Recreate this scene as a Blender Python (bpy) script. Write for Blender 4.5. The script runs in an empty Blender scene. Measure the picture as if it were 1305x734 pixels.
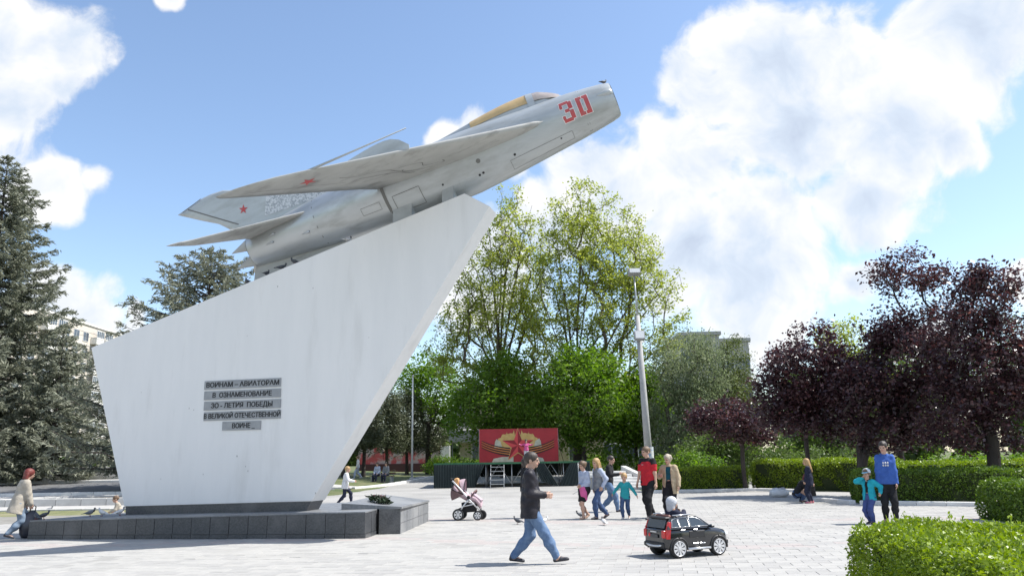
import bpy, bmesh, math, random
import numpy as np
from mathutils import Vector, Matrix

S = bpy.context.scene
COL = S.collection
rad = math.radians
rng = np.random.default_rng(7)
random.seed(7)

# ------------------------------------------------------------------ camera
PW, PH, PF = 1305.0, 734.0, 985.0          # photograph size and focal length in its pixels
CAM_H = 1.6
PITCH = math.atan((585.0 - 367.0) / PF)
ROLL = rad(1.0)
FW = np.array([0, math.cos(PITCH), math.sin(PITCH)])
_r0 = np.array([1.0, 0, 0]); _u0 = np.array([0, -math.sin(PITCH), math.cos(PITCH)])
RT = math.cos(ROLL) * _r0 - math.sin(ROLL) * _u0
UP = math.sin(ROLL) * _r0 + math.cos(ROLL) * _u0
CAMP = np.array([0, 0, CAM_H])
cam = bpy.data.cameras.new('camera')
cam.sensor_width = 36.0
cam.lens = PF / PW * 36.0
cam.clip_start = 0.1
cam.clip_end = 6000.0
cam_ob = bpy.data.objects.new('camera', cam)
COL.objects.link(cam_ob)
_m = Matrix.Identity(4)
for i in range(3):
    _m[i][0] = RT[i]; _m[i][1] = UP[i]; _m[i][2] = -FW[i]; _m[i][3] = CAMP[i]
cam_ob.matrix_world = _m
S.camera = cam_ob


def ray(x, y):
    return FW + (x - 652.5) / PF * RT - (y - 367.0) / PF * UP


def gnd(x, y, z=0.0):
    d = ray(x, y); t = (z - CAM_H) / d[2]
    return CAMP + t * d


def at(x, y, Y):
    """point on the ray of a pixel at world depth Y"""
    d = ray(x, y)
    return CAMP + d * (Y / d[1])


# ------------------------------------------------------------------ sun, sky, exposure
SUN_EL, SUN_AZ = rad(56), rad(3)           # azimuth measured from +X towards +Y
SUN = np.array([math.cos(SUN_EL) * math.cos(SUN_AZ), math.cos(SUN_EL) * math.sin(SUN_AZ), math.sin(SUN_EL)])
sl = bpy.data.lights.new('sun', 'SUN')
sl.energy = 4.3
sl.angle = rad(0.5)
sl.color = (1.0, 0.965, 0.90)
so = bpy.data.objects.new('sun', sl)
COL.objects.link(so)
so.rotation_mode = 'QUATERNION'
so.rotation_quaternion = Vector(SUN).to_track_quat('Z', 'Y')

S.view_settings.view_transform = 'Standard'
S.view_settings.look = 'None'
S.view_settings.exposure = 0.75
S.view_settings.gamma = 1.0
S.render.engine = 'CYCLES'
S.cycles.use_denoising = True
S.cycles.max_bounces = 5
S.cycles.transparent_max_bounces = 8

W = bpy.data.worlds.new('World')
S.world = W
W.use_nodes = True
nt = W.node_tree
nt.nodes.clear()


def N(tree, kind, **kw):
    n = tree.nodes.new(kind)
    for k, v in kw.items():
        setattr(n, k, v)
    return n


def L(tree, a, b):
    tree.links.new(a, b)


def build_world():
    T = nt
    out = N(T, 'ShaderNodeOutputWorld')
    sky = N(T, 'ShaderNodeTexSky', sky_type='NISHITA')
    sky.sun_disc = False
    sky.sun_elevation = SUN_EL
    sky.sun_rotation = math.pi / 2 - SUN_AZ      # clockwise from +Y
    sky.air_density = 1.0
    sky.dust_density = 0.7
    sky.ozone_density = 1.2
    bg = N(T, 'ShaderNodeBackground')
    bg.inputs['Strength'].default_value = 0.14
    L(T, sky.outputs[0], bg.inputs['Color'])
    tc = N(T, 'ShaderNodeTexCoord')
    vec = tc.outputs['Generated']

    def vmath(op, a, b=None, s=None):
        n = N(T, 'ShaderNodeVectorMath', operation=op)
        for i, v in enumerate((a, b)):
            if v is None:
                continue
            if hasattr(v, 'is_output'):
                L(T, v, n.inputs[i])
            else:
                n.inputs[i].default_value = v
        if s is not None:
            n.inputs['Scale'].default_value = s
        return n

    def math_(op, a, b=None, c=None, clamp=False):
        n = N(T, 'ShaderNodeMath', operation=op)
        n.use_clamp = clamp
        for i, v in enumerate((a, b, c)):
            if v is None:
                continue
            if hasattr(v, 'is_output'):
                L(T, v, n.inputs[i])
            else:
                n.inputs[i].default_value = v
        return n.outputs[0]

    def noise(v, scale, detail, rough=0.55):
        n = N(T, 'ShaderNodeTexNoise')
        n.inputs['Scale'].default_value = scale
        n.inputs['Detail'].default_value = detail
        n.inputs['Roughness'].default_value = rough
        L(T, v, n.inputs['Vector'])
        return n

    warp = noise(vec, 5.0, 3.0)
    wv = vmath('SUBTRACT', warp.outputs['Color'], (0.5, 0.5, 0.5))
    wv = vmath('SCALE', wv.outputs[0], s=0.13)
    dirw = vmath('ADD', vec, wv.outputs[0]).outputs[0]
    blobs = [(0, 40, 95), (85, 50, 82), (15, 140, 90), (70, 110, 50), (-80, 60, 170), (60, 232, 56), (112, 236, 36), (100, 408, 56), (50, 395, 60), (160, 410, 30),
             (235, -8, 24), (565, 172, 34), (605, 172, 40), (655, 195, 40),
             (905, 130, 62), (985, 85, 88), (1090, 90, 105), (1240, 50, 125),
             (1010, 180, 115), (885, 215, 85), (1120, 180, 105), (1205, 175, 56),
             (770, 240, 75), (700, 270, 60), (870, 330, 95), (970, 310, 115), (1090, 260, 75),
             (950, 400, 90), (1085, 345, 48), (1300, 350, 34), (620, 340, 80), (1180, 430, 50)]
    cur = None
    for (x, y, r) in blobs:
        d = ray(x, y); d = d / np.linalg.norm(d)
        e = ray(x + r, y); e = e / np.linalg.norm(e)
        rr = float(np.linalg.norm(e - d)) * 1.12
        dist = vmath('DISTANCE', dirw, tuple(d)).outputs['Value']
        v = math_('MULTIPLY_ADD', dist, -1.0 / rr, 1.0)
        cur = v if cur is None else math_('SMOOTH_MAX', cur, v, 0.12)
    # the same scattered cumulus goes on outside the frame
    wide = noise(vec, 2.6, 2.0)
    dc = ray(652, 250); dc = dc / np.linalg.norm(dc)
    off = math_('MULTIPLY_ADD', vmath('DISTANCE', vec, tuple(dc)).outputs['Value'], 2.2, -1.75, True)
    field = math_('MULTIPLY_ADD', wide.outputs[0], 4.0, -2.05)
    field = math_('ADD', field, math_('MULTIPLY_ADD', off, 3.0, -3.0))
    cur = math_('MAXIMUM', cur, field)
    f1 = noise(dirw, 9.0, 8.0, 0.58)
    dens = math_('ADD', cur, math_('MULTIPLY_ADD', f1.outputs[0], 1.75, -0.93))
    mask = N(T, 'ShaderNodeMapRange', interpolation_type='SMOOTHSTEP')
    L(T, dens, mask.inputs[0])
    mask.inputs[1].default_value = 0.0
    mask.inputs[2].default_value = 0.33
    # lit side against shaded side: the cloud field a little way towards the sun
    sh = vmath('ADD', dirw, tuple(SUN * 0.035)).outputs[0]
    f2 = noise(sh, 9.0, 5.0, 0.58)
    df = math_('SUBTRACT', f1.outputs[0], f2.outputs[0])
    body = math_('MULTIPLY_ADD', dens, -0.45, 1.04)
    lit = math_('MULTIPLY_ADD', df, 1.6, body)
    ramp = N(T, 'ShaderNodeValToRGB')
    L(T, lit, ramp.inputs[0])
    cr = ramp.color_ramp
    cr.elements[0].position = 0.30; cr.elements[0].color = (0.54, 0.62, 0.77, 1)
    cr.elements[1].position = 0.98; cr.elements[1].color = (1.0, 1.0, 1.0, 1)
    e = cr.elements.new(0.62); e.color = (0.70, 0.79, 0.92, 1)
    cbg = N(T, 'ShaderNodeBackground')
    cbg.inputs['Strength'].default_value = 0.63
    L(T, ramp.outputs[0], cbg.inputs['Color'])
    mix = N(T, 'ShaderNodeMixShader')
    mk = math_('MULTIPLY', mask.outputs[0], 0.97)
    L(T, mk, mix.inputs[0])
    L(T, bg.outputs[0], mix.inputs[1])
    L(T, cbg.outputs[0], mix.inputs[2])
    L(T, mix.outputs[0], out.inputs['Surface'])


build_world()

# ------------------------------------------------------------------ materials
MATS = {}


def M(name, c, c2=None, scale=6.0, rough=0.6, bump=0.0, bscale=None, metal=0.0, spec=0.5, detail=6.0, lo=0.35, hi=0.65,
      coat=0.0, stretch=None, c3=None, s3=1.0, lo3=0.45, hi3=0.7):
    """principled material, two tones mixed by noise and an optional third by a slower noise"""
    if name in MATS:
        return MATS[name]
    m = bpy.data.materials.new(name)
    m.use_nodes = True
    T = m.node_tree
    b = T.nodes['Principled BSDF']
    b.inputs['Base Color'].default_value = (*c, 1)
    b.inputs['Roughness'].default_value = rough
    b.inputs['Metallic'].default_value = metal
    b.inputs['Specular IOR Level'].default_value = spec
    b.inputs['Coat Weight'].default_value = coat
    tc = N(T, 'ShaderNodeTexCoord')
    mp = N(T, 'ShaderNodeMapping')
    L(T, tc.outputs['Object'], mp.inputs[0])
    if stretch:
        mp.inputs['Scale'].default_value = stretch

    def nz(sc, dt):
        n = N(T, 'ShaderNodeTexNoise')
        n.inputs['Scale'].default_value = sc
        n.inputs['Detail'].default_value = dt
        n.inputs['Roughness'].default_value = 0.6
        L(T, mp.outputs[0], n.inputs['Vector'])
        return n

    def mixc(src, prev, col, a, z):
        mr = N(T, 'ShaderNodeMapRange')
        L(T, src.outputs[0], mr.inputs[0])
        mr.inputs[1].default_value = a
        mr.inputs[2].default_value = z
        mx = N(T, 'ShaderNodeMix', data_type='RGBA')
        L(T, mr.outputs[0], mx.inputs['Factor'])
        if prev is None:
            mx.inputs['A'].default_value = (*c, 1)
        else:
            L(T, prev, mx.inputs['A'])
        mx.inputs['B'].default_value = (*col, 1)
        return mx.outputs['Result']

    col = None
    if c2 is not None:
        col = mixc(nz(scale, detail), None, c2, lo, hi)
    if c3 is not None:
        col = mixc(nz(s3, 7.0), col, c3, lo3, hi3)
    if col is not None:
        L(T, col, b.inputs['Base Color'])
    if bump:
        n = nz(bscale or scale * 3, 5.0)
        bp = N(T, 'ShaderNodeBump')
        bp.inputs['Strength'].default_value = bump
        bp.inputs['Distance'].default_value = 0.02
        L(T, n.outputs[0], bp.inputs['Height'])
        L(T, bp.outputs[0], b.inputs['Normal'])
    MATS[name] = m
    return m


def MLEAF(name, c1, c2, trans=0.35, rough=0.5, spec=0.35, c3=None):
    """leaf: colour varies from leaf to leaf (face attribute lv); part of the light passes through"""
    if name in MATS:
        return MATS[name]
    m = bpy.data.materials.new(name)
    m.use_nodes = True
    T = m.node_tree
    b = T.nodes['Principled BSDF']
    out = T.nodes['Material Output']
    a = N(T, 'ShaderNodeAttribute', attribute_name='lv')
    r = N(T, 'ShaderNodeValToRGB')
    L(T, a.outputs['Fac'], r.inputs[0])
    r.color_ramp.elements[0].color = (*c1, 1)
    r.color_ramp.elements[1].color = (*c2, 1)
    if c3:
        r.color_ramp.elements[1].position = 0.8
        e = r.color_ramp.elements.new(1.0); e.color = (*c3, 1)
    L(T, r.outputs[0], b.inputs['Base Color'])
    b.inputs['Roughness'].default_value = rough
    b.inputs['Specular IOR Level'].default_value = spec
    t = N(T, 'ShaderNodeBsdfTranslucent')
    hs = N(T, 'ShaderNodeHueSaturation')
    hs.inputs['Saturation'].default_value = 1.15
    hs.inputs['Value'].default_value = 1.5
    L(T, r.outputs[0], hs.inputs['Color'])
    L(T, hs.outputs[0], t.inputs['Color'])
    mx = N(T, 'ShaderNodeMixShader')
    mx.inputs[0].default_value = trans
    L(T, b.outputs[0], mx.inputs[1]); L(T, t.outputs[0], mx.inputs[2])
    L(T, mx.outputs[0], out.inputs['Surface'])
    MATS[name] = m
    return m


def MGLASS(name, c, rough=0.08):
    m = M(name, c, rough=rough, spec=0.7)
    return m


# ------------------------------------------------------------------ objects and meshes
def link(o, parent=None):
    COL.objects.link(o)
    if parent is not None:
        o.parent = parent
    return o


def tag(o, label=None, cat=None, group=None, kind=None):
    if label: o['label'] = label
    if cat: o['category'] = cat
    if group: o['group'] = group
    if kind: o['kind'] = kind
    return o


def thing(name, label, cat, loc=(0, 0, 0), rz=0.0, group=None):
    o = bpy.data.objects.new(name, None)
    o.empty_display_size = 0.1
    o.location = tuple(float(v) for v in loc)
    o.rotation_euler = (0, 0, rz)
    link(o)
    return tag(o, label, cat, group)


def meshdata(name, V, F, mats=(), mi=None, smooth=False, attr=None):
    me = bpy.data.meshes.new(name)
    V = np.asarray(V, np.float32).reshape(-1, 3)
    if isinstance(F, np.ndarray):
        nf, k = F.shape
        me.vertices.add(len(V)); me.vertices.foreach_set('co', V.ravel())
        me.loops.add(nf * k); me.loops.foreach_set('vertex_index', F.ravel().astype(np.int32))
        me.polygons.add(nf)
        me.polygons.foreach_set('loop_start', np.arange(0, nf * k, k, dtype=np.int32))
        me.polygons.foreach_set('loop_total', np.full(nf, k, np.int32))
        me.update(calc_edges=True)
    else:
        me.from_pydata(V.tolist(), [], F)
        me.update()
    for m in mats:
        me.materials.append(m)
    if mi is not None:
        me.polygons.foreach_set('material_index', np.asarray(mi, np.int32))
    if smooth:
        me.polygons.foreach_set('use_smooth', np.ones(len(me.polygons), bool))
    if attr is not None:
        a = me.attributes.new('lv', 'FLOAT', 'FACE')
        a.data.foreach_set('value', np.asarray(attr, np.float32))
    return me


def rotz(a):
    c, s = math.cos(a), math.sin(a)
    return np.array([[c, -s, 0], [s, c, 0], [0, 0, 1.0]])


class MB:
    """collects shapes of ONE part"""
    def __init__(self):
        self.v = []; self.f = []; self.m = []; self.mat = 0; self.sm = []

    def add(self, V, F, smooth=False):
        o = len(self.v)
        self.v.extend([tuple(map(float, p)) for p in V])
        for f in F:
            self.f.append([i + o for i in f]); self.m.append(self.mat); self.sm.append(smooth)
        return self

    def box(self, c, s, R=None, bev=0.0):
        x, y, z = s[0] / 2, s[1] / 2, s[2] / 2
        if bev:
            b = bev
            P = []
            for zz, ins in ((-z, b), (-z + b, 0), (z - b, 0), (z, b)):
                for sx, sy in ((-1, -1), (1, -1), (1, 1), (-1, 1)):
                    P.append((sx * (x - ins), sy * (y - ins), zz))
            F = [(3, 2, 1, 0), (12, 13, 14, 15)]
            for k in range(3):
                for i in range(4):
                    j = (i + 1) % 4
                    F.append((k * 4 + i, k * 4 + j, k * 4 + 4 + j, k * 4 + 4 + i))
        else:
            P = [(-x, -y, -z), (x, -y, -z), (x, y, -z), (-x, y, -z), (-x, -y, z), (x, -y, z), (x, y, z), (-x, y, z)]
            F = [(3, 2, 1, 0), (4, 5, 6, 7), (0, 1, 5, 4), (1, 2, 6, 5), (2, 3, 7, 6), (3, 0, 4, 7)]
        P = np.array(P)
        if R is not None:
            P = P @ np.asarray(R).T
        return self.add(P + np.asarray(c, float), F)

    def hexa(self, P):
        """8 corners: bottom ring 0-3, top ring 4-7"""
        return self.add(P, [(3, 2, 1, 0), (4, 5, 6, 7), (0, 1, 5, 4), (1, 2, 6, 5), (2, 3, 7, 6), (3, 0, 4, 7)])

    def prism(self, poly, a, b):
        """poly: list of 3D points; extruded from poly+a to poly+b"""
        poly = np.asarray(poly, float); n = len(poly)
        P = np.vstack([poly + np.asarray(a, float), poly + np.asarray(b, float)])
        F = [tuple(range(n - 1, -1, -1)), tuple(range(n, 2 * n))]
        for i in range(n):
            j = (i + 1) % n
            F.append((i, j, n + j, n + i))
        return self.add(P, F)

    def tube(self, pts, r, k=8, cap=True, smooth=True):
        pts = np.asarray(pts, float); n = len(pts)
        r = np.broadcast_to(np.asarray(r, float), (n,))
        P = []
        ref = None
        for i in range(n):
            d = pts[min(i + 1, n - 1)] - pts[max(i - 1, 0)]
            d = d / (np.linalg.norm(d) + 1e-9)
            if ref is None:
                ref = np.array([0, 0, 1.0]) if abs(d[2]) < 0.9 else np.array([1.0, 0, 0])
            u = np.cross(d, ref); u /= np.linalg.norm(u) + 1e-9
            w = np.cross(d, u)
            ref = np.cross(u, d) if False else ref
            for j in range(k):
                a = 2 * math.pi * j / k
                P.append(pts[i] + r[i] * (math.cos(a) * u + math.sin(a) * w))
        F = []
        for i in range(n - 1):
            for j in range(k):
                jj = (j + 1) % k
                F.append((i * k + j, i * k + jj, (i + 1) * k + jj, (i + 1) * k + j))
        o = len(self.v)
        self.add(P, F, smooth)
        if cap:
            self.f.append([o + j for j in range(k - 1, -1, -1)]); self.m.append(self.mat); self.sm.append(False)
            self.f.append([o + (n - 1) * k + j for j in range(k)]); self.m.append(self.mat); self.sm.append(False)
        return self

    def loft(self, rings, closed=True, cap=True, smooth=True):
        k = len(rings[0]); P = [p for r_ in rings for p in r_]
        F = []
        for i in range(len(rings) - 1):
            for j in range(k if closed else k - 1):
                jj = (j + 1) % k
                F.append((i * k + j, i * k + jj, (i + 1) * k + jj, (i + 1) * k + j))
        o = len(self.v)
        self.add(P, F, smooth)
        if cap:
            for idx in ([j for j in range(k - 1, -1, -1)], [(len(rings) - 1) * k + j for j in range(k)]):
                self.f.append([o + j for j in idx]); self.m.append(self.mat); self.sm.append(False)
        return self

    def ball(self, c, r, seg=12, rings=8, R=None):
        r = np.broadcast_to(np.asarray(r, float), (3,))
        P = [(0, 0, -1)]
        for i in range(1, rings):
            t = -math.pi / 2 + math.pi * i / rings
            for j in range(seg):
                a = 2 * math.pi * j / seg
                P.append((math.cos(t) * math.cos(a), math.cos(t) * math.sin(a), math.sin(t)))
        P.append((0, 0, 1))
        P = np.array(P) * r
        if R is not None:
            P = P @ np.asarray(R).T
        F = []
        for j in range(seg):
            F.append((0, 1 + (j + 1) % seg, 1 + j))
        for i in range(rings - 2):
            for j in range(seg):
                a = 1 + i * seg; jj = (j + 1) % seg
                F.append((a + j, a + jj, a + seg + jj, a + seg + j))
        t = 1 + (rings - 2) * seg; n = len(P) - 1
        for j in range(seg):
            F.append((t + j, t + (j + 1) % seg, n))
        return self.add(P + np.asarray(c, float), F, True)

    def disc(self, c, r, axis, t, k=20):
        axis = np.asarray(axis, float); axis /= np.linalg.norm(axis)
        c = np.asarray(c, float)
        return self.tube([c - axis * t / 2, c + axis * t / 2], r, k, True, True)

    def build(self, name, mats, parent=None, loc=None, kind=None):
        if not isinstance(mats, (list, tuple)):
            mats = [mats]
        me = meshdata(name, self.v, self.f, mats, self.m)
        me.polygons.foreach_set('use_smooth', np.array(self.sm, bool))
        o = link(bpy.data.objects.new(name, me), parent)
        if loc is not None:
            o.location = tuple(float(v) for v in loc)
        if kind:
            o['kind'] = kind
        return o


def copy_tree(o, parent=None):
    c = o.copy()
    COL.objects.link(c)
    c.parent = parent
    for ch in list(o.children):
        copy_tree(ch, c)
    return c


def sstep(a, b, x):
    t = np.clip((np.asarray(x, float) - a) / (b - a), 0, 1)
    return t * t * (3 - 2 * t)


def gz(x, y):
    """ground height: flat square, rising gently towards the road on the left and the park behind"""
    x = np.asarray(x, float); y = np.asarray(y, float)
    return 0.72 * sstep(26, 50, y) * sstep(-9, -17, x) + 0.45 * sstep(48, 64, y) * (1 - sstep(-9, -17, x))


# ================================================================== setting
def sheet(name, c, n, m, dz, mat, z=None):
    """bilinear patch following the ground; c = four (x, y) corners"""
    c = [np.array(p, float) for p in c]
    V = []
    for j in range(m + 1):
        for i in range(n + 1):
            u, v = i / n, j / m
            p = (1 - u) * (1 - v) * c[0] + u * (1 - v) * c[1] + u * v * c[2] + (1 - u) * v * c[3]
            V.append((p[0], p[1], (gz(*p) if z is None else z) + dz))
    F = [(j * (n + 1) + i, j * (n + 1) + i + 1, (j + 1) * (n + 1) + i + 1, (j + 1) * (n + 1) + i) for j in range(m) for i in range(n)]
    o = link(bpy.data.objects.new(name, meshdata(name, V, F, [mat], smooth=True)))
    return tag(o, kind='structure')


GRID_A = rad(-10.5)                       # the paving is laid along the plinth
GX = np.array([math.cos(GRID_A), math.sin(GRID_A)]); GY = np.array([-GX[1], GX[0]])
PAV = (0.30, 0.40)

grass_m = M('grass_earth', (0.075, 0.105, 0.028), (0.16, 0.15, 0.075), scale=0.9, rough=0.95, bump=0.6, bscale=30, c3=(0.05, 0.085, 0.02), s3=0.25)
xs = np.concatenate([[-2500, -1000, -400, -200, -120], np.arange(-80, 84, 4.0), [120, 200, 400, 1000, 2500]])
ys = np.concatenate([[-400, -120], np.arange(-40, 132, 4.0), [160, 220, 400, 900, 2000, 4500]])
XX, YY = np.meshgrid(xs, ys)
V = np.stack([XX.ravel(), YY.ravel(), gz(XX, YY).ravel() - 0.03], 1)
n = len(xs)
F = np.array([(j * n + i, j * n + i + 1, (j + 1) * n + i + 1, (j + 1) * n + i) for j in range(len(ys) - 1) for i in range(n - 1)])
tag(link(bpy.data.objects.new('ground', meshdata('ground', V, F, [grass_m], smooth=True))), kind='structure')


def paving_mat():
    m = bpy.data.materials.new('paving_far')
    m.use_nodes = True
    T = m.node_tree
    b = T.nodes['Principled BSDF']
    b.inputs['Roughness'].default_value = 0.85
    tc = N(T, 'ShaderNodeTexCoord')
    mp = N(T, 'ShaderNodeMapping')
    mp.inputs['Rotation'].default_value = (0, 0, -GRID_A)
    L(T, tc.outputs['Object'], mp.inputs[0])
    br = N(T, 'ShaderNodeTexBrick')
    br.inputs['Color1'].default_value = (0.375, 0.365, 0.345, 1)
    br.inputs['Color2'].default_value = (0.335, 0.325, 0.31, 1)
    br.inputs['Mortar'].default_value = (0.21, 0.20, 0.185, 1)
    br.inputs['Scale'].default_value = 1.0
    br.inputs['Mortar Size'].default_value = 0.008
    br.inputs['Brick Width'].default_value = 0.4
    br.inputs['Row Height'].default_value = 0.3
    L(T, mp.outputs[0], br.inputs['Vector'])
    nz = N(T, 'ShaderNodeTexNoise')
    nz.inputs['Scale'].default_value = 0.35
    nz.inputs['Detail'].default_value = 7
    L(T, tc.outputs['Object'], nz.inputs['Vector'])
    mr = N(T, 'ShaderNodeMapRange')
    L(T, nz.outputs[0], mr.inputs[0])
    mr.inputs[1].default_value = 0.35; mr.inputs[2].default_value = 0.7
    mr.inputs[3].default_value = 1.06; mr.inputs[4].default_value = 0.74
    mx = N(T, 'ShaderNodeMix', data_type='RGBA', blend_type='MULTIPLY')
    mx.inputs['Factor'].default_value = 1.0
    L(T, br.outputs[0], mx.inputs['A']); L(T, mr.outputs[0], mx.inputs['B'])
    L(T, mx.outputs['Result'], b.inputs['Base Color'])
    return m


pav_far = paving_mat()
plaza = sheet('plaza', [(-46, -25), (46, -25), (46, 23.6), (-46, 23.6)], 30, 16, 0.0, pav_far)
sheet('plaza', [(-11.5, 23.6), (46, 23.6), (46, 49), (-8.2, 49)], 40, 24, 0.0, pav_far)
sheet('plaza_avenue', [(-8.2, 49), (4.5, 49), (6.0, 62), (-7.5, 62)], 10, 12, 0.006, pav_far)
joint_m = M('joint_sand', (0.26, 0.25, 0.225), (0.19, 0.18, 0.16), scale=2.0, rough=0.95)
bed = sheet('paving_bed', [(-11.6, 10.3), (9.6, 10.3), (25.0, 31.5), (-25.0, 31.5)], 1, 1, 0.005, joint_m, z=0.0)
# the bed lies only under the built pavers; cut it where the grass verge begins
pav_mats = [M('paver_light', (0.385, 0.375, 0.352), (0.345, 0.336, 0.32), scale=9, rough=0.85, bump=0.25, bscale=60, c3=(0.295, 0.287, 0.27), s3=0.8, lo3=0.5, hi3=0.75),
            M('paver_grey', (0.35, 0.342, 0.325), (0.31, 0.302, 0.29), scale=8, rough=0.85, bump=0.25, bscale=60, c3=(0.27, 0.262, 0.245), s3=0.6, lo3=0.5, hi3=0.75),
            M('paver_rose', (0.375, 0.342, 0.325), (0.335, 0.30, 0.285), scale=8, rough=0.85, bump=0.25, bscale=60)]


def bed_ok(x, y):
    """inside the sheet of bedding sand"""
    t = (y - 10.3) / 21.2
    return (10.35 < y < 31.4) and (-11.6 - 13.4 * t + 0.3 < x < 9.6 + 15.4 * t - 0.3)


PL_A = np.array([-11.08, 18.29]); PL_B = np.array([-3.21, 17.11])
PL_C = np.array([-2.78, 21.6]); PL_D = np.array([-9.2, 22.3])


def in_poly(p, poly, grow=0.0):
    s = True
    c = sum(poly) / len(poly)
    for i in range(len(poly)):
        a = c + (poly[i] - c) * (1 + grow); b = c + (poly[(i + 1) % len(poly)] - c) * (1 + grow)
        if (b[0] - a[0]) * (p[1] - a[1]) - (b[1] - a[1]) * (p[0] - a[0]) < 0:
            s = False
    return s


def rose_band(gx, gy):
    """a zigzag border of rosy pavers crosses the square"""
    k = gy - 21.5 + 0.9 * abs(((gx / 6.0) % 2) - 1) * 2
    return abs(k) < 0.45 or abs(k + 5.2) < 0.3


paver_list = []
for iy in range(-10, 130):
    for ix in range(-160, 160):
        gy = iy * PAV[0]
        gx = (ix + 0.5 * (iy % 2)) * PAV[1]
        p = GX * gx + GY * gy
        if not bed_ok(*p):
            continue
        if in_poly(p, [PL_A, PL_B, PL_C, PL_D], -0.03):
            continue
        if p[0] < -10.5 and p[1] > 23.2:
            continue
        r = random.random()
        k = 2 if rose_band(gx, gy) and r < 0.7 else (0 if r < 0.6 else 1)
        paver_list.append((p[0], p[1], k, random.gauss(0, 0.0015), random.gauss(0, 0.006)))
paver_list.sort(key=lambda q: (q[0] ** 2 + q[1] ** 2))
inframe = [q for q in paver_list if abs(q[0] / q[1]) < 0.66 and q[1] > 11.2]
near = set(id(q) for q in inframe[:300])


def paver_shape(mb, cx, cy, dz, tw):
    a, b = PAV[1] / 2 - 0.0015, PAV[0] / 2 - 0.003
    t = 0.018 + dz; e = 0.004
    P = []
    for z, s in ((0.0055, 0), (t - e, 0), (t, e)):
        for sx, sy in ((-1, -1), (1, -1), (1, 1), (-1, 1)):
            l = np.array([sx * (a - s), sy * (b - s)])
            c, s_ = math.cos(tw), math.sin(tw)
            l = np.array([l[0] * c - l[1] * s_, l[0] * s_ + l[1] * c])
            q = GX * l[0] + GY * l[1]
            P.append((cx + q[0], cy + q[1], z + (sx * dz * 0.6 if z > 0.006 else 0)))
    F = [(8, 9, 10, 11)]
    for k in range(2):
        for i in range(4):
            j = (i + 1) % 4
            F.append((k * 4 + i, k * 4 + j, k * 4 + 4 + j, k * 4 + 4 + i))
    mb.add(P, F)


protos = []
for k in range(3):
    for v in range(3):
        mb = MB(); paver_shape(mb, 0, 0, (v - 1) * 0.0016, 0.0)
        me = meshdata('paver', mb.v, mb.f, [pav_mats[k]])
        protos.append(me)
rest = MB()
for q in paver_list:
    if id(q) in near:
        o = bpy.data.objects.new('paver', protos[q[2] * 3 + random.randrange(3)])
        o.location = (q[0], q[1], 0)
        o.rotation_euler = (0, 0, q[4])
        link(o, plaza)
    else:
        rest.mat = q[2]
        paver_shape(rest, q[0], q[1], q[3], q[4])
rest.build('pavers', pav_mats, plaza, kind='stuff')

# ---- left side: verge, footpath, flower bed, road, parapet
verge_m = M('dry_verge', (0.19, 0.185, 0.085), (0.12, 0.14, 0.05), scale=2.5, rough=0.95, bump=0.5, bscale=40, c3=(0.24, 0.22, 0.13), s3=0.7)
conc_m = M('kerb_concrete', (0.55, 0.54, 0.52), (0.45, 0.44, 0.42), scale=3, rough=0.9, bump=0.2, bscale=30)
white_conc = M('whitewashed_concrete', (0.74, 0.73, 0.71), (0.62, 0.61, 0.59), scale=2.2, rough=0.9, bump=0.2, bscale=25)
asph_m = M('asphalt', (0.115, 0.115, 0.118), (0.15, 0.15, 0.15), scale=4, rough=0.9, bump=0.3, bscale=80, c3=(0.09, 0.09, 0.09), s3=0.3)
foot_m = M('footpath_concrete', (0.42, 0.41, 0.39), (0.36, 0.35, 0.335), scale=2, rough=0.9)
soil_m = M('bed_soil', (0.035, 0.028, 0.02), (0.055, 0.045, 0.032), scale=8, rough=1.0, bump=0.8, bscale=20)
sheet('grass_verge', [(-30, 23.65), (-11.0, 23.65), (-9.6, 29.5), (-34, 29.5)], 10, 4, 0.0, verge_m)
sheet('footpath', [(-34, 29.5), (-9.6, 29.5), (-9.1, 37.0), (-40, 37.0)], 12, 6, 0.004, foot_m)
sheet('road', [(-60, 37.0), (-9.1, 37.0), (-9.6, 46.5), (-70, 46.5)], 16, 8, 0.0, asph_m)
sheet('far_footpath', [(-70, 46.5), (-9.6, 46.5), (-9.7, 49.2), (-70, 49.2)], 16, 3, 0.10, foot_m)


def kerb_run(name, a, b, n, w, h, mat, dz=0.0, gap=0.012, z0=None):
    """row of kerb stones on the ground from a to b, each stone its own piece"""
    root = bpy.data.objects.new(name, None); link(root)
    root.location = (a[0], a[1], float(gz(*a)))
    a = np.array(a, float); b = np.array(b, float); d = (b - a) / n; ln = np.linalg.norm(d); ang = math.atan2(d[1], d[0])
    mb = MB(); mb.box((0, 0, h / 2 - 0.03), (ln - gap, w, h + 0.06), bev=0.012)
    me = meshdata('kerb_stone', mb.v, mb.f, [mat])
    for i in range(n):
        p = a + d * (i + 0.5)
        o = bpy.data.objects.new('kerb_stone', me)
        zz = (float(gz(*p)) if z0 is None else z0) + dz - root.location[2]
        o.location = (p[0] - a[0], p[1] - a[1], zz)
        o.rotation_euler = (0, 0, ang + random.gauss(0, 0.004))
        link(o, root)
    return tag(root, kind='structure')


kerb_run('kerb', (-34, 29.5), (-9.9, 29.5), 24, 0.15, 0.06, conc_m)
kerb_run('kerb', (-40, 37.0), (-9.3, 37.0), 30, 0.18, 0.14, white_conc)
kerb_run('kerb', (-60, 46.5), (-9.8, 46.5), 40, 0.2, 0.14, white_conc)
kerb_run('kerb', (-9.6, 47.2), (-5.6, 60.0), 14, 0.22, 0.16, white_conc)
kerb_run('kerb', (-5.6, 60.2), (-4.6, 74.0), 12, 0.22, 0.16, white_conc)

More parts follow.
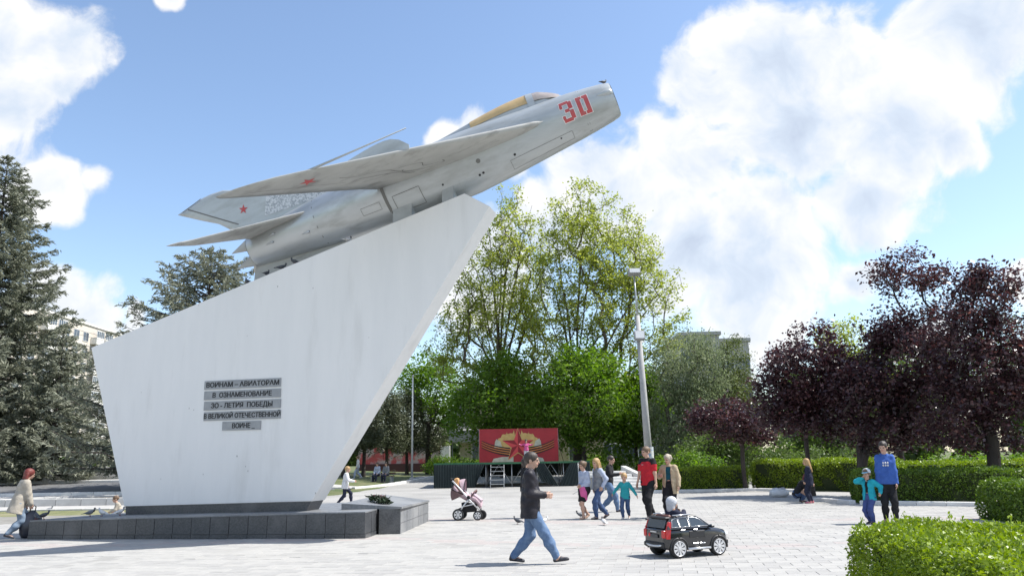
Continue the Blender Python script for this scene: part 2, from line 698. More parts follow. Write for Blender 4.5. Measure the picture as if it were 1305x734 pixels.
# parapet behind the road: a long whitewashed wall of cast blocks
par = thing('parapet_wall', 'long low whitewashed concrete wall along the far side of the road', 'wall', (-40, 49.6, float(gz(-40, 49.6))))
mb = MB(); mb.box((0, 0, 0.36), (2.96, 0.32, 0.78), bev=0.02)
blk = meshdata('wall_block', mb.v, mb.f, [white_conc])
mb = MB(); mb.box((0, 0, 0.81), (2.98, 0.44, 0.12), bev=0.015)
cap = meshdata('coping', mb.v, mb.f, [white_conc])
for i in range(14):
    x = -8 + i * 3.0
    for me in (blk, cap):
        o = link(bpy.data.objects.new(me.name, me), par); o.location = (x - 12, 0, 0)

# flower bed island with concrete edging by the road
fb = gnd(118, 634, 0.25)
bed_t = thing('flower_bed', 'raised bed of dark soil in a concrete edging beside the road', 'flower bed', (-18.6, 33.0, float(gz(-18.6, 33.0))))
bed_c = [(-2.6, -1.3), (6.4, -1.3), (6.4, 1.6), (0.6, 1.6)]
mb = MB()
mb.prism([(x, y, 0) for x, y in bed_c], (0, 0, -0.1), (0, 0, 0.16)); mb.build('soil', soil_m, bed_t)
for i in range(4):
    a = np.array(bed_c[i]); b = np.array(bed_c[(i + 1) % 4]); nn = max(2, int(np.linalg.norm(b - a) / 1.0))
    for k in range(nn):
        p = a + (b - a) * (k + 0.5) / nn; e = (b - a) / nn
        mb = MB(); mb.box((0, 0, 0.06), (np.linalg.norm(e) - 0.02, 0.16, 0.36), rotz(math.atan2(e[1], e[0])), 0.015)
        mb.build('edging_stone', conc_m, bed_t, (p[0], p[1], 0))

# ================================================================== monument
granite_m = M('dark_granite', (0.042, 0.045, 0.05), (0.085, 0.088, 0.094), scale=26, rough=0.32, spec=0.5, detail=8, c3=(0.12, 0.12, 0.125), s3=1.5, lo3=0.52, hi3=0.8)
granite_top = M('pale_granite', (0.20, 0.205, 0.215), (0.14, 0.145, 0.15), scale=18, rough=0.5, detail=8, c3=(0.27, 0.27, 0.27), s3=0.8)  # paler granite for the top slabs and the memorial block's right side
mortar_m = M('plinth_joint', (0.20, 0.20, 0.195), (0.10, 0.10, 0.10), scale=5, rough=0.9)
plaster_m = M('white_plaster', (0.80, 0.79, 0.775), (0.765, 0.758, 0.745), scale=1.3, rough=0.75, bump=0.12, bscale=26, c3=(0.66, 0.65, 0.63), s3=0.9, lo3=0.54, hi3=0.80, stretch=(2.2, 2.2, 0.35))


def plinth_z(x, y):
    t = ((np.array([x, y]) - PL_A) @ (PL_B - PL_A)) / ((PL_B - PL_A) @ (PL_B - PL_A))
    return 0.43 + 0.135 * min(max(t, -0.1), 1.15)


plinth = thing('monument_plinth', 'low dark polished granite plinth carrying the white pylon', 'plinth', (PL_A[0], PL_A[1], 0))
po = np.array([PL_A[0], PL_A[1], 0])
quad = [PL_A, PL_B, PL_C, PL_D]
cen = sum(quad) / 4
core = [q + (cen - q) / np.linalg.norm(cen - q) * 0.05 for q in quad]
mb = MB()
mb.hexa([np.array([*q, -0.02]) - po for q in core] + [np.array([*q, plinth_z(*q) - 0.03]) - po for q in core])
mb.build('core', mortar_m, plinth)


def face_panels(a, b, nn):
    d = (b - a) / nn; dn = np.linalg.norm(d); nrm = np.array([d[1], -d[0]]) / dn
    e = d / dn
    for i in range(nn):
        p, q = a + d * i + e * 0.006, a + d * (i + 1) - e * 0.006
        zs = [(0.0, 0.105), (0.113, None)]
        for (z0, z1) in zs:
            za = z1 if z1 is not None else plinth_z(*p) - 0.034
            zb = z1 if z1 is not None else plinth_z(*q) - 0.034
            off = random.uniform(-0.003, 0.003) + (0.012 if z1 else 0)
            o = nrm * off; i_ = -nrm * 0.03
            P = [np.array([*(v + w), z]) - po for (v, w, z) in ((p, o, z0), (q, o, z0), (q, i_, z0), (p, i_, z0), (p, o, za), (q, o, zb), (q, i_, zb), (p, i_, za))]
            m_ = MB(); m_.hexa(P)
            m_.build('facing_slab', granite_m, plinth)


face_panels(PL_A, PL_B, 18)
face_panels(PL_B, PL_C, 9)
face_panels(PL_C, PL_D, 12)
face_panels(PL_D, PL_A, 9)
NU, NV = 14, 6


def bil(u, v):
    return (1 - u) * (1 - v) * quad[0] + u * (1 - v) * quad[1] + u * v * quad[2] + (1 - u) * v * quad[3]


for j in range(NV):
    for i in range(NU):
        ov = 0.006
        cs = [bil((i + (ov if a == 0 else 1 - ov)) / NU, (j + (ov if b == 0 else 1 - ov)) / NV) for a, b in ((0, 0), (1, 0), (1, 1), (0, 1))]
        dz = random.uniform(-0.0012, 0.0012)
        P = [np.array([*c, plinth_z(*c) - 0.028]) - po for c in cs] + [np.array([*c, plinth_z(*c) + dz]) - po for c in cs]
        m_ = MB(); m_.hexa(P); m_.build('top_slab', granite_top, plinth)

# ---- pylon; u runs along its front, w into its depth
PY0 = np.array([-9.439, 19.319]); PYD = np.array([0.972, -0.2333]); PYB = np.array([0.2333, 0.972])
PYD /= np.linalg.norm(PYD); PYB /= np.linalg.norm(PYB)
TH = 0.65


def py(u, z, w=0.0):
    q = PY0 + PYD * u + PYB * w
    return np.array([q[0], q[1], z])


def px_on_pylon(x, y):
    n3 = np.array([*PYB, 0]); d = ray(x, y)
    t = ((np.array([*PY0, 0]) - CAMP) @ n3) / (d @ n3)
    p = CAMP + t * d
    return float((p[:2] - PY0) @ PYD), float(p[2])


pylon = thing('pylon', 'tall white plastered wedge-shaped pylon leaning like a ramp on the granite plinth', 'monument', (*(PY0 + PYD * 2.4), 0.5))
pyo = np.array([*(PY0 + PYD * 2.4), 0.5])
front = [(-1.427, 4.576), (8.595, 7.736), (9.205, 7.357), (4.938, 0.747), (-0.021, 0.65)]
bev = 0.012
rings = []
ctr = np.mean([py(u, z) for u, z in front], 0)
for w, ins in ((0.0, bev), (bev, 0.0), (TH - bev, 0.0), (TH, bev)):
    ring = []
    for u, z in front:
        p = py(u, z, w); c = py(*[np.mean([f[k] for f in front]) for k in (0, 1)], w)
        d = c - p; ring.append(p + d / np.linalg.norm(d) * ins - pyo)
    rings.append(ring)
mb = MB(); mb.loft(rings, smooth=False)
mb.build('body', plaster_m, pylon)
mb = MB()
P = []
for (u, z) in ((0.03, None), (4.80, None), (4.915, 0.743), (-0.0, 0.652)):
    for w in (0.02, TH - 0.02):
        p = py(u, 0, w); p[2] = plinth_z(p[0], p[1]) + 0.001 if z is None else z
        P.append(p - pyo)
P = [P[0], P[2], P[3], P[1], P[6], P[4], P[5], P[7]]
mb.hexa(P); mb.build('base_course', granite_m, pylon)


def text_mesh(s, res=3):
    c = bpy.data.curves.new('lettering', 'FONT'); c.body = s; c.resolution_u = res; c.fill_mode = 'FRONT'; c.offset = 0.022
    o = bpy.data.objects.new('lettering_tmp', c); COL.objects.link(o)
    dg = bpy.context.evaluated_depsgraph_get(); dg.update()
    me = o.evaluated_get(dg).to_mesh()
    V = np.array([v.co[:] for v in me.vertices]); F = [list(p.vertices) for p in me.polygons]
    o.evaluated_get(dg).to_mesh_clear()
    bpy.data.objects.remove(o); bpy.data.curves.remove(c)
    return V, F


plaque_m = M('plaque_metal', (0.33, 0.335, 0.345), (0.27, 0.275, 0.285), scale=6, rough=0.45, metal=0.3)
letter_m = M('black_letters', (0.012, 0.012, 0.014), rough=0.5)


def zc(x, y):
    return 250 + x / 8.158, 470 + y / 8.158


for (x0, x1, yl0, yl1, yr0, yr1, txt, tx0, tx1) in (
        (90, 885, 133, 221, 88, 179, 'ВОИНАМ – АВИАТОРАМ', 112, 868), (86, 883, 240, 330, 197, 287, 'В  ОЗНАМЕНОВАНИЕ', 178, 792),
        (84, 883, 348, 440, 305, 397, 'ЗО - ЛЕТИЯ  ПОБЕДЫ', 162, 800), (82, 882, 458, 550, 415, 502, 'В ВЕЛИКОЙ ОТЕЧЕСТВЕННОЙ', 84, 880),
        (275, 676, 553, 645, 533, 624, 'ВОИНЕ _', 380, 615)):
    a = px_on_pylon(*zc(x0, yl0)); b = px_on_pylon(*zc(x1, yr0)); c = px_on_pylon(*zc(x1, yr1)); d = px_on_pylon(*zc(x0, yl1))
    u0, u1 = (a[0] + d[0]) / 2, (b[0] + c[0]) / 2
    z1, z0 = (a[1] + b[1]) / 2, (c[1] + d[1]) / 2
    m_ = MB()
    P = [py(u, z, w) - pyo for (u, z, w) in ((u0, z0, -0.02), (u1, z0, -0.02), (u1, z0, 0.003), (u0, z0, 0.003), (u0, z1, -0.02), (u1, z1, -0.02), (u1, z1, 0.003), (u0, z1, 0.003))]
    m_.hexa(P)
    pq = m_.build('plaque', plaque_m, pylon)
    Vt, Ft = text_mesh(txt)
    lo, hi = Vt.min(0), Vt.max(0)
    cap_h = 0.70
    ta = u0 + (tx0 - x0) / (x1 - x0) * (u1 - u0); tb = u0 + (tx1 - x0) / (x1 - x0) * (u1 - u0)
    hz = z1 - z0
    su = (tb - ta) / (hi[0] - lo[0]); sz = hz * 0.54 / cap_h
    V2 = [py(ta + (v[0] - lo[0]) * su, z0 + hz * 0.24 + v[1] * sz, -0.026) - pyo for v in Vt]
    V3 = [py(ta + (v[0] - lo[0]) * su + 0.004, z0 + hz * 0.24 + v[1] * sz, -0.0235) - pyo for v in Vt]
    m_ = MB(); m_.add(V2, Ft); m_.add(V3, Ft)
    m_.build('lettering', letter_m, pq)

# knocks and chips in the plaster
chip_m = M('plaster_chip', (0.30, 0.29, 0.28), (0.45, 0.44, 0.43), scale=20, rough=0.9)
for (x, y, r_) in ((354, 365, 0.020), (399, 367, 0.016), (302, 581, 0.022), (316, 600, 0.018), (313, 594, 0.014), (241, 520, 0.016), (247, 522, 0.013), (259, 604, 0.014), (315, 428, 0.012), (253, 389, 0.012), (402, 628, 0.016), (470, 430, 0.010), (180, 500, 0.012), (205, 610, 0.013)):
    u_, z_ = px_on_pylon(x, y); m_ = MB()
    rr_ = random.Random(x)
    poly = [py(u_ + r_ * 0.6 * math.cos(t) * rr_.uniform(0.6, 1.2), z_ + r_ * 1.5 * math.sin(t) * rr_.uniform(0.6, 1.2), -0.0025) - pyo for t in np.linspace(0, 2 * math.pi, 9, False)]
    m_.prism(poly, (0, 0, 0), (PYB[0] * 0.004, PYB[1] * 0.004, 0)); m_.build('plaster_chip', chip_m, pylon)

# ================================================================== aircraft (local: X forward, Y left, Z up; X = 0 at the tail pipe)
jet = thing('jet_aircraft', 'weathered grey swept-wing jet fighter mounted nose up on the white pylon', 'aircraft')
YAW, PIT, ROL = -0.224, 0.315, 0.073
_Rz = rotz(YAW)
_Ry = np.array([[math.cos(PIT), 0, -math.sin(PIT)], [0, 1, 0], [math.sin(PIT), 0, math.cos(PIT)]])
_Rx = np.array([[1, 0, 0], [0, math.cos(ROL), -math.sin(ROL)], [0, math.sin(ROL), math.cos(ROL)]])
JR = _Rz @ _Ry @ _Rx
JP = np.array([-1.0, 17.859, 8.753])


def jw(p):
    return (np.asarray(p, float) - np.array([6.0, 0, 0])) @ JR.T + JP


m4 = Matrix.Identity(4)
o_ = jw((0, 0, 0))
for i in range(3):
    for j in range(3):
        m4[i][j] = JR[i][j]
    m4[i][3] = o_[i]
jet.matrix_world = m4

alu_m = M('weathered_grey_paint', (0.47, 0.495, 0.505), (0.42, 0.445, 0.455), scale=2.2, rough=0.38, metal=0.25, bump=0.05, bscale=12, c3=(0.31, 0.32, 0.31), s3=1.6, lo3=0.5, hi3=0.74, stretch=(0.45, 1.6, 1.6))
under_m = M('peeling_grey_paint', (0.43, 0.43, 0.41), (0.37, 0.37, 0.355), scale=1.8, rough=0.55, metal=0.1, bump=0.08, bscale=10, c3=(0.24, 0.235, 0.22), s3=2.0, lo3=0.54, hi3=0.72, stretch=(0.7, 1.5, 1.5))
bare_m = M('bleached_paint', (0.60, 0.62, 0.64), (0.33, 0.36, 0.385), scale=24, rough=0.6, detail=9, lo=0.47, hi=0.56)
rear_m = M('bare_metal_skin', (0.50, 0.52, 0.53), (0.44, 0.46, 0.465), scale=1.5, rough=0.34, metal=0.5, bump=0.04, bscale=8, c3=(0.30, 0.31, 0.30), s3=1.8, lo3=0.5, hi3=0.74, stretch=(0.5, 1.5, 1.5))
dark_m = M('matte_black', (0.03, 0.03, 0.032), rough=0.8)  # near-black base colour of intake duct, tail pipe and small ports
seam_m = M('panel_seam', (0.17, 0.17, 0.165), rough=0.9)
red_m = M('faded_red_paint', (0.50, 0.07, 0.075), (0.42, 0.10, 0.10), scale=9, rough=0.6)
whitep_m = M('white_outline', (0.75, 0.74, 0.73), rough=0.6)
tan_m = M('yellowed_canopy', (0.62, 0.44, 0.22), (0.52, 0.36, 0.17), scale=3, rough=0.35)
glass_m = M('old_windscreen', (0.42, 0.36, 0.33), (0.30, 0.27, 0.26), scale=5, rough=0.18, spec=0.6)

PROF = [(-0.02, 0.40, 0.02), (0.0, 0.425, 0.02), (0.5, 0.49, 0.02), (1.0, 0.55, 0.02), (2.0, 0.655, 0.01), (3.0, 0.725, 0.0), (3.86, 0.765, -0.02), (3.9, 0.765, -0.02),
        (5.0, 0.79, -0.03), (6.0, 0.785, -0.04), (7.0, 0.725, -0.03), (8.0, 0.645, -0.01), (8.8, 0.575, 0.0), (9.3, 0.515, 0.0), (9.6, 0.47, 0.0), (9.76, 0.435, 0.0), (9.81, 0.405, 0.0)]


def prof(X):
    xs_ = [p[0] for p in PROF]
    return np.interp(X, xs_, [p[1] for p in PROF]), np.interp(X, xs_, [p[2] for p in PROF])


def skin(X, th, off=0.0):
    """point on the fuselage skin; th measured from the belly: 0 = down, pi/2 = right side (-Y), pi = top"""
    r, zc_ = prof(X)
    r += off
    return np.array([X, -r * 0.97 * math.sin(th), zc_ - r * math.cos(th)])


def fus_loft(x0, x1, n, mat, name):
    mb = MB()
    X = sorted(set(np.linspace(x0, x1, n)) | set(p[0] for p in PROF if x0 <= p[0] <= x1))
    mb.loft([[skin(x, 2 * math.pi * j / 40) for j in range(40)] for x in X], cap=False)
    return mb.build(name, mat, jet)


fwd = fus_loft(3.9, 9.81, 30, alu_m, 'forward_fuselage')
aft = fus_loft(-0.02, 3.86, 20, rear_m, 'rear_fuselage')
mb = MB(); mb.tube([(3.84, 0, -0.02), (3.92, 0, -0.02)], [0.755, 0.755], 40, cap=False); mb.build('joint_band', seam_m, jet)
# intake: lip, duct and splitter
mb = MB()
mb.loft([[(X, -r * math.sin(t), r * math.cos(t)) for t in np.linspace(0, 2 * math.pi, 40, False)] for X, r in ((9.81, 0.405), (9.815, 0.385), (9.78, 0.365), (9.3, 0.35), (8.4, 0.34))], cap=False)
mb.build('intake_duct', dark_m, jet)
mb = MB(); mb.box((9.25, 0, 0), (0.9, 0.03, 0.70)); mb.build('intake_splitter', alu_m, jet)
mb = MB(); mb.disc((8.42, 0, 0), 0.35, (1, 0, 0), 0.02, 24); mb.build('duct_end', dark_m, jet)
# tail pipe
mb = MB()
mb.loft([[(X, -r * math.sin(t), 0.02 + r * math.cos(t)) for t in np.linspace(0, 2 * math.pi, 32, False)] for X, r in ((-0.02, 0.40), (0.0, 0.36), (0.7, 0.33))], cap=False)
mb.disc((0.7, 0, 0.02), 0.33, (1, 0, 0), 0.02, 24)
mb.build('tail_pipe', dark_m, jet)
for yz in ((-0.16, 0.20), (-0.12, -0.22)):
    mb = MB()
    mb.loft([[(x, yz[0] + r * 0.35 * math.cos(t), yz[1] + r * math.sin(t) - (0.05 - x) * 0.10) for t in np.linspace(0, 2 * math.pi, 14, False)] for x, r in ((0.12, 0.20), (-0.1, 0.15), (-0.35, 0.07), (-0.55, 0.008))])
    mb.build('exhaust_fairing', under_m, jet)

# canopy: windscreen and yellowed hood in a metal frame
def can_ring(X, w, zt, zb, k=13):
    return [(X, w * math.cos(t), zb + (zt - zb) * math.sin(t)) for t in np.linspace(0, math.pi, k)]


CAN = [(8.72, 0.10, 0.60, 0.585), (8.45, 0.27, 0.78, 0.57), (8.15, 0.325, 0.935, 0.60), (7.8, 0.34, 0.985, 0.63), (7.3, 0.335, 0.985, 0.66), (6.9, 0.31, 0.96, 0.67), (6.4, 0.26, 0.91, 0.69), (5.9, 0.19, 0.855, 0.70), (5.3, 0.10, 0.80, 0.72), (4.7, 0.03, 0.765, 0.73)]


def can_at(X):
    xs_ = [c[0] for c in CAN][::-1]
    return [np.interp(X, xs_, [c[i] for c in CAN][::-1]) for i in (1, 2, 3)]


def can_part(x0, x1, name, mat, grow=0.0, k0=0.0, k1=math.pi):
    mb = MB(); R_ = []
    for X in np.linspace(x0, x1, 10):
        w, zt, zb = can_at(X)
        R_.append([(X, (w + grow) * math.cos(t), zb - 0.10 + (zt + grow - zb + 0.10) * math.sin(t)) for t in np.linspace(k0, k1, 15)])
    mb.loft(R_, closed=False, cap=False)
    return mb.build(name, mat, jet)


can_part(8.72, 4.7, 'canopy_fairing', alu_m)
can_part(7.85, 6.35, 'canopy_hood', tan_m, 0.012, 0.25, math.pi - 0.25)
can_part(8.62, 8.02, 'windscreen', glass_m, 0.012, 0.3, math.pi - 0.3)
can_part(8.02, 7.85, 'canopy_arch', alu_m, 0.022)

# ---- wings
def airfoil_ring(xl, xt, y, z, t, k=9):
    ch = xl - xt; up = []; dn = []
    for s in (np.linspace(0, 1, k) ** 1.6):
        h = t * (2.6 * math.sqrt(max(s, 0)) * (1 - s) * 0.75 + 0.004)
        up.append((xl - ch * s, y, z + h)); dn.append((xl - ch * s, y, z - h))
    return up + dn[::-1][1:-1] if True else up


def wing(side):
    mb = MB(); R_ = []
    sp = [0.35, 0.7, 1.2, 1.8, 2.4, 3.0, 3.4, 3.65, 3.80, 3.90, 3.96]
    for y in sp:
        xl = 7.915 - (y - 0.7) * (7.915 - 2.586) / 3.01
        xt = np.interp(y, [0.35, 0.9, 3.81], [3.9, 3.75, 1.373])
        if y > 3.55:
            f = (y - 3.55) / 0.41
            mid = 1.55; 
            xl = xl - (xl - mid) * (1 - math.sqrt(max(0, 1 - f * f))) * 0.97
            xt = xt + 0.02 * f
        ch = max(xl - xt, 0.05)
        t = 0.045 * ch + 0.004
        R_.append(airfoil_ring(xl, xt, -side * y, -0.025 - 0.03 * y, t))
    mb.loft(R_, smooth=True)
    return mb.build('wing', under_m, jet)


wr = wing(1); wl = wing(-1)


def wing_pt(y, s, below=True, off=0.006):
    xl = 7.915 - (y - 0.7) * (7.915 - 2.586) / 3.01
    xt = np.interp(y, [0.35, 0.9, 3.81], [3.9, 3.75, 1.373])
    ch = xl - xt; t = 0.045 * ch + 0.004
    h = t * (2.6 * math.sqrt(s) * (1 - s) * 0.75 + 0.004)
    return np.array([xl - ch * s, -y, -0.025 - 0.03 * y + (-(h + off) if below else h + off)])


def star_pts(r, ri=0.382, n=5, a0=math.pi / 2):
    return [((r if k % 2 == 0 else r * ri) * math.cos(a0 + math.pi * k / n), (r if k % 2 == 0 else r * ri) * math.sin(a0 + math.pi * k / n)) for k in range(2 * n)]


def flat_star(mb, c, ex, ey, r, nrm, t=0.004):
    c = np.asarray(c, float); P = [c + np.asarray(ex) * a + np.asarray(ey) * b for a, b in star_pts(r)]
    P = [c] + P
    mb.add([p + np.asarray(nrm) * t for p in P], [(0, 1 + k, 1 + (k + 1) % 10) for k in range(10)])


for par_, sg in ((wr, 1), (wl, -1)):
    c = wing_pt(2.95, 0.5); e1 = wing_pt(3.0, 0.5) - wing_pt(2.9, 0.5)
    mb = MB()
    P = []
    for a, b in star_pts(0.205):
        y = 2.95 + b * 0.9; xc = c[0] + a
        xl = 7.915 - (y - 0.7) * (7.915 - 2.586) / 3.01; xt = np.interp(y, [0.35, 0.9, 3.81], [3.9, 3.75, 1.373])
        p = wing_pt(y, min(max((xl - xc) / (xl - xt), 0.02), 0.98)); P.append((p[0], p[1] * sg, p[2]))
    cc = (c[0], c[1] * sg, c[2])
    mb.add([cc] + P, [(0, 1 + k, 1 + (k + 1) % 10) for k in range(10)])
    mb.build('star_marking', red_m, par_)
    # wing fence standing on the upper side
    mb = MB()
    Pf = []
    for s in np.linspace(-0.02, 0.86, 14):
        p = wing_pt(2.28, max(s, 0.0), False, -0.01)
        Pf.append((p[0] + (0.06 if s < 0 else 0), p[1] * sg, p[2]))
    hts = [0.10, 0.25, 0.315, 0.33, 0.325, 0.31, 0.29, 0.27, 0.25, 0.22, 0.18, 0.14, 0.09, 0.04]
    top = [(p[0] + 0.02, p[1], p[2] + h) for p, h in zip(Pf, hts)]
    mb.prism(Pf + top[::-1], (0, -0.008, 0), (0, 0.008, 0))
    mb.build('wing_fence', alu_m, par_)
# seams and scuffs under the near wing
def wing_line(pts, w, name='panel_seam'):
    mb = MB(); A = []; B = []
    for (y, s) in pts:
        p = wing_pt(y, s, True, 0.007); A.append(p + (w, 0, 0)); B.append(p - (w, 0, 0))
    V_ = A + B; n_ = len(A)
    mb.add(V_, [(i, i + 1, n_ + i + 1, n_ + i) for i in range(n_ - 1)])
    mb.build(name, seam_m, wr)


wing_line([(y, 0.72 + 0.01 * math.sin(y * 9)) for y in np.linspace(2.1, 3.55, 14)], 0.008)
wing_line([(y, 0.62 + 0.03 * math.sin(y * 7)) for y in np.linspace(1.1, 2.0, 12)], 0.014, 'paint_crack')
wing_line([(y, 0.44 + 0.05 * math.sin(y * 11)) for y in np.linspace(1.15, 1.75, 12)], 0.012, 'paint_crack')
wing_line([(y, 0.52 + 0.04 * math.sin(y * 8 + 2)) for y in np.linspace(1.5, 2.5, 14)], 0.010, 'paint_crack')
wing_line([(1.3 + 0.25 * math.cos(t), 0.50 + 0.10 * math.sin(t)) for t in np.linspace(0.3, 4.3, 14)], 0.012, 'paint_crack')
# pitot boom on the near wing
mb = MB()
bp_ = wing_pt(3.28, 0.02, False, 0.0)
d_ = np.array([1, 0, 0.0])
mb.tube([bp_ - d_ * 0.25, bp_ + d_ * 0.5, bp_ + d_ * 2.15], [0.03, 0.024, 0.012], 8)
mb.build('pitot_boom', alu_m, jet)

# ---- tail
def slab_surface(poly, nrm, t, name, mat, parent=jet):
    """thin surface with a lens-like edge: polygon ring at mid, inset rings at +-t"""
    poly = np.asarray(poly, float); c = poly.mean(0); nrm = np.asarray(nrm, float)
    rings_ = []
    for w, k in ((-t, 0.80), (-t * 0.75, 0.93), (0, 1.0), (t * 0.75, 0.93), (t, 0.80)):
        rings_.append([c + (p - c) * k + nrm * w for p in poly])
    mb = MB(); mb.loft(rings_, smooth=False)
    return mb.build(name, mat, parent)


FINP = [(3.7, 0, 0.62), (2.6, 0, 0.86), (1.75, 0, 1.05), (-0.393, 0, 1.93), (-0.75, 0, 1.965), (-1.1, 0, 1.95), (-1.802, 0, 1.80), (-1.25, 0, 1.42), (-0.75, 0, 1.10), (-0.12, 0, 0.45), (1.0, 0, 0.40), (3.0, 0, 0.45)]
fin = slab_surface(FINP, (0, 1, 0), 0.055, 'fin', alu_m)
mb = MB()
mb.add([(2.9, -0.062, 0.76), (1.6, -0.062, 1.02), (0.75, -0.062, 1.30), (0.55, -0.062, 0.78), (2.3, -0.062, 0.64)], [(0, 1, 2, 3, 4)])
mb.build('bleached_patch', bare_m, fin)
mb = MB(); flat_star(mb, (0.04, -0.058, 1.18), (math.cos(-PIT), 0, -math.sin(PIT)), (math.sin(PIT), 0, math.cos(PIT)), 0.135, (0, -1, 0), 0.006)
mb.build('star_marking', red_m, fin)
for (a, b) in (((-1.45, 1.80), (-0.20, 0.85)), ((-1.62, 1.78), (-1.02, 1.93))):
    a = np.array([a[0], -0.058, a[1]]); b = np.array([b[0], -0.058, b[1]]); e = np.array([0.012, 0, 0.012])
    mb = MB(); mb.add([a - e, b - e, b + e, a + e], [(0, 1, 2, 3)]); mb.build('rudder_seam', seam_m, fin)
for sg in (1, -1):
    TP = [(2.25, -sg * 0.30, 0.24), (1.97, -sg * 0.5, 0.24), (-0.70, -sg * 1.72, 0.22), (-0.98, -sg * 1.90, 0.22), (-1.163, -sg * 1.967, 0.22), (-0.85, -sg * 1.45, 0.22), (-0.35, -sg * 0.95, 0.23), (0.12, -sg * 0.45, 0.24), (0.15, -sg * 0.3, 0.24)]
    slab_surface(TP, (0, 0, 1), 0.035, 'tailplane', under_m)
slab_surface([(2.6, 0, -0.62), (2.2, 0, -0.86), (-0.36, 0, -0.92), (-0.08, 0, -0.34), (1.0, 0, -0.40), (2.4, 0, -0.5)], (0, 1, 0), 0.03, 'ventral_fin', under_m)
# cooling scoops, ports and panel seams
for (X, th) in ((1.35, 2.0), (0.85, 1.62), (0.75, 1.28), (1.75, 1.1)):
    p0, p1 = skin(X, th, -0.01), skin(X - 0.2, th, 0.0); nr = (skin(X, th, 0.05) - skin(X, th, 0)) / 0.05
    mb = MB(); mb.tube([p0 + nr * 0.01, p0 + nr * 0.035, p1 - nr * 0.0], [0.03, 0.032, 0.006], 8); mb.build('cooling_scoop', alu_m, jet)


def skin_strip(pts, w, name, mat, parent, off=0.005):
    """thin strip on the skin through (X, th) points; w = half width"""
    P = [skin(X, th, off) for X, th in pts]; n_ = len(P); A = []; B = []
    for i in range(n_):
        d = P[min(i + 1, n_ - 1)] - P[max(i - 1, 0)]
        nr = skin(pts[i][0], pts[i][1], 0.05) - skin(pts[i][0], pts[i][1], 0)
        s_ = np.cross(d, nr); s_ /= np.linalg.norm(s_) + 1e-9
        A.append(P[i] + s_ * w); B.append(P[i] - s_ * w)
    mb = MB(); mb.add(A + B, [(i, i + 1, n_ + i + 1, n_ + i) for i in range(n_ - 1)])
    return mb.build(name, mat, parent)


def rect_seam(x0, x1, t0, t1, w=0.0045, parent=None, name='access_panel_seam'):
    pts = [(x, t0) for x in np.linspace(x0, x1, 7)] + [(x1, t) for t in np.linspace(t0, t1, 7)][1:] + [(x, t1) for x in np.linspace(x1, x0, 7)][1:] + [(x0, t) for t in np.linspace(t1, t0, 7)][1:]
    return skin_strip(pts, w, name, seam_m, parent or fwd)


rect_seam(7.0, 8.6, 0.30, 0.72)
rect_seam(4.05, 4.75, 0.55, 1.15, 0.008)
rect_seam(9.0, 9.05, 0.2, 2.9, 0.004)
rect_seam(3.2, 3.7, 0.9, 1.15, parent=aft)
rect_seam(2.0, 2.01, 0.3, 2.8, 0.004, aft)
for (X, th, r) in ((7.15, 0.85, 0.03), (6.2, 0.72, 0.03), (6.3, 0.74, 0.03), (6.3, 1.15, 0.055), (5.3, 0.9, 0.025), (8.3, 0.62, 0.02)):
    p = skin(X, th, 0.0); nr = (skin(X, th, 0.05) - skin(X, th, 0)) / 0.05
    mb = MB(); mb.disc(p, r, nr, 0.016, 12); mb.build('port', dark_m if r < 0.05 else seam_m, fwd)
# cannon fairing by the intake
mb = MB()
R_ = []
for X, rr in ((9.35, 0.004), (9.5, 0.045), (9.62, 0.075), (9.74, 0.08), (9.80, 0.06)):
    c = skin(X, 1.72, -0.02); R_.append([c + np.array([0, -rr * math.sin(t), rr * math.cos(t)]) for t in np.linspace(0, 2 * math.pi, 12, False)])
mb.loft(R_); mb.build('gun_fairing', alu_m, jet)


# the side number 30, stencilled on the skin
def skin_patch(mb, quad_, off):
    """quad in (X, v) with v = arc length up the side; subdivided so that it follows the skin"""
    q = np.array(quad_, float); nn = 6
    P = []
    for j in range(nn + 1):
        for i in range(3):
            u, v = i / 2, j / nn
            a = (1 - u) * (1 - v) * q[0] + u * (1 - v) * q[1] + u * v * q[2] + (1 - u) * v * q[3]
            r, _ = prof(a[0]); P.append(skin(a[0], 1.50 + a[1] / r, off))
    mb.add(P, [(j * 3 + i, j * 3 + i + 1, j * 3 + i + 4, j * 3 + i + 3) for j in range(nn) for i in range(2)], True)


def bars(list_, grow, off, name, mat):
    mb = MB()
    for (x0, x1, v0, v1, sl_) in list_:
        g = grow
        mbq = [(x0 - g - sl_ * 0, v0 - g), (x1 + g, v0 - g), (x1 + g + sl_, v1 + g), (x0 - g + sl_, v1 + g)]
        skin_patch(mb, mbq, off)
    return mb.build(name, mat, fwd)


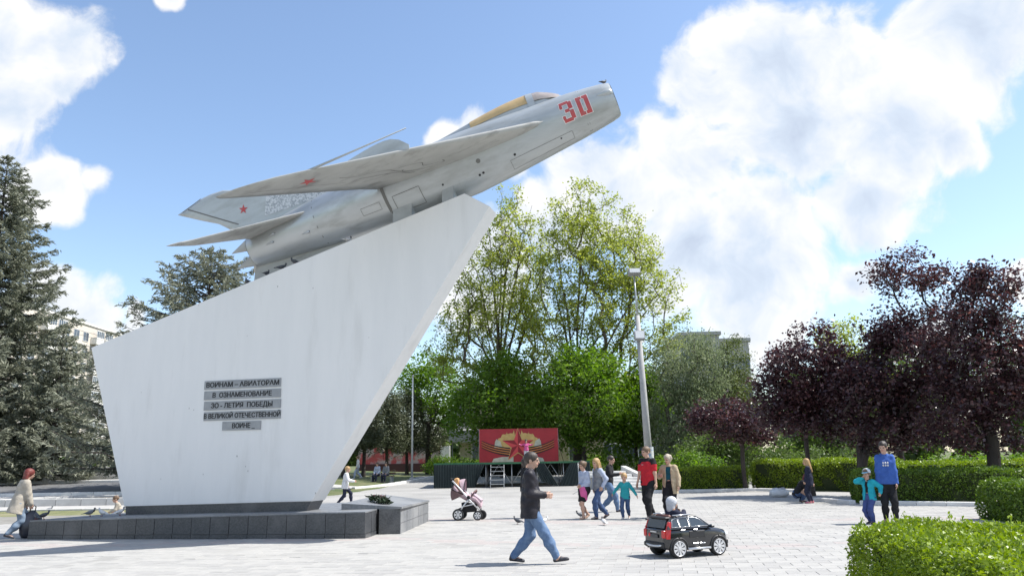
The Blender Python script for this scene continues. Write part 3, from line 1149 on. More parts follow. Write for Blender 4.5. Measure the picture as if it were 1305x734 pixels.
X3, X0 = 8.52, 8.92
THREE = [(X3 + 0.19, X3 + 0.29, -0.20, 0.01, -0.0), (X3 + 0.19, X3 + 0.29, 0.04, 0.24, 0.0), (X3 + 0.0, X3 + 0.16, 0.19, 0.27, 0.0), (X3 + 0.0, X3 + 0.16, -0.24, -0.16, 0.0),
         (X3 + 0.09, X3 + 0.2, -0.02, 0.06, 0.0), (X3 - 0.01, X3 + 0.06, 0.10, 0.19, 0.0), (X3 - 0.01, X3 + 0.06, -0.17, -0.08, 0.0), (X3 + 0.15, X3 + 0.22, 0.19, 0.27, 0), (X3 + 0.15, X3 + 0.22, -0.24, -0.16, 0)]
ZERO = [(X0, X0 + 0.10, -0.22, 0.25, 0), (X0 + 0.19, X0 + 0.29, -0.22, 0.25, 0), (X0 + 0.10, X0 + 0.135, 0.17, 0.25, 0), (X0 + 0.155, X0 + 0.19, 0.17, 0.25, 0), (X0 + 0.10, X0 + 0.135, -0.22, -0.14, 0), (X0 + 0.155, X0 + 0.19, -0.22, -0.14, 0)]
bars(THREE + ZERO, 0.014, 0.004, 'number_outline', whitep_m)
bars(THREE + ZERO, 0.0, 0.008, 'number_marking', red_m)

# steel cradle between pylon and aircraft: parts of the pylon
steel_m = M('cradle_steel', (0.40, 0.42, 0.43), (0.33, 0.35, 0.36), scale=4, rough=0.5)


def top_z(u):
    return np.interp(u, [-1.427, 8.595], [4.576, 7.736])


for (X0_, X1_) in ((3.95, 4.45), (5.25, 5.55)):
    pts = []
    for X in (X0_, X1_):
        b_ = jw(skin(X, 0.0, -0.25)); pts.append(b_)
    P = []
    us = [float((p[:2] - PY0) @ PYD) for p in pts]
    for w in (0.08, TH - 0.08):
        P.append([py(us[0], top_z(min(us[0], 8.55)) - 0.1, w), py(us[1], top_z(min(us[1], 8.55)) - 0.1, w), py(us[1], pts[1][2], w), py(us[0], pts[0][2], w)])
    mb = MB()
    mb.hexa([v - pyo for v in (P[0][0], P[0][1], P[1][1], P[1][0], P[0][3], P[0][2], P[1][2], P[1][3])])
    mb.build('support_cradle', steel_m, pylon)


# ================================================================== figures: implicit surfaces meshed with surface nets
def sd(prims, P, k):
    """smooth union of round cones and ellipsoids; returns distance and index of the nearest primitive"""
    acc = None; best = None; bi = None
    for i, p in enumerate(prims):
        if p[0] == 'c':
            _, a, b, ra, rb, sc = p[:6]
            a = np.asarray(a, np.float32); ba = np.asarray(b, np.float32) - a
            q = P - a
            t = np.clip((q @ ba) / (ba @ ba + 1e-9), 0, 1)
            q = q - t[:, None] * ba
            if sc is not None:
                q = q / np.asarray(sc, np.float32)
            d = np.sqrt((q * q).sum(1)) - (ra + (rb - ra) * t)
            if sc is not None:
                d = d * min(sc)
        else:
            _, c, r, R = p[:4]
            q = P - np.asarray(c, np.float32)
            if R is not None:
                q = q @ np.asarray(R, np.float32)
            r = np.asarray(r, np.float32)
            l = np.sqrt(((q / r) ** 2).sum(1))
            l2 = np.sqrt(((q / (r * r)) ** 2).sum(1)) + 1e-6
            d = l * (l - 1) / l2
        if best is None:
            best = d.copy(); bi = np.zeros(len(d), np.int32)
        else:
            w = d < best; bi[w] = i; best = np.minimum(best, d)
        e = np.exp(np.clip(-d / k, -40, 40))
        acc = e if acc is None else acc + e
    return -k * np.log(acc + 1e-30), bi


def folds(G, amp):
    """soft creases of cloth"""
    x, y, z = G[:, 0], G[:, 1], G[:, 2]
    w = np.sin(31 * z + 17 * x + 2.0 * np.sin(23 * y + 9 * z)) + 0.8 * np.sin(47 * z - 29 * y + 1.7 * np.sin(19 * x)) + 0.7 * np.sin(21 * x + 37 * y - 26 * z)
    return amp * (w - 1.3)


def surface(prims, vox, k=0.012, cuts=(), cutf=None, fold=0.0):
    lo = np.full(3, 1e9); hi = -lo
    for p in prims:
        if p[0] == 'c':
            for c, r in ((p[1], p[3]), (p[2], p[4])):
                m = r * (max(p[5]) if p[5] is not None else 1)
                lo = np.minimum(lo, np.asarray(c) - m); hi = np.maximum(hi, np.asarray(c) + m)
        else:
            m = max(p[2]); lo = np.minimum(lo, np.asarray(p[1]) - m); hi = np.maximum(hi, np.asarray(p[1]) + m)
    lo -= 3 * vox + k; hi += 3 * vox + k
    n = np.ceil((hi - lo) / vox).astype(int) + 1
    g = [lo[i] + vox * np.arange(n[i]) for i in range(3)]
    G = np.stack(np.meshgrid(*g, indexing='ij'), -1).reshape(-1, 3).astype(np.float32)
    D, _ = sd(prims, G, k)
    if fold:
        D = D + folds(G, fold).astype(D.dtype)
    for (pt, nr) in cuts:                       # keep the side the normal points away from
        D = np.maximum(D, (G - np.asarray(pt, np.float32)) @ np.asarray(nr, np.float32))
    if cutf is not None:
        D = cutf(G, D)
    D = D.reshape(n)
    ins = D < 0
    c = np.zeros(n - 1, np.int32)
    for dx in (0, 1):
        for dy in (0, 1):
            for dz in (0, 1):
                c += ins[dx:n[0] - 1 + dx, dy:n[1] - 1 + dy, dz:n[2] - 1 + dz]
    act = (c > 0) & (c < 8)
    idx = np.full(n - 1, -1, np.int64)
    cells = np.argwhere(act)
    idx[act] = np.arange(len(cells))
    S_ = np.zeros((len(cells), 3)); C_ = np.zeros(len(cells))
    corners = [(a, b, d) for a in (0, 1) for b in (0, 1) for d in (0, 1)]
    for ax in range(3):
        for co in corners:
            if co[ax]:
                continue
            c2 = list(co); c2[ax] = 1
            d0 = D[tuple((cells + co).T)]; d1 = D[tuple((cells + c2).T)]
            m = (d0 < 0) != (d1 < 0)
            t = np.where(m, d0 / np.where(m, d0 - d1, 1), 0)
            p = np.array(co, float)[None] + 0; p = np.repeat(p, len(cells), 0); p[:, ax] += t
            S_[m] += p[m]; C_[m] += 1
    V = (cells + S_ / C_[:, None]) * vox + lo
    F = []
    for ax in range(3):
        a1, a2 = (ax + 1) % 3, (ax + 2) % 3
        sl0 = [slice(1, n[i] - 1) for i in range(3)]; sl0[ax] = slice(0, n[ax] - 1)
        sl1 = list(sl0); sl1[ax] = slice(1, n[ax])
        s0 = ins[tuple(sl0)]; s1 = ins[tuple(sl1)]
        e = np.argwhere(s0 != s1)
        if not len(e):
            continue
        flip = s0[tuple(e.T)]
        base = e.copy()
        for i in range(3):
            if i != ax:
                base[:, i] += 1
        q = []
        for (u, v) in ((0, 0), (1, 0), (1, 1), (0, 1)):
            cc = base.copy(); cc[:, a1] -= 1 - u; cc[:, a2] -= 1 - v
            q.append(idx[tuple(cc.T)])
        q = np.stack(q, 1)
        q[~flip] = q[~flip][:, ::-1]
        F.append(q)
    F = np.concatenate(F)
    F = F[(F >= 0).all(1)]
    return V, F


def ident(prims, V, F, k):
    cen_ = V[F].mean(1).astype(np.float32)
    _, bi = sd(prims, cen_, k)
    return bi


def ik(a, t, l1, l2, hint):
    a = np.asarray(a, float); t = np.asarray(t, float); d = t - a; r = np.linalg.norm(d)
    r2 = min(max(r, abs(l1 - l2) + 1e-3), l1 + l2 - 1e-4)
    t = a + d / (r + 1e-9) * r2; d = (t - a) / r2
    x = (l1 * l1 - l2 * l2 + r2 * r2) / (2 * r2)
    h = math.sqrt(max(l1 * l1 - x * x, 0))
    hint = np.asarray(hint, float); hint = hint - d * (hint @ d)
    hint /= np.linalg.norm(hint) + 1e-9
    return a + d * x + hint * h, t


def ry(a):
    c, s = math.cos(a), math.sin(a)
    return np.array([[c, 0, s], [0, 1, 0], [-s, 0, c]])


def rx(a):
    c, s = math.cos(a), math.sin(a)
    return np.array([[1, 0, 0], [0, c, -s], [0, s, c]])


SKIN = lambda c: M('skin_%d' % int(c[0] * 1000), c, tuple(v * 0.9 for v in c), scale=14, rough=0.55, spec=0.35)
eye_m = M('eye_dark', (0.03, 0.022, 0.018), rough=0.3)
lip_m = M('lips', (0.40, 0.16, 0.13), rough=0.5)


def cloth(name, c, c2=None, rough=0.85, bump=0.5):
    return M('cloth_' + name, c, c2 or tuple(v * 0.78 for v in c), scale=11, rough=rough, bump=bump, bscale=16, spec=0.25)


def person(label, pos, yaw, h, hands, feet, pel=(0, 0.515), lean=0.0, side=0.0, head=(0.0, 0.0), hs=1.0, wide=1.0, vox=0.011,
           skin=(0.50, 0.31, 0.23), hair=None, hair_m=None, top=None, legs=None, shoes=None, extra=None, group=None, cat='person',
           foot_pitch=(0, 0), foot_yaw=(0.12, -0.12), elb=None, knee=None, zbase=0.018, belly=0.0, curl=0.55, name='person', shoulder_drop=0.0, up_to_hip=False):
    """hands/feet: targets (x forward, y left, z up) in units of body height; everything else follows"""
    P0 = thing(name, label, cat, (pos[0], pos[1], zbase), yaw, group)
    s = h
    pelv = np.array([pel[0], 0, pel[1]])
    RTo = ry(lean) @ rx(side)
    up = lambda x, y, z: pelv + RTo @ np.array([x, y, z])
    sw = 0.090 * wide; hw = 0.052 * wide
    hip = {1: pelv + np.array([0, hw, -0.01]), -1: pelv + np.array([0, -hw, -0.01])}
    sho = {1: up(0, sw, 0.285 - shoulder_drop), -1: up(0, -sw, 0.285 - shoulder_drop)}
    neck0 = up(0.0, 0, 0.300); neck1 = up(0.012, 0, 0.350)
    RH = RTo @ rotz(head[0]) @ ry(head[1])
    if lean:
        RH = ry(lean * 0.35) @ rx(side) @ rotz(head[0]) @ ry(head[1])
    hp = lambda x, y, z: neck1 + RH @ (np.array([x, y, z]) * hs)
    J = {}
    for sg, hd, ft, fp, fy in ((1, hands[0], feet[0], foot_pitch[0], foot_yaw[0]), (-1, hands[1], feet[1], foot_pitch[1], foot_yaw[1])):
        hint = (elb or {}).get(sg, (-0.8, 0.45 * sg, -0.35))
        J['e', sg], J['w', sg] = ik(sho[sg], hd, 0.165, 0.142, hint)
        kh = (knee or {}).get(sg, (1, 0.06 * sg, 0))
        J['k', sg], J['a', sg] = ik(hip[sg], ft, 0.245, 0.238, kh)
        fd = np.array([math.cos(fp) * math.cos(fy), math.cos(fp) * math.sin(fy), math.sin(fp)])
        J['fd', sg] = fd
    c = lambda a, b, ra, rb, sc=None: ('c', np.asarray(a) * s, np.asarray(b) * s, ra * s, rb * s, sc)
    # ---- body: one continuous figure
    B = [c(hip[1], hip[-1], 0.052, 0.052), c(pelv + (0, 0.02, 0.05), pelv + (0, -0.02, 0.05), 0.055, 0.055), c(up(0.0, 0.03, 0.13), up(0.0, -0.03, 0.13), 0.054, 0.054),
         c(up(0.0, 0.034, 0.22), up(0.0, -0.034, 0.22), 0.051, 0.051), c(up(-0.004, 0.056, 0.272), up(-0.004, -0.056, 0.272), 0.029, 0.029),
         c(up(-0.004, 0, 0.29), neck1, 0.032, 0.030)]
    btag = [0] * len(B)
    for sg in (1, -1):
        B += [c(sho[sg], J['e', sg], 0.026, 0.020), c(J['e', sg], J['w', sg], 0.020, 0.0140), c(hip[sg], J['k', sg], 0.045, 0.031), c(J['k', sg], J['k', sg] * 0.6 + J['a', sg] * 0.4, 0.031, 0.031), c(J['k', sg] * 0.6 + J['a', sg] * 0.4, J['a', sg], 0.031, 0.019),
              c(J['a', sg] + (0, 0, -0.012), J['a', sg] + J['fd', sg] * 0.07 + (0, 0, -0.024), 0.02, 0.014)]
    V, F = surface(B, vox * h / 1.7 * 1.15, 0.012 * s)
    # ---- head at a finer step
    e = lambda cc, r, R=RH: ('e', hp(*cc) * s, np.asarray(r) * s * hs, R)
    hc = lambda a, b, ra, rb: ('c', hp(*a) * s, hp(*b) * s, ra * s * hs, rb * s * hs, None)
    H = [e((0.004, 0, 0.083), (0.060, 0.0465, 0.054)), e((0.030, 0, 0.050), (0.034, 0.034, 0.046)), hc((0.052, 0, 0.012), (0.040, 0, 0.02), 0.011, 0.016),
         hc((0.062, 0, 0.068), (0.0755, 0, 0.047), 0.0045, 0.0075), hc((0.058, 0.018, 0.078), (0.058, -0.018, 0.078), 0.009, 0.009),
         e((-0.004, 0.047, 0.058), (0.011, 0.005, 0.018)), e((-0.004, -0.047, 0.058), (0.011, 0.005, 0.018)),
         hc((0.008, 0, 0.02), (-0.004, 0, -0.03), 0.032, 0.031), e((0.060, 0.018, 0.066), (0.0062, 0.0065, 0.0036)), e((0.060, -0.018, 0.066), (0.0062, 0.0065, 0.0036)), e((0.0615, 0, 0.029), (0.0075, 0.015, 0.0048))]
    htag = [0, 0, 0, 0, 0, 0, 0, 0, 1, 1, 2]
    hv = max(vox * 0.42, 0.0045) * h / 1.7 * (hs ** 0.5)
    V2, F2 = surface(H, hv, 0.0045 * s)
    t2 = np.array(htag)[ident(H, V2, F2, 0.0045 * s)]
    VV = [V, V2]; FF = [F, F2 + len(V)]; TT = [np.zeros(len(F), int), t2]
    nv = len(V) + len(V2)
    # ---- hands: palm, four fingers, thumb
    for sg in (1, -1):
        d = J['w', sg] - J['e', sg]; d /= np.linalg.norm(d)
        side_ = np.array([0, -sg, 0.0]) * 1.0                       # palm faces the thigh
        side_ = side_ - d * (side_ @ d); side_ /= np.linalg.norm(side_) + 1e-9
        across = np.cross(d, side_); across /= np.linalg.norm(across)
        if across @ np.array([1, 0, 0.3]) < 0:
            across = -across                                        # thumb side looks forward / up
        w0 = J['w', sg]; g = s * 0.92
        Hd = []
        pc = lambda a, b, cc: (w0 + d * a + across * b + side_ * cc) * s
        for b in (-0.016, -0.005, 0.006, 0.016):
            Hd.append(('c', pc(0.004, b * 0.6, 0), pc(0.046, b, 0.002), 0.0085 * s, 0.0085 * s, None))
        for b, ln in ((-0.019, 0.034), (-0.0065, 0.043), (0.0065, 0.047), (0.0185, 0.042)):
            p0 = (0.048, b, 0.002)
            m1 = (0.048 + ln * 0.45, b * 1.04, 0.002 + ln * 0.22 * curl * 2); m2 = (0.048 + ln * (0.95 - 0.35 * curl), b * 1.04, 0.002 + ln * 0.95 * curl)
            Hd += [('c', pc(*p0), pc(*m1), 0.0056 * s, 0.0052 * s, None), ('c', pc(*m1), pc(*m2), 0.0052 * s, 0.0044 * s, None)]
        Hd += [('c', pc(0.016, 0.012, 0.003), pc(0.032, 0.030, 0.010), 0.0085 * s, 0.0068 * s, None), ('c', pc(0.032, 0.030, 0.010), pc(0.054, 0.033, 0.020), 0.0064 * s, 0.005 * s, None),
               ('c', pc(-0.02, 0, 0), pc(0.008, 0, 0), 0.0145 * s, 0.0155 * s, None)]
        V3, F3 = surface(Hd, max(0.0036 * h, vox * 0.30), 0.0014 * s)
        VV.append(V3); FF.append(F3 + nv); TT.append(np.zeros(len(F3), int)); nv += len(V3)
    me = meshdata('body', np.vstack(VV), np.vstack(FF), [SKIN(skin), eye_m, lip_m], np.concatenate(TT), True)
    link(bpy.data.objects.new('body', me), P0)

    def garment(nm, prims, mat, k=0.012, cuts=(), cutf=None, tags=None, mats=None, vs=1.0):
        Vg, Fg = surface(prims, vox * h / 1.7 * vs, k * s, cuts, cutf, 0.0016 * s if vs >= 0.99 else 0.0)
        mi = None
        ml = mats or [mat]
        if tags is not None:
            mi = np.array(tags)[ident(prims, Vg, Fg, k * s)]
        o = bpy.data.objects.new(nm, meshdata(nm, Vg, Fg, ml, mi, True))
        return link(o, P0)

    # ---- clothes
    if legs:
        kind, lm = legs[0], legs[1]
        g = legs[2] if len(legs) > 2 else 0.009
        L_ = [c(hip[1] + (0, 0, 0.0), hip[-1] + (0, 0, 0.0), 0.053 + g, 0.053 + g), c(pelv + (0, 0.03, 0.035), pelv + (0, -0.03, 0.035), 0.056 + g, 0.056 + g)]
        if kind == 'skirt':
            for sg in (1, -1):
                L_ += [c(hip[sg], hip[sg] * 0.25 + J['k', sg] * 0.75, 0.052 + g, 0.05 + g)]
            garment('skirt', L_, lm, 0.02, cuts=[((0, 0, (J['k', 1][2] + 0.015) * s), (0, 0, -1)), (up(0, 0, 0.075) * s, RTo @ np.array([0, 0, 1.0]))])
        else:
            for sg in (1, -1):
                kk, aa = J['k', sg], J['a', sg]
                end = aa + (kk - aa) * (0.02 if kind == 'trousers' else 0.55)
                L_ += [c(hip[sg], kk, 0.050 + g, 0.036 + g), c(kk, kk * 0.55 + aa * 0.45, 0.035 + g, 0.034 + g), c(kk * 0.55 + aa * 0.45, end, 0.033 + g, 0.025 + g * 0.6)]
            garment('trousers', L_, lm, 0.010, cuts=[(up(0, 0, 0.075) * s, RTo @ np.array([0, 0, 1.0]))])
    if shoes:
        for sg in (1, -1):
            a, fd = J['a', sg], J['fd', sg]
            lat = np.array([-fd[1], fd[0], 0]); lat /= np.linalg.norm(lat) + 1e-9
            upv = np.cross(fd, lat)
            S0 = [c(a - fd * 0.020 - upv * 0.026, a + fd * 0.095 - upv * 0.031, 0.0175, 0.0145), c(a - fd * 0.012, a + fd * 0.03 - upv * 0.018, 0.021, 0.02), c(a + fd * 0.05 - upv * 0.028 + lat * 0.006, a + fd * 0.082 - upv * 0.032 - lat * 0.004, 0.019, 0.015)]
            sole = (a - upv * 0.0425) * s
            garment('shoe', S0, shoes, 0.006, cuts=[(sole, -upv)], vs=0.8)
    if top:
        kind, tm = top['kind'], top['mat']
        g = top.get('g', 0.010)
        hem = top.get('hem', -0.03)
        T_ = [c(up(0.002, 0.038, 0.22), up(0.002, -0.038, 0.22), 0.055 + g, 0.055 + g), c(up(0.002 + belly * 0.3, 0.032, 0.13), up(0.002 + belly * 0.3, -0.032, 0.13), 0.053 + g + belly, 0.053 + g + belly),
              c(up(-0.004, 0.066, 0.274), up(-0.004, -0.066, 0.274), 0.031 + g, 0.031 + g), c(up(-0.004, 0, 0.29), up(0.0, 0, 0.318), 0.036 + g * 0.6, 0.033 + g * 0.5),
              c(up(0, 0.038, 0.05), up(0, -0.038, 0.05), 0.057 + g + belly * 0.6, 0.057 + g + belly * 0.6)]
        tg = [0, 0, 2, 2, 0]
        if hem < 0.02:
            fl = top.get('flare', 0)
            for yy in (-0.046, -0.016, 0.016, 0.046):
                T_.append(c(up(0, yy * 0.8, 0.06), up(0, yy, hem - 0.02), 0.056 + g, 0.061 + g + fl)); tg.append(0)
        sl_ = top.get('sleeve', 1.0)
        for sg in (1, -1):
            if sl_ < 0.6:
                se = sho[sg] + (J['e', sg] - sho[sg]) * sl_ * 1.6; sm_ = sho[sg] * 0.55 + se * 0.45
                T_ += [c(sho[sg], sm_, 0.031 + g, 0.029 + g), c(sm_, se, 0.029 + g, 0.027 + g)]; tg += [2, 1]
            else:
                w_ = J['e', sg] + (J['w', sg] - J['e', sg]) * min(1.0, (sl_ - 0.5) * 2)
                T_ += [c(sho[sg], J['e', sg], 0.029 + g, 0.023 + g * 0.9), c(J['e', sg], w_, 0.023 + g * 0.9, 0.017 + g * 0.7)]; tg += [1, 1]
        cuts = [(up(0, 0, hem - 0.012) * s, RTo @ np.array([0, 0, -1.0])), (up(0, 0, 0.335) * s, RTo @ np.array([-0.25, 0, 1.0]))]
        cf = None
        if top.get('open'):
            ow = top['open'] * s
            Ri = RTo.T

            def cf(G, D, ow=ow, Ri=Ri):
                q = (G - pelv * s) @ Ri.T
                slot = np.maximum.reduce([np.abs(q[:, 1]) - ow - 0.12 * np.maximum(0, 0.10 * s - q[:, 2]), 0.012 * s - q[:, 0], q[:, 2] - 0.30 * s])
                return np.maximum(D, -slot)
        mats = [tm, top.get('sleeve_mat', tm), top.get('yoke_mat', tm)]
        garment(top.get('name', kind), T_, tm, 0.007, cuts, cf, tg, mats)
        if top.get('under'):
            um = top['under']
            U_ = [c(up(0.002, 0.036, 0.22), up(0.002, -0.036, 0.22), 0.056, 0.056), c(up(0.002, 0.032, 0.13), up(0.002, -0.032, 0.13), 0.059, 0.059), c(up(-0.004, 0.06, 0.275), up(-0.004, -0.06, 0.275), 0.036, 0.036),
                  c(up(0, 0.03, 0.03), up(0, -0.03, 0.03), 0.060, 0.060), c(up(-0.004, 0, 0.29), up(0.002, 0, 0.325), 0.036, 0.034)]
            garment('shirt', U_, um, 0.012, [(up(0, 0, -0.01) * s, RTo @ np.array([0, 0, -1.0]))])
    # ---- hair
    if hair:
        HH = [e((0.0, 0, 0.089), (0.0680, 0.0525, 0.0590))]
        if hair in ('long', 'pony', 'bun', 'bob', 'curly'):
            HH += [e((-0.012, 0, 0.075), (0.060, 0.054, 0.064))]
        face_c, face_r = hp(0.085, 0, 0.030) * s, np.array([0.058, 0.055 if hair == 'short' else 0.050, 0.064]) * s * hs
        if hair == 'long':
            HH += [hc((-0.03, 0.03, 0.05), (-0.05, 0.045, -0.09), 0.030, 0.024), hc((-0.03, -0.03, 0.05), (-0.05, -0.045, -0.09), 0.030, 0.024), hc((-0.04, 0, 0.05), (-0.055, 0, -0.15), 0.035, 0.02), hc((0.01, 0.046, 0.06), (0.0, 0.056, -0.06), 0.016, 0.018), hc((0.01, -0.046, 0.06), (0.0, -0.056, -0.06), 0.016, 0.018)]
        if hair == 'pony':
            HH += [hc((-0.06, 0, 0.08), (-0.085, 0, 0.03), 0.016, 0.022), hc((-0.085, 0, 0.03), (-0.082, 0, -0.10), 0.022, 0.010)]
        if hair == 'bun':
            HH += [e((-0.072, 0, 0.10), (0.026, 0.028, 0.026))]
        if hair == 'bob':
            HH += [hc((-0.03, 0.03, 0.05), (-0.03, 0.038, 0.0), 0.028, 0.024), hc((-0.03, -0.03, 0.05), (-0.03, -0.038, 0.0), 0.028, 0.024)]
        if hair == 'curly':
            r_ = random.Random(3)
            for _ in range(16):
                a_, b_ = r_.uniform(0, 6.28), r_.uniform(-0.1, 1.3)
                HH.append(e((-0.012 + 0.058 * math.cos(b_) * math.cos(a_), 0.05 * math.cos(b_) * math.sin(a_), 0.085 + 0.055 * math.sin(b_)), (0.02, 0.02, 0.018)))

        def hcut(G, D):
            q = (G - face_c) @ RH
            l = np.sqrt(((q / face_r) ** 2).sum(1))
            D = np.maximum(D, -(l - 1) * float(face_r.min()))
            if hair == 'short':
                q2 = (G - hp(0, 0, 0.0) * s) @ RH / (s * hs)
                D = np.maximum(D, (0.045 + 0.45 * np.clip(q2[:, 0], -0.02, 0.05) - q2[:, 2]) * s * hs * 0.8)
            return D
        Vh, Fh = surface(HH, max(vox * 0.5, 0.005) * h / 1.7, 0.006 * s, (), hcut)
        link(bpy.data.objects.new('hair', meshdata('hair', Vh, Fh, [hair_m], None, True)), P0)
    ctx = dict(P0=P0, s=s, up=up, hp=hp, RH=RH, RTo=RTo, J=J, sho=sho, hip=hip, pelv=pelv, e=e, hc=hc, c=c, garment=garment, hs=hs, vox=vox)
    if extra:
        extra(ctx)
    return P0


def stand(dx=0.02, sp=0.06):
    return [(dx, sp, 0.045), (-dx, -sp, 0.045)]


def down(x=0.03, y=0.135, z=0.50):
    return (x, y, z)


hair_dark = M('hair_dark', (0.025, 0.018, 0.014), (0.05, 0.035, 0.026), scale=30, rough=0.5, bump=0.5, bscale=60, stretch=(1, 1, 0.2))
hair_brown = M('hair_brown', (0.10, 0.06, 0.035), (0.15, 0.095, 0.055), scale=30, rough=0.5, bump=0.5, bscale=60, stretch=(1, 1, 0.2))
hair_blond = M('hair_blond', (0.44, 0.29, 0.13), (0.33, 0.20, 0.085), scale=30, rough=0.5, bump=0.5, bscale=60, stretch=(1, 1, 0.2))
hair_grey = M('hair_grey_blond', (0.46, 0.40, 0.32), (0.34, 0.28, 0.21), scale=30, rough=0.6, bump=0.5, bscale=50)
hair_red = M('hair_dyed_red', (0.17, 0.028, 0.02), (0.11, 0.018, 0.014), scale=30, rough=0.5, bump=0.5, bscale=50)
black_c = cloth('black', (0.018, 0.018, 0.021)); navy_c = cloth('navy', (0.022, 0.026, 0.05)); jean_c = cloth('jeans', (0.085, 0.14, 0.25), (0.14, 0.21, 0.33)); djean_c = cloth('dark_jeans', (0.04, 0.07, 0.15), (0.07, 0.11, 0.21))
jacket_c = cloth('black_jacket', (0.013, 0.012, 0.016), (0.026, 0.023, 0.030), rough=0.5); red_c = cloth('red_polo', (0.50, 0.022, 0.035)); teal_c = cloth('teal', (0.03, 0.32, 0.36)); beige_c = cloth('beige', (0.46, 0.37, 0.25)); greyc = cloth('grey', (0.24, 0.25, 0.27), (0.16, 0.17, 0.19))
blue_c = cloth('blue_hoodie', (0.05, 0.12, 0.40)); aqua_c = cloth('aqua_jacket', (0.02, 0.36, 0.46)); white_c = cloth('white', (0.68, 0.68, 0.70)); pink_c = cloth('pink', (0.68, 0.13, 0.33)); petrol_c = cloth('petrol', (0.012, 0.09, 0.125)); stone_c = cloth('stone_jacket', (0.42, 0.38, 0.32)); bluetr_c = cloth('blue_trousers', (0.06, 0.085, 0.24)); skirt_grey = cloth('grey_skirt', (0.16, 0.155, 0.14)); lilac_c = cloth('pale_blue', (0.42, 0.47, 0.60))
shoe_dark = M('shoe_dark', (0.02, 0.02, 0.026), (0.045, 0.045, 0.055), scale=20, rough=0.6); shoe_white = M('shoe_white', (0.62, 0.61, 0.60), (0.5, 0.49, 0.48), scale=20, rough=0.6); shoe_pink = M('shoe_pink', (0.60, 0.16, 0.22), rough=0.6)


def cap_extra(mat, brim=None, logo=None):
    def f(k):
        pr = [k['e']((-0.006, 0, 0.094), (0.068, 0.057, 0.056))]
        cutp = k['hp'](0, 0, 0.082) * k['s']
        k['garment']('cap', pr, mat, 0.006, [(cutp, k['RH'] @ np.array([0.12, 0, -1.0]))], vs=0.6)
        if brim is not None:
            br = [('c', k['hp'](0.055, 0.012, 0.088) * k['s'], k['hp'](0.112, 0, 0.080) * k['s'], 0.036 * k['s'] * k['hs'], 0.024 * k['s'] * k['hs'], (1, 1, 0.22))]
            k['garment']('cap_brim', br, brim, 0.004, vs=0.45)
    return f


# ================================================================== vegetation
def branch_mesh(name, lines, mat, parent, k=6):
    """tubes for one tree's wood; lines = list of (points, radii)"""
    VV = []; FF = []; o = 0
    for pts, r in lines:
        pts = np.asarray(pts, float); n = len(pts); r = np.asarray(r, float)
        kk = k if r[0] > 0.06 else (4 if r[0] > 0.02 else 3)
        d = np.gradient(pts, axis=0); d /= np.linalg.norm(d, axis=1)[:, None] + 1e-9
        ref = np.where(np.abs(d[:, 2:3]) < 0.8, np.array([[0, 0, 1.0]]), np.array([[1.0, 0, 0]]))
        if np.abs(d[:, 2]).max() >= 0.8:
            ref = np.repeat([[1.0, 0.13, 0]], n, 0)
        u = np.cross(d, ref); u /= np.linalg.norm(u, axis=1)[:, None] + 1e-9
        w = np.cross(d, u)
        a = np.linspace(0, 2 * math.pi, kk, False)
        P = pts[:, None] + r[:, None, None] * (np.cos(a)[None, :, None] * u[:, None] + np.sin(a)[None, :, None] * w[:, None])
        VV.append(P.reshape(-1, 3))
        i = np.arange(n - 1)[:, None] * kk; j = np.arange(kk)[None]; jj = (j + 1) % kk
        FF.append((np.stack([i + j, i + jj, i + kk + jj, i + kk + j], -1).reshape(-1, 4)) + o)
        o += n * kk
    me = meshdata(name, np.vstack(VV), np.vstack(FF), [mat], None, True)
    return link(bpy.data.objects.new(name, me), parent)


def leaf_mesh(name, P, size, mat, parent, aspect=0.55, up=0.3, dirs=None, var=0.35, lv=None, rg=None, droop=0.0, kind=None):
    """leaf blades at points P: each a folded rhombus"""
    rg = rg or rng
    n = len(P)
    if dirs is None:
        dirs = rg.normal(size=(n, 3)); dirs[:, 2] = dirs[:, 2] * 0.6 - droop
    dirs = dirs / (np.linalg.norm(dirs, axis=1)[:, None] + 1e-9)
    nr = rg.normal(size=(n, 3)); nr[:, 2] += up * 3
    sd_ = np.cross(dirs, nr); sd_ /= np.linalg.norm(sd_, axis=1)[:, None] + 1e-9
    nn = np.cross(sd_, dirs)
    s = (size * (1 + var * rg.normal(size=n)).clip(0.4, 1.9))[:, None]
    a = P - dirs * s * 0.5; b = P + dirs * s * 0.5
    l = P + sd_ * s * aspect * 0.5 + nn * s * 0.08 + dirs * s * 0.05; r = P - sd_ * s * aspect * 0.5 + nn * s * 0.08 + dirs * s * 0.05
    V = np.stack([a, l, b, r], 1).reshape(-1, 3)
    F = np.arange(4 * n).reshape(-1, 4)
    at_ = rg.random(n) if lv is None else np.clip(lv + rg.normal(size=n) * 0.16, 0, 1)
    me = meshdata(name, V, F, [mat], None, False, at_)
    o = link(bpy.data.objects.new(name, me), parent)
    if kind:
        o['kind'] = kind
    return o


def env_points(lobes, n, rg, shell=0.55):
    """points in a union of ellipsoids (cx,cy,cz,rx,ry,rz), denser towards the outside"""
    vol = np.array([l[3] * l[4] * l[5] for l in lobes]); vol = vol / vol.sum()
    k = rg.choice(len(lobes), n, p=vol)
    d = rg.normal(size=(n, 3)); d /= np.linalg.norm(d, axis=1)[:, None]
    r = rg.random(n) ** (1 / 3 * shell + 0.0)
    L_ = np.array(lobes)[k]
    return L_[:, :3] + d * r[:, None] * L_[:, 3:6]


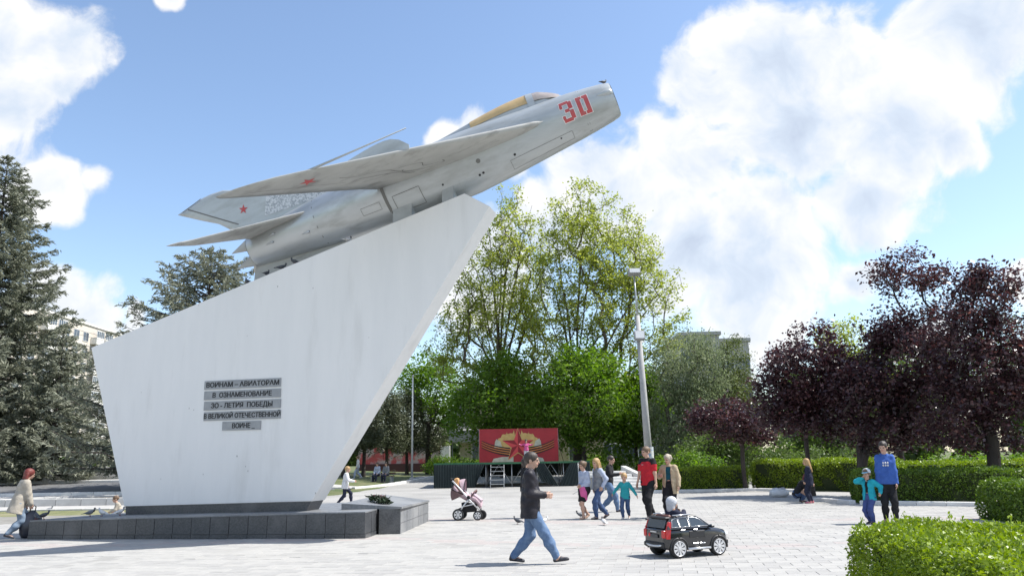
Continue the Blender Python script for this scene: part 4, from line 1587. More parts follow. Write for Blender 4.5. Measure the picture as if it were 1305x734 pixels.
def tree(name, label, base, h, tr, lobes, ncl, nleaf, lsize, leaf, bark, seed, group=None, spread=0.5, trunk_top=0.55, bias=0.55, aspect=0.55, lean=(0, 0), twig=0.008, droop=0.0, up=0.3, fork=None, shell=0.55, cat='tree', along=0.3, curve=0.25, painted=None, fan=1.35, wob=0.06):
    """base (x, y, z); lobes in metres relative to the base; a tapered trunk, limbs that reach every leaf clump, leaves round the limb ends"""
    rg = np.random.default_rng(seed)
    t = thing(name, label, cat, base, 0, group)
    nodes = []; par = []; 
    nt_ = 9
    zt = h * trunk_top
    for i in range(nt_):
        f = i / (nt_ - 1)
        nodes.append(np.array([lean[0] * f + 0.03 * h * 0.2 * math.sin(f * 5 + seed), lean[1] * f + 0.03 * h * 0.2 * math.cos(f * 4 + seed), zt * f - (0.15 if i == 0 else 0)]))
        par.append(i - 1)
    if fork:
        for (fx, fy, fz, i0) in fork:
            a = nodes[i0].copy(); b = np.array([fx, fy, fz]); pi = i0
            for j in range(1, 8):
                f = j / 7
                p = a + (b - a) * np.array([f ** fan, f ** fan, f]) + rg.normal(size=3) * 0.05
                nodes.append(p); par.append(pi); pi = len(nodes) - 1
    C_ = env_points(lobes, ncl, rg, shell)
    order = np.argsort(np.linalg.norm((C_ - np.array([lean[0], lean[1], zt])) * [1, 1, 0.8], axis=1))
    ends = []
    for ci in order:
        c = C_[ci]
        A = np.array(nodes)
        dv = c - A
        hz = np.hypot(dv[:, 0], dv[:, 1]); 
        cost = np.linalg.norm(dv, axis=1) + np.maximum(0, bias * hz - dv[:, 2]) * 1.3
        cost[:3] += 50
        b = int(np.argmin(cost)); a = A[b]; dist = np.linalg.norm(c - a)
        m = max(2, min(6, int(dist / 0.6) + 1)); pi = b
        bend = rg.normal(size=3) * dist * wob + np.array([0, 0, -curve * 0.35 * dist * 0.5])
        for j in range(1, m + 1):
            f = j / m
            p = a + (c - a) * f + bend * math.sin(math.pi * f)
            nodes.append(p); par.append(pi); pi = len(nodes) - 1
        ends.append(pi)
    A = np.array(nodes); n = len(A); par = np.array(par)
    cnt = np.zeros(n)
    for e in ends:
        cnt[e] += 1
    for i in range(n - 1, 0, -1):
        if par[i] >= 0:
            cnt[par[i]] += cnt[i]
    R = np.maximum(twig, tr * (np.maximum(cnt, 0.3) / max(cnt[3], 1)) ** 0.52)
    R[:nt_] = np.maximum(R[:nt_], tr * np.linspace(1.0, 0.62, nt_))
    R[0] = tr * 1.45; R[1] = tr * 1.06
    # polylines: follow each node's thickest child
    kids = [[] for _ in range(n)]
    for i in range(1, n):
        kids[par[i]].append(i)
    lines = []
    st = [(0, -1)]
    while st:
        i, pr = st.pop()
        line = [] if pr < 0 else [pr]
        cur = i
        while True:
            line.append(cur)
            if not kids[cur]:
                break
            ks = sorted(kids[cur], key=lambda q: -cnt[q])
            for q in ks[1:]:
                st.append((q, cur))
            cur = ks[0]
        rr = R[line].copy()
        if pr >= 0:
            rr[0] = min(rr[0], rr[1] * 1.15)
        if len(line) > 1:
            lines.append((A[line], rr))
    branch_mesh('trunk', lines, bark, t)
    if painted:
        mb = MB(); mb.tube([A[0] + (0, 0, 0.12), (A[0] + A[1]) / 2, A[0] + (A[1] - A[0]) * min(1, painted / max(A[1][2], 0.1))], [tr * 1.48, tr * 1.28, tr * 1.14], 10, cap=False); mb.build('whitewash', white_conc, t)
    # leaves
    E_ = A[ends]; Pp = A[par[ends]]
    k = rg.integers(0, len(ends), nleaf)
    f = rg.random(nleaf)[:, None]
    back = (rg.random(nleaf) < along)[:, None]
    P = E_[k] + np.where(back, (Pp[k] - E_[k]) * f * 1.3, 0) + rg.normal(size=(nleaf, 3)) * spread * np.array([1, 1, 0.75])
    lvc = rg.random(len(ends))[k] * 0.6 + 0.2
    leaf_mesh('crown', P, lsize, leaf, t, aspect, up, None, lv=lvc, rg=rg, droop=droop)
    return t


def spruce(label, base, h, r0, seed, leaf, bark, group=None, z0=0.06, dens=1.0, needle=0.24, whorls=None, painted=False, nbr=7, expo=0.85):
    rg = np.random.default_rng(seed)
    t = thing('spruce_tree', label, 'tree', base, 0, group)
    lines = [([(0, 0, -0.2), (0, 0, h * 0.3), (0.02 * h * 0.2, 0, h * 0.7), (0, 0, h)], [0.018 * h + 0.06, 0.014 * h + 0.03, 0.007 * h, 0.01])]
    P = []; D = []; LV = []
    nw = whorls or int(h * 2.6)
    for wi in range(nw):
        f = (wi + rg.random() * 0.6) / nw
        z = h * (z0 + (1 - z0) * f)
        R_ = r0 * (1 - f) ** expo * (0.84 + 0.32 * rg.random()) + 0.12
        nb = max(4, int(nbr * (1 - 0.35 * f)))
        a0 = rg.random() * 6.28
        for b in range(nb):
            a = a0 + 6.28 * b / nb + rg.normal() * 0.16
            Rb = R_ * (0.72 + 0.42 * rg.random())
            s = np.linspace(0, 1, 7)
            dz = (-0.30 * s + 0.34 * s ** 3) * Rb * (1 - 0.9 * f) + 0.30 * f * s * Rb
            pts = np.stack([np.cos(a) * Rb * s, np.sin(a) * Rb * s, z + dz], 1)
            pts[1:] += rg.normal(size=(6, 3)) * 0.03 * Rb
            lines.append((pts, np.linspace(0.012 + 0.012 * Rb, 0.006, 7)))
            # side twigs carry the needles
            nt2 = max(3, int(Rb * 5 * dens))
            for q in range(nt2):
                u = 0.22 + 0.78 * (q + rg.random()) / nt2
                o = np.array([np.interp(u, s, pts[:, i]) for i in range(3)])
                ln = (0.30 + 0.5 * (1 - u)) * min(1.0, Rb * 0.5) * (0.7 + 0.6 * rg.random())
                sg = 1 if q % 2 else -1
                ta = a + sg * (0.75 + 0.3 * rg.normal() * 0.6)
                d = np.array([math.cos(ta), math.sin(ta), -0.12 - 0.35 * rg.random()])
                m = max(4, int(ln * 16 * dens))
                v = rg.random(m)[:, None]
                pp = o + d * ln * v + rg.normal(size=(m, 3)) * 0.045
                dd = d + rg.normal(size=(m, 3)) * 0.55; dd[:, 2] += 0.10
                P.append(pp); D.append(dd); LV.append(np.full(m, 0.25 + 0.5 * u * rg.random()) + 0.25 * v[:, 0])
            m = max(6, int(10 * dens)); v = rg.random(m)[:, None]
            tip = pts[-1]; d = pts[-1] - pts[-3]; d /= np.linalg.norm(d) + 1e-9
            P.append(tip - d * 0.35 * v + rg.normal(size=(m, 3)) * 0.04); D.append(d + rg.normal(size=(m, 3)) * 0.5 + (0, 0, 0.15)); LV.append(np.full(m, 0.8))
    m = 60; v = rg.random(m)[:, None]
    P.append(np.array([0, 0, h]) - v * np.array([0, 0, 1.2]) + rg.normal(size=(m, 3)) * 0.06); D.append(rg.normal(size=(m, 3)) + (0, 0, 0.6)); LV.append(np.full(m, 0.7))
    branch_mesh('trunk', lines, bark, t, 8)
    if painted:
        mb = MB(); mb.tube([(0, 0, 0.0), (0, 0, 0.9)], [0.018 * h + 0.10, 0.018 * h + 0.08], 12, cap=False); mb.build('whitewash', white_conc, t)
    leaf_mesh('crown', np.vstack(P), needle, leaf, t, 0.20, 0.2, np.vstack(D), 0.3, np.concatenate(LV), rg)
    return t


def hedge(label, pts, h, leaf, core_m, seed, dens, lsize, z0=0.0, rough_=0.05, group=None, round_=0.12, shoots=0):
    """clipped hedge: pts = plan polygon (counter-clockwise); leafy skin on a solid dark green core"""
    rg = np.random.default_rng(seed)
    pts = np.array(pts, float); c = pts.mean(0)
    t = thing('hedge', label, 'hedge', (c[0], c[1], z0), 0, group)
    q = pts - c
    ins = np.array([p * (1 - 0.16 / max(np.linalg.norm(p), 0.3)) for p in q])
    mb = MB()
    mb.hexa([(p[0], p[1], -0.02) for p in ins] + [(p[0] * 0.97, p[1] * 0.97, h - 0.14) for p in ins])
    mb.build('core', core_m, t)
    P = []; D = []
    # top
    from_area = 0.5 * abs(sum(q[i][0] * q[(i + 1) % 4][1] - q[(i + 1) % 4][0] * q[i][1] for i in range(4)))
    n = int(from_area * dens)
    u, v = rg.random(n)[:, None], rg.random(n)[:, None]
    pp = (1 - u) * (1 - v) * q[0] + u * (1 - v) * q[1] + u * v * q[2] + (1 - u) * v * q[3]
    def bumps(x, y):
        return rough_ * (np.sin(x * 3.1 + seed) * np.cos(y * 2.7 + seed * 2) + 0.6 * np.sin(x * 7.3 + y * 5.9) + 0.5 * np.sin(x * 1.3 - y * 1.7))
    edge = np.minimum.reduce([u, 1 - u, v, 1 - v]); 
    ed = np.full((n, 1), 9.0)
    for i in range(4):
        a, b = q[i], q[(i + 1) % 4]; e = b - a; nrm = np.array([-e[1], e[0]]) / np.linalg.norm(e)
        ed = np.minimum(ed, ((pp - a) @ nrm)[:, None])
    drop = round_ * np.clip(1 - ed / 0.28, 0, 1) ** 2
    z = h + bumps(pp[:, :1], pp[:, 1:]) - drop + rg.normal(size=(n, 1)) * 0.022 - np.abs(rg.normal(size=(n, 1))) * 0.03
    P.append(np.hstack([pp, z])); d = rg.normal(size=(n, 3)) * 0.8; d[:, 2] += 0.75; D.append(d)
    for i in range(4):
        a, b = q[i], q[(i + 1) % 4]; e = b - a; ln = np.linalg.norm(e); nrm = np.array([e[1], -e[0]]) / ln
        n = int(ln * h * dens * 1.5)
        u = rg.random((n, 1)); zz = rg.random((n, 1)) * h
        off = bumps(u * ln, zz * 1.3 + i) - round_ * np.clip((zz - h + 0.28) / 0.28, 0, 1) ** 2 - 0.05 * np.clip(1 - zz / 0.25, 0, 1) + rg.normal(size=(n, 1)) * 0.022 - np.abs(rg.normal(size=(n, 1))) * 0.035
        pp = a + e * u + nrm * off
        P.append(np.hstack([pp, zz])); d = rg.normal(size=(n, 3)) * 0.8; d[:, :2] += nrm * 0.7; d[:, 2] += 0.25; D.append(d)
    if shoots:
        for _ in range(shoots):
            u, v = rg.random(2); p = (1 - u) * (1 - v) * q[0] + u * (1 - v) * q[1] + u * v * q[2] + (1 - u) * v * q[3]
            hh = 0.06 + 0.10 * rg.random(); m = 8
            f = rg.random((m, 1)); pp = np.hstack([np.repeat(p[None], m, 0), h + f * hh]) + rg.normal(size=(m, 3)) * 0.012
            P.append(pp); d = rg.normal(size=(m, 3)) * 0.6; d[:, 2] += 0.9; D.append(d)
    leaf_mesh('foliage', np.vstack(P), lsize, leaf, t, 0.5, 0.15, np.vstack(D), 0.35, None, rg, kind='stuff')
    return t


bark_grey = M('bark_grey_brown', (0.12, 0.095, 0.075), (0.065, 0.052, 0.042), scale=7, rough=0.95, bump=0.9, bscale=22, stretch=(1, 1, 0.25))
bark_dark = M('bark_dark', (0.045, 0.036, 0.032), (0.075, 0.06, 0.052), scale=7, rough=0.95, bump=0.9, bscale=22, stretch=(1, 1, 0.25))
leaf_spring = MLEAF('leaf_spring', (0.20, 0.245, 0.045), (0.37, 0.40, 0.11), 0.52)
leaf_fresh = MLEAF('leaf_fresh_green', (0.075, 0.15, 0.020), (0.175, 0.27, 0.045), 0.46)
leaf_mid = MLEAF('leaf_mid_green', (0.055, 0.095, 0.024), (0.12, 0.17, 0.045), 0.4)
leaf_willow = MLEAF('leaf_grey_green', (0.12, 0.155, 0.08), (0.235, 0.27, 0.155), 0.42)
leaf_thuja = MLEAF('leaf_thuja', (0.075, 0.105, 0.03), (0.15, 0.175, 0.06), 0.3)
leaf_plum = MLEAF('leaf_purple_plum', (0.028, 0.013, 0.017), (0.085, 0.038, 0.043), 0.24, rough=0.36, spec=0.6, c3=(0.17, 0.07, 0.06))
needle_blue = MLEAF('needle_blue_spruce', (0.10, 0.12, 0.08), (0.27, 0.28, 0.215), 0.2, rough=0.6)
needle_dark = MLEAF('needle_dark_spruce', (0.05, 0.065, 0.035), (0.14, 0.155, 0.09), 0.15, rough=0.6)
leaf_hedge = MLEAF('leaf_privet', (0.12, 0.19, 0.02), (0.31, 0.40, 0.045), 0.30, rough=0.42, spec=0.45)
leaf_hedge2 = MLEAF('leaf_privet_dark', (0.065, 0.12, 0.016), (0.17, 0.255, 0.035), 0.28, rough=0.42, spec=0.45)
core_m = M('hedge_core', (0.022, 0.036, 0.010), (0.035, 0.045, 0.016), scale=9, rough=1.0)  # flat dark green of the solid box inside each hedge


def on(x, y, Y):
    """foot of something seen at pixel column x at depth Y"""
    p = at(x, y, Y); return (float(p[0]), float(Y), float(gz(p[0], Y)))


def ell(b, px, py_, Y, rx_px, rz_px, ry_m=None):
    """crown lobe from its place in the photograph at depth Y, relative to tree foot b"""
    p = at(px, py_, Y); s = Y / PF / ray(px, py_)[1] * np.linalg.norm(ray(px, py_)) * 0.97
    r1, r2 = rx_px * s, rz_px * s
    return (p[0] - b[0], p[1] - b[1], p[2] - b[2], r1, ry_m or r1, r2)


def tips(b, Y, pts, seed):
    r_ = random.Random(seed); out = []
    for (x, y, i0) in pts:
        p = at(x, y, Y + r_.uniform(-2.2, 2.2)); out.append((p[0] - b[0], p[1] - b[1], p[2] - b[2], i0))
    return out


# the two tall trees in young leaf behind the stage
b = on(738, 590, 57)
tree('tall_tree', 'tall tree in young yellow-green leaf with fanned limbs behind the banner', b, 22, 0.36,
     [ell(b, 742, 248, 57, 26, 20), ell(b, 728, 285, 57, 40, 40), ell(b, 775, 285, 57, 42, 34), ell(b, 720, 340, 57, 44, 54), ell(b, 790, 335, 57, 60, 44), ell(b, 830, 360, 57, 42, 34), ell(b, 845, 400, 57, 34, 26), ell(b, 770, 390, 57, 64, 44), ell(b, 835, 445, 57, 36, 36), ell(b, 700, 410, 57, 36, 56), ell(b, 710, 470, 57, 46, 40), ell(b, 780, 465, 57, 50, 34)],
     900, 38000, 0.19, leaf_spring, bark_grey, 11, spread=0.27, trunk_top=0.30, bias=0.85, twig=0.012, shell=1.0, wob=0.03, curve=0.1, fan=1.18,
     fork=tips(b, 57, [(702, 262, 7), (722, 238, 8), (745, 228, 8), (768, 248, 8), (796, 262, 7), (822, 288, 7), (846, 318, 6), (866, 350, 6), (874, 392, 6), (860, 432, 5), (692, 316, 7), (690, 380, 6), (694, 440, 5), (835, 470, 5)], 5), along=0.25)
b = on(637, 560, 60)
tree('tall_tree', 'tall half-bare tree in young leaf whose crown touches the leaning edge of the pylon', b, 21.5, 0.40,
     [ell(b, 650, 255, 60, 22, 24), ell(b, 640, 300, 60, 34, 44), ell(b, 610, 350, 60, 40, 48), ell(b, 668, 330, 60, 36, 60), ell(b, 590, 410, 60, 38, 38), ell(b, 640, 400, 60, 60, 46), ell(b, 565, 440, 60, 24, 24), ell(b, 690, 420, 60, 30, 46), ell(b, 620, 470, 60, 52, 30), ell(b, 578, 468, 60, 30, 22)],
     840, 29000, 0.18, leaf_spring, bark_grey, 23, spread=0.25, trunk_top=0.34, bias=0.85, twig=0.013, shell=1.0, wob=0.03, curve=0.1, fan=1.2,
     fork=tips(b, 60, [(640, 238, 8), (655, 244, 8), (622, 280, 7), (602, 322, 7), (582, 366, 6), (562, 408, 6), (676, 262, 8), (692, 300, 7), (700, 352, 6), (560, 450, 5), (690, 450, 5), (612, 390, 6)], 6), along=0.25)
# dense fresh green below them
for (px, Y, top, w, seed, lf, lab, hgt) in (
        (640, 58, 452, 82, 31, leaf_fresh, 'dense fresh-green young tree growing above the left half of the banner', 8.0),
        (745, 54, 436, 84, 32, leaf_fresh, 'dense bright-green broadleaf tree round the tall trunk beside the banner', 8.6),
        (812, 56, 468, 44, 33, leaf_fresh, 'bushy green tree just behind the concrete lamp post', 6.5)):
    b = on(px, 590, Y)
    tree('broadleaf_tree', lab, b, hgt, 0.13, [ell(b, px, (top + 566) / 2 + 4, Y, w * 0.75, (566 - top) * 0.46), ell(b, px - w * 0.45, 530, Y, w * 0.45, 32), ell(b, px + w * 0.45, 528, Y, w * 0.45, 32), ell(b, px + 6, top + 26, Y, w * 0.5, 28), ell(b, px - w * 0.3, 552, Y, w * 0.3, 26), ell(b, px + w * 0.35, 556, Y, w * 0.28, 24)],
         300, 20000, 0.21, lf, bark_dark, seed, spread=0.42, trunk_top=0.42, bias=0.3, twig=0.01, aspect=0.6)
# trees between pylon and banner
b = on(545, 590, 72)
tree('avenue_tree', 'green tree with arching twigs over the avenue beside the flagpole', b, 10, 0.18,
     [ell(b, 560, 500, 72, 44, 36), ell(b, 520, 490, 72, 34, 26), ell(b, 585, 520, 72, 30, 26), ell(b, 545, 465, 72, 30, 18)], 220, 12000, 0.24, leaf_fresh, bark_dark, 41, spread=0.42, trunk_top=0.45, bias=0.2, curve=0.9)
for i, (px, Y, tp, w) in enumerate(((463, 62, 500, 36), (492, 66, 492, 34), (518, 70, 500, 34), (548, 76, 505, 30), (438, 60, 520, 30))):
    b = on(px, 600, Y)
    lab = ['dark conifer of the avenue row standing beside the leaning pylon edge', 'dark conifer of the avenue row behind the seated pair', 'dark conifer of the avenue row left of the flagpole', 'dark conifer of the avenue row right of the flagpole', 'dark conifer of the avenue row almost hidden behind the pylon foot'][i]
    hh = at(px, tp - 10, Y)[2] - b[2]
    tree('avenue_conifer', lab, b, hh, 0.15, [ell(b, px, (tp + 588) / 2 - 6, Y, w * 0.62, (572 - tp) * 0.5), ell(b, px + 4, 560, Y, w * 0.7, 16), ell(b, px - 3, tp + 18, Y, w * 0.4, 24)],
         150, 9000, 0.24, needle_dark, bark_dark, 50 + i, spread=0.36, trunk_top=0.8, bias=-0.1, aspect=0.3, group='conifers along the avenue')
# right of the post: willow, thuja, light green
b = on(862, 600, 52)
tree('willow_tree', 'grey-green willow-like tree with hanging twigs between lamp post and thuja', b, 11.5, 0.2,
     [ell(b, 872, 465, 52, 42, 42), ell(b, 905, 470, 52, 26, 36), ell(b, 858, 530, 52, 34, 44), ell(b, 890, 520, 52, 32, 50), ell(b, 868, 575, 52, 36, 22)], 320, 30000, 0.19, leaf_willow, bark_grey, 61, spread=0.40, trunk_top=0.4, bias=0.2, aspect=0.28, droop=1.1, lean=(-0.4, 0))
b = on(932, 600, 54)
tree('thuja_tree', 'upright olive-green thuja between the willow and the purple trees', b, 10.2, 0.16,
     [ell(b, 938, 466, 54, 20, 36), ell(b, 936, 515, 54, 33, 44), ell(b, 934, 560, 54, 34, 30)], 300, 22000, 0.22, leaf_thuja, bark_dark, 62, spread=0.30, trunk_top=0.85, bias=-0.2, aspect=0.25, droop=-0.4)
b = on(905, 600, 48)
tree('broadleaf_tree', 'small green tree growing in the shade behind the clipped hedge', b, 4.4, 0.1,
     [ell(b, 905, 575, 48, 40, 22), ell(b, 960, 570, 48, 44, 22), ell(b, 930, 556, 48, 36, 18)], 160, 9000, 0.16, leaf_mid, bark_dark, 63, spread=0.36, trunk_top=0.5, bias=0.1)
b = on(1086, 590, 60)
tree('light_tree', 'pale spring-green tree rising behind the purple trees', b, 12.5, 0.2,
     [ell(b, 1082, 440, 60, 34, 34), ell(b, 1092, 490, 60, 40, 40), ell(b, 1058, 430, 60, 20, 20)], 200, 10000, 0.2, leaf_spring, bark_grey, 64, spread=0.36, trunk_top=0.5)
b = on(1262, 590, 62)
tree('light_tree', 'yellow-green tree showing between the two purple trees and the frame', b, 13, 0.2,
     [ell(b, 1290, 440, 62, 40, 36), ell(b, 1262, 480, 62, 44, 40), ell(b, 1310, 500, 62, 34, 50), ell(b, 1200, 490, 62, 60, 40)], 240, 13000, 0.2, leaf_mid, bark_grey, 65, spread=0.42, trunk_top=0.5)
b = on(1150, 590, 56)
tree('broadleaf_tree', 'dark green tree filling the gap behind the purple trees', b, 9, 0.2,
     [ell(b, 1060, 520, 56, 50, 50), ell(b, 1140, 500, 56, 60, 60), ell(b, 1010, 540, 56, 40, 40)], 240, 13000, 0.22, leaf_mid, bark_dark, 66, spread=0.45, trunk_top=0.5)
# purple-leaved plums
b = on(1036, 640, 31)
tree('purple_plum_tree', 'purple-leaved plum tree with a round crown and slim trunk above the girl', b, 7.0, 0.085,
     [ell(b, 1030, 478, 31, 52, 46), ell(b, 1058, 500, 31, 46, 44), ell(b, 1000, 500, 31, 34, 40), ell(b, 1040, 432, 31, 28, 18), ell(b, 1062, 540, 31, 40, 20), ell(b, 1010, 535, 31, 40, 18)],
     300, 24000, 0.135, leaf_plum, bark_dark, 71, spread=0.24, trunk_top=0.42, bias=0.1, aspect=0.6)
b = on(950, 622, 37)
tree('purple_plum_tree', 'low spreading purple-leaved plum arching over the clipped hedge', b, 4.6, 0.10,
     [ell(b, 925, 540, 37, 40, 18), ell(b, 900, 532, 37, 24, 14), ell(b, 960, 545, 37, 34, 18), ell(b, 935, 515, 37, 24, 10)], 160, 9000, 0.135, leaf_plum, bark_dark, 72, spread=0.22, trunk_top=0.55, bias=0.2, aspect=0.6)
b = on(1100, 620, 29)
tree('purple_plum_tree', 'large purple-leaved plum with several leaning trunks behind the tall boy', b, 8.5, 0.19,
     [ell(b, 1150, 470, 29, 52, 54), ell(b, 1110, 500, 29, 46, 46), ell(b, 1180, 420, 29, 44, 34), ell(b, 1160, 350, 29, 44, 26), ell(b, 1130, 415, 29, 28, 30), ell(b, 1180, 520, 29, 50, 40), ell(b, 1130, 550, 29, 50, 22)],
     420, 30000, 0.125, leaf_plum, bark_dark, 73, spread=0.23, trunk_top=0.22, bias=0.3, aspect=0.6, fork=[(-1.0, 0.2, 3.2, 3), (1.2, -0.2, 3.6, 4), (2.4, 0.2, 4.4, 5)])
b = on(1272, 625, 26)
tree('purple_plum_tree', 'large purple-leaved plum with a thick dark trunk beside the rounded hedge', b, 8.2, 0.20,
     [ell(b, 1250, 470, 26, 52, 56), ell(b, 1225, 430, 26, 44, 40), ell(b, 1255, 380, 26, 34, 36), ell(b, 1270, 360, 26, 30, 20), ell(b, 1285, 520, 26, 44, 44), ell(b, 1225, 530, 26, 44, 40), ell(b, 1310, 450, 26, 40, 40), ell(b, 1240, 350, 26, 18, 22)],
     420, 30000, 0.115, leaf_plum, bark_dark, 74, spread=0.21, trunk_top=0.34, bias=0.25, aspect=0.6, fork=[(-1.4, 0.2, 4.2, 6), (0.6, -0.2, 5.0, 7)])
# spruces on the left
b = on(-42, 600, 48)
hS = at(2, 200, 48)[2] - b[2]
spruce('big blue-green spruce towering over the road behind the parapet wall', b, hS, 7.2, 81, needle_blue, bark_dark, z0=0.05, dens=1.5, nbr=9, needle=0.30, expo=0.72)
b = on(62, 600, 46.5)
hS = at(62, 420, 46.5)[2] - b[2]
spruce('shorter broad spruce with a whitewashed foot beside the road', b, hS, 3.1, 85, needle_blue, bark_dark, z0=0.07, dens=1.5, painted=True, nbr=9, needle=0.28, expo=0.7)
b = on(250, 600, 40)
hS2 = at(250, 318, 40)[2] - b[2]
spruce('blue-green spruce whose top shows above the sloping edge of the pylon', b, hS2, 6.6, 82, needle_blue, bark_dark, z0=0.12, dens=1.3, nbr=9, needle=0.27, expo=0.62)
b = on(132, 600, 62)
spruce('small dark spruce half hidden behind the pylon by the road', b, 6.4, 2.3, 83, needle_dark, bark_dark, z0=0.06, dens=0.9, needle=0.26)
for i, (px, Y, w, hh) in enumerate(((64, 58, 1.3, 1.6), (100, 60, 1.1, 1.8), (20, 57, 1.5, 1.3), (118, 64, 1.0, 1.5))):
    b = on(px, 600, Y)
    tree('shrub', ['light green shrub at the foot of the big spruce', 'bright green shrub between the two left spruces', 'low green shrub behind the parapet wall', 'small green shrub below the apartment block'][i], b, hh, 0.05,
         [(0, 0, hh * 0.6, w, w, hh * 0.45)], 60, 2500, 0.12, leaf_fresh, bark_dark, 90 + i, spread=0.2, trunk_top=0.4, cat='shrub')
# far wood behind everything, one mass nobody could count
rg_ = np.random.default_rng(5)
P = []
for i in range(70):
    x = -70 + i * 3.6; Y = 112 + rg_.random() * 26
    if x < -12: Y += 60
    hh = 7 + 6 * rg_.random()
    if x > 18: hh += 4
    d = rg_.normal(size=(900, 3)); d /= np.linalg.norm(d, axis=1)[:, None]; r_ = rg_.random((900, 1)) ** 0.25
    P.append(np.array([x, Y, hh * 0.44]) + d * r_ * np.array([3.6, 3.0, hh * 0.52]) + rg_.normal(size=(900, 3)) * 0.3)
wood = leaf_mesh('distant_wood', np.vstack(P), 1.0, leaf_mid, None, 0.7, 0.2, rg=rg_)
tag(wood, 'mass of distant green trees closing the view behind the park', 'wood', kind='stuff')

# hedges
hedge('broad clipped privet hedge in full sun with loose shoots on top', [(3.20, 5.2), (8.3, 4.8), (8.8, 9.0), (3.52, 8.6)], 0.86, leaf_hedge, core_m, 1, 3300, 0.038, rough_=0.035, shoots=150)
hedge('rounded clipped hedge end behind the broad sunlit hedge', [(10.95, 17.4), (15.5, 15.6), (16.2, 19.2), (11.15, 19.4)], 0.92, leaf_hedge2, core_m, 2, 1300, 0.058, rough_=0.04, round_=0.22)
pC = [gnd(1075, 645), gnd(1252, 648), gnd(1305, 648)]
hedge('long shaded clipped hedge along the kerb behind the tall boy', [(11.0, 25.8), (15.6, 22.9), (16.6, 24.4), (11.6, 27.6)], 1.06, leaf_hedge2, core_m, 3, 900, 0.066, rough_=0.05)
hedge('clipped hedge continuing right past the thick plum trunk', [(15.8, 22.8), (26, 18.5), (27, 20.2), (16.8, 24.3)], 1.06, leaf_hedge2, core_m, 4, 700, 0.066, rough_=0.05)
hedge('straight clipped hedge with a square end beside the steps', [(6.3, 36.9), (10.9, 37.2), (10.9, 38.7), (6.3, 38.4)], 1.06, leaf_hedge, core_m, 5, 900, 0.075, rough_=0.05)
hedge('clipped hedge with a domed sunlit top behind the crouching pair', [(11.2, 37.8), (15.6, 33.2), (17.0, 34.6), (12.6, 39.4)], 1.32, leaf_hedge, core_m, 6, 800, 0.075, rough_=0.08, round_=0.25)
hedge('low sunlit hedge glimpsed beneath the purple trees', [(17, 39), (44, 33), (45, 36), (18, 42)], 1.1, leaf_hedge, core_m, 7, 260, 0.11, rough_=0.06)


# ================================================================== memorial block with flowers
blk_o = np.array([-2.95, 18.6, 0])
mbk = thing('memorial_block', 'low sloping granite memorial block attached to the plinth end', 'memorial', blk_o)
A1 = np.array([-3.06, 17.95]); A2 = np.array([-2.60, 18.02]); A3 = np.array([-2.36, 21.55]); A4 = np.array([-2.66, 21.75])
mb = MB()
mb.hexa([np.array([*q, -0.01]) - blk_o for q in (A1, A2, A3, A4)] + [np.array([*A1, 0.57]) - blk_o, np.array([*A2, 0.555]) - blk_o, np.array([*A3, 0.50]) - blk_o, np.array([*A4, 0.60]) - blk_o])
mb.build('body', granite_m, mbk)
# facing slabs of the right side
for k in range(5):
    for (z0, z1) in ((0.0, 0.24), (0.25, 0.495)):
        a = A2 + (A3 - A2) * (k / 5 + 0.003); b = A2 + (A3 - A2) * ((k + 1) / 5 - 0.003)
        nrm = np.array([(A3 - A2)[1], -(A3 - A2)[0]]); nrm /= np.linalg.norm(nrm)
        m_ = MB(); o0 = nrm * (0.012 + random.uniform(0, 0.003)); i0 = nrm * 0.002
        m_.hexa([np.array([*(p + w), z]) - blk_o for (p, w, z) in ((a, o0, z0), (b, o0, z0), (b, i0, z0), (a, i0, z0), (a, o0, z1), (b, o0, z1), (b, i0, z1), (a, i0, z1))])
        m_.build('facing_slab', granite_top, mbk)
# slanting top stone reaching over the plinth
T1, T2, T3, T4 = np.array([-3.95, 18.15]), np.array([-2.56, 17.98]), np.array([-2.33, 21.6]), np.array([-3.55, 21.3])
zt = [plinth_z(*T1) + 0.14, 0.605, 0.56, plinth_z(*T4) + 0.20]
zb_ = [plinth_z(*T1) + 0.004, 0.562, 0.51, plinth_z(*T4) + 0.004]
mb = MB(); mb.hexa([np.array([*q, z]) - blk_o for q, z in zip((T1, T2, T3, T4), zb_)] + [np.array([*q, z]) - blk_o for q, z in zip((T1, T2, T3, T4), zt)])
mb.build('top_stone', granite_top, mbk)


def top_at(u, v):
    q = (1 - u) * (1 - v) * T1 + u * (1 - v) * T2 + u * v * T3 + (1 - u) * v * T4
    z = (1 - u) * (1 - v) * zt[0] + u * (1 - v) * zt[1] + u * v * zt[2] + (1 - u) * v * zt[3]
    return np.array([q[0], q[1], z])


wreath_l = MLEAF('fir_wreath', (0.012, 0.022, 0.012), (0.03, 0.055, 0.022), 0.05)
fp = top_at(0.45, 0.28)
spray = thing('flower_spray', 'dark green spray of fir twigs and flowers lying on the memorial block', 'flowers', fp)
rg_ = np.random.default_rng(9)
mb = MB()
e1 = (top_at(0.72, 0.12) - top_at(0.25, 0.42)); e1 /= np.linalg.norm(e1)
for k in range(9):
    a = -e1 * 0.45 + e1 * 0.11 * k + np.array([0, 0, 0.02]); d = e1 * 0.16 + rg_.normal(size=3) * 0.07
    mb.tube([a, a + d + (0, 0, 0.05)], [0.006, 0.003], 4)
mb.build('stems', bark_dark, spray)
n = 700
t_ = rg_.random(n)[:, None] - 0.5
leaf_mesh('fir_leaves', e1 * t_ * 1.05 + rg_.normal(size=(n, 3)) * np.array([0.06, 0.06, 0.03]) + np.array([0, 0, 0.07]), 0.10, wreath_l, spray, 0.3, rg=rg_)
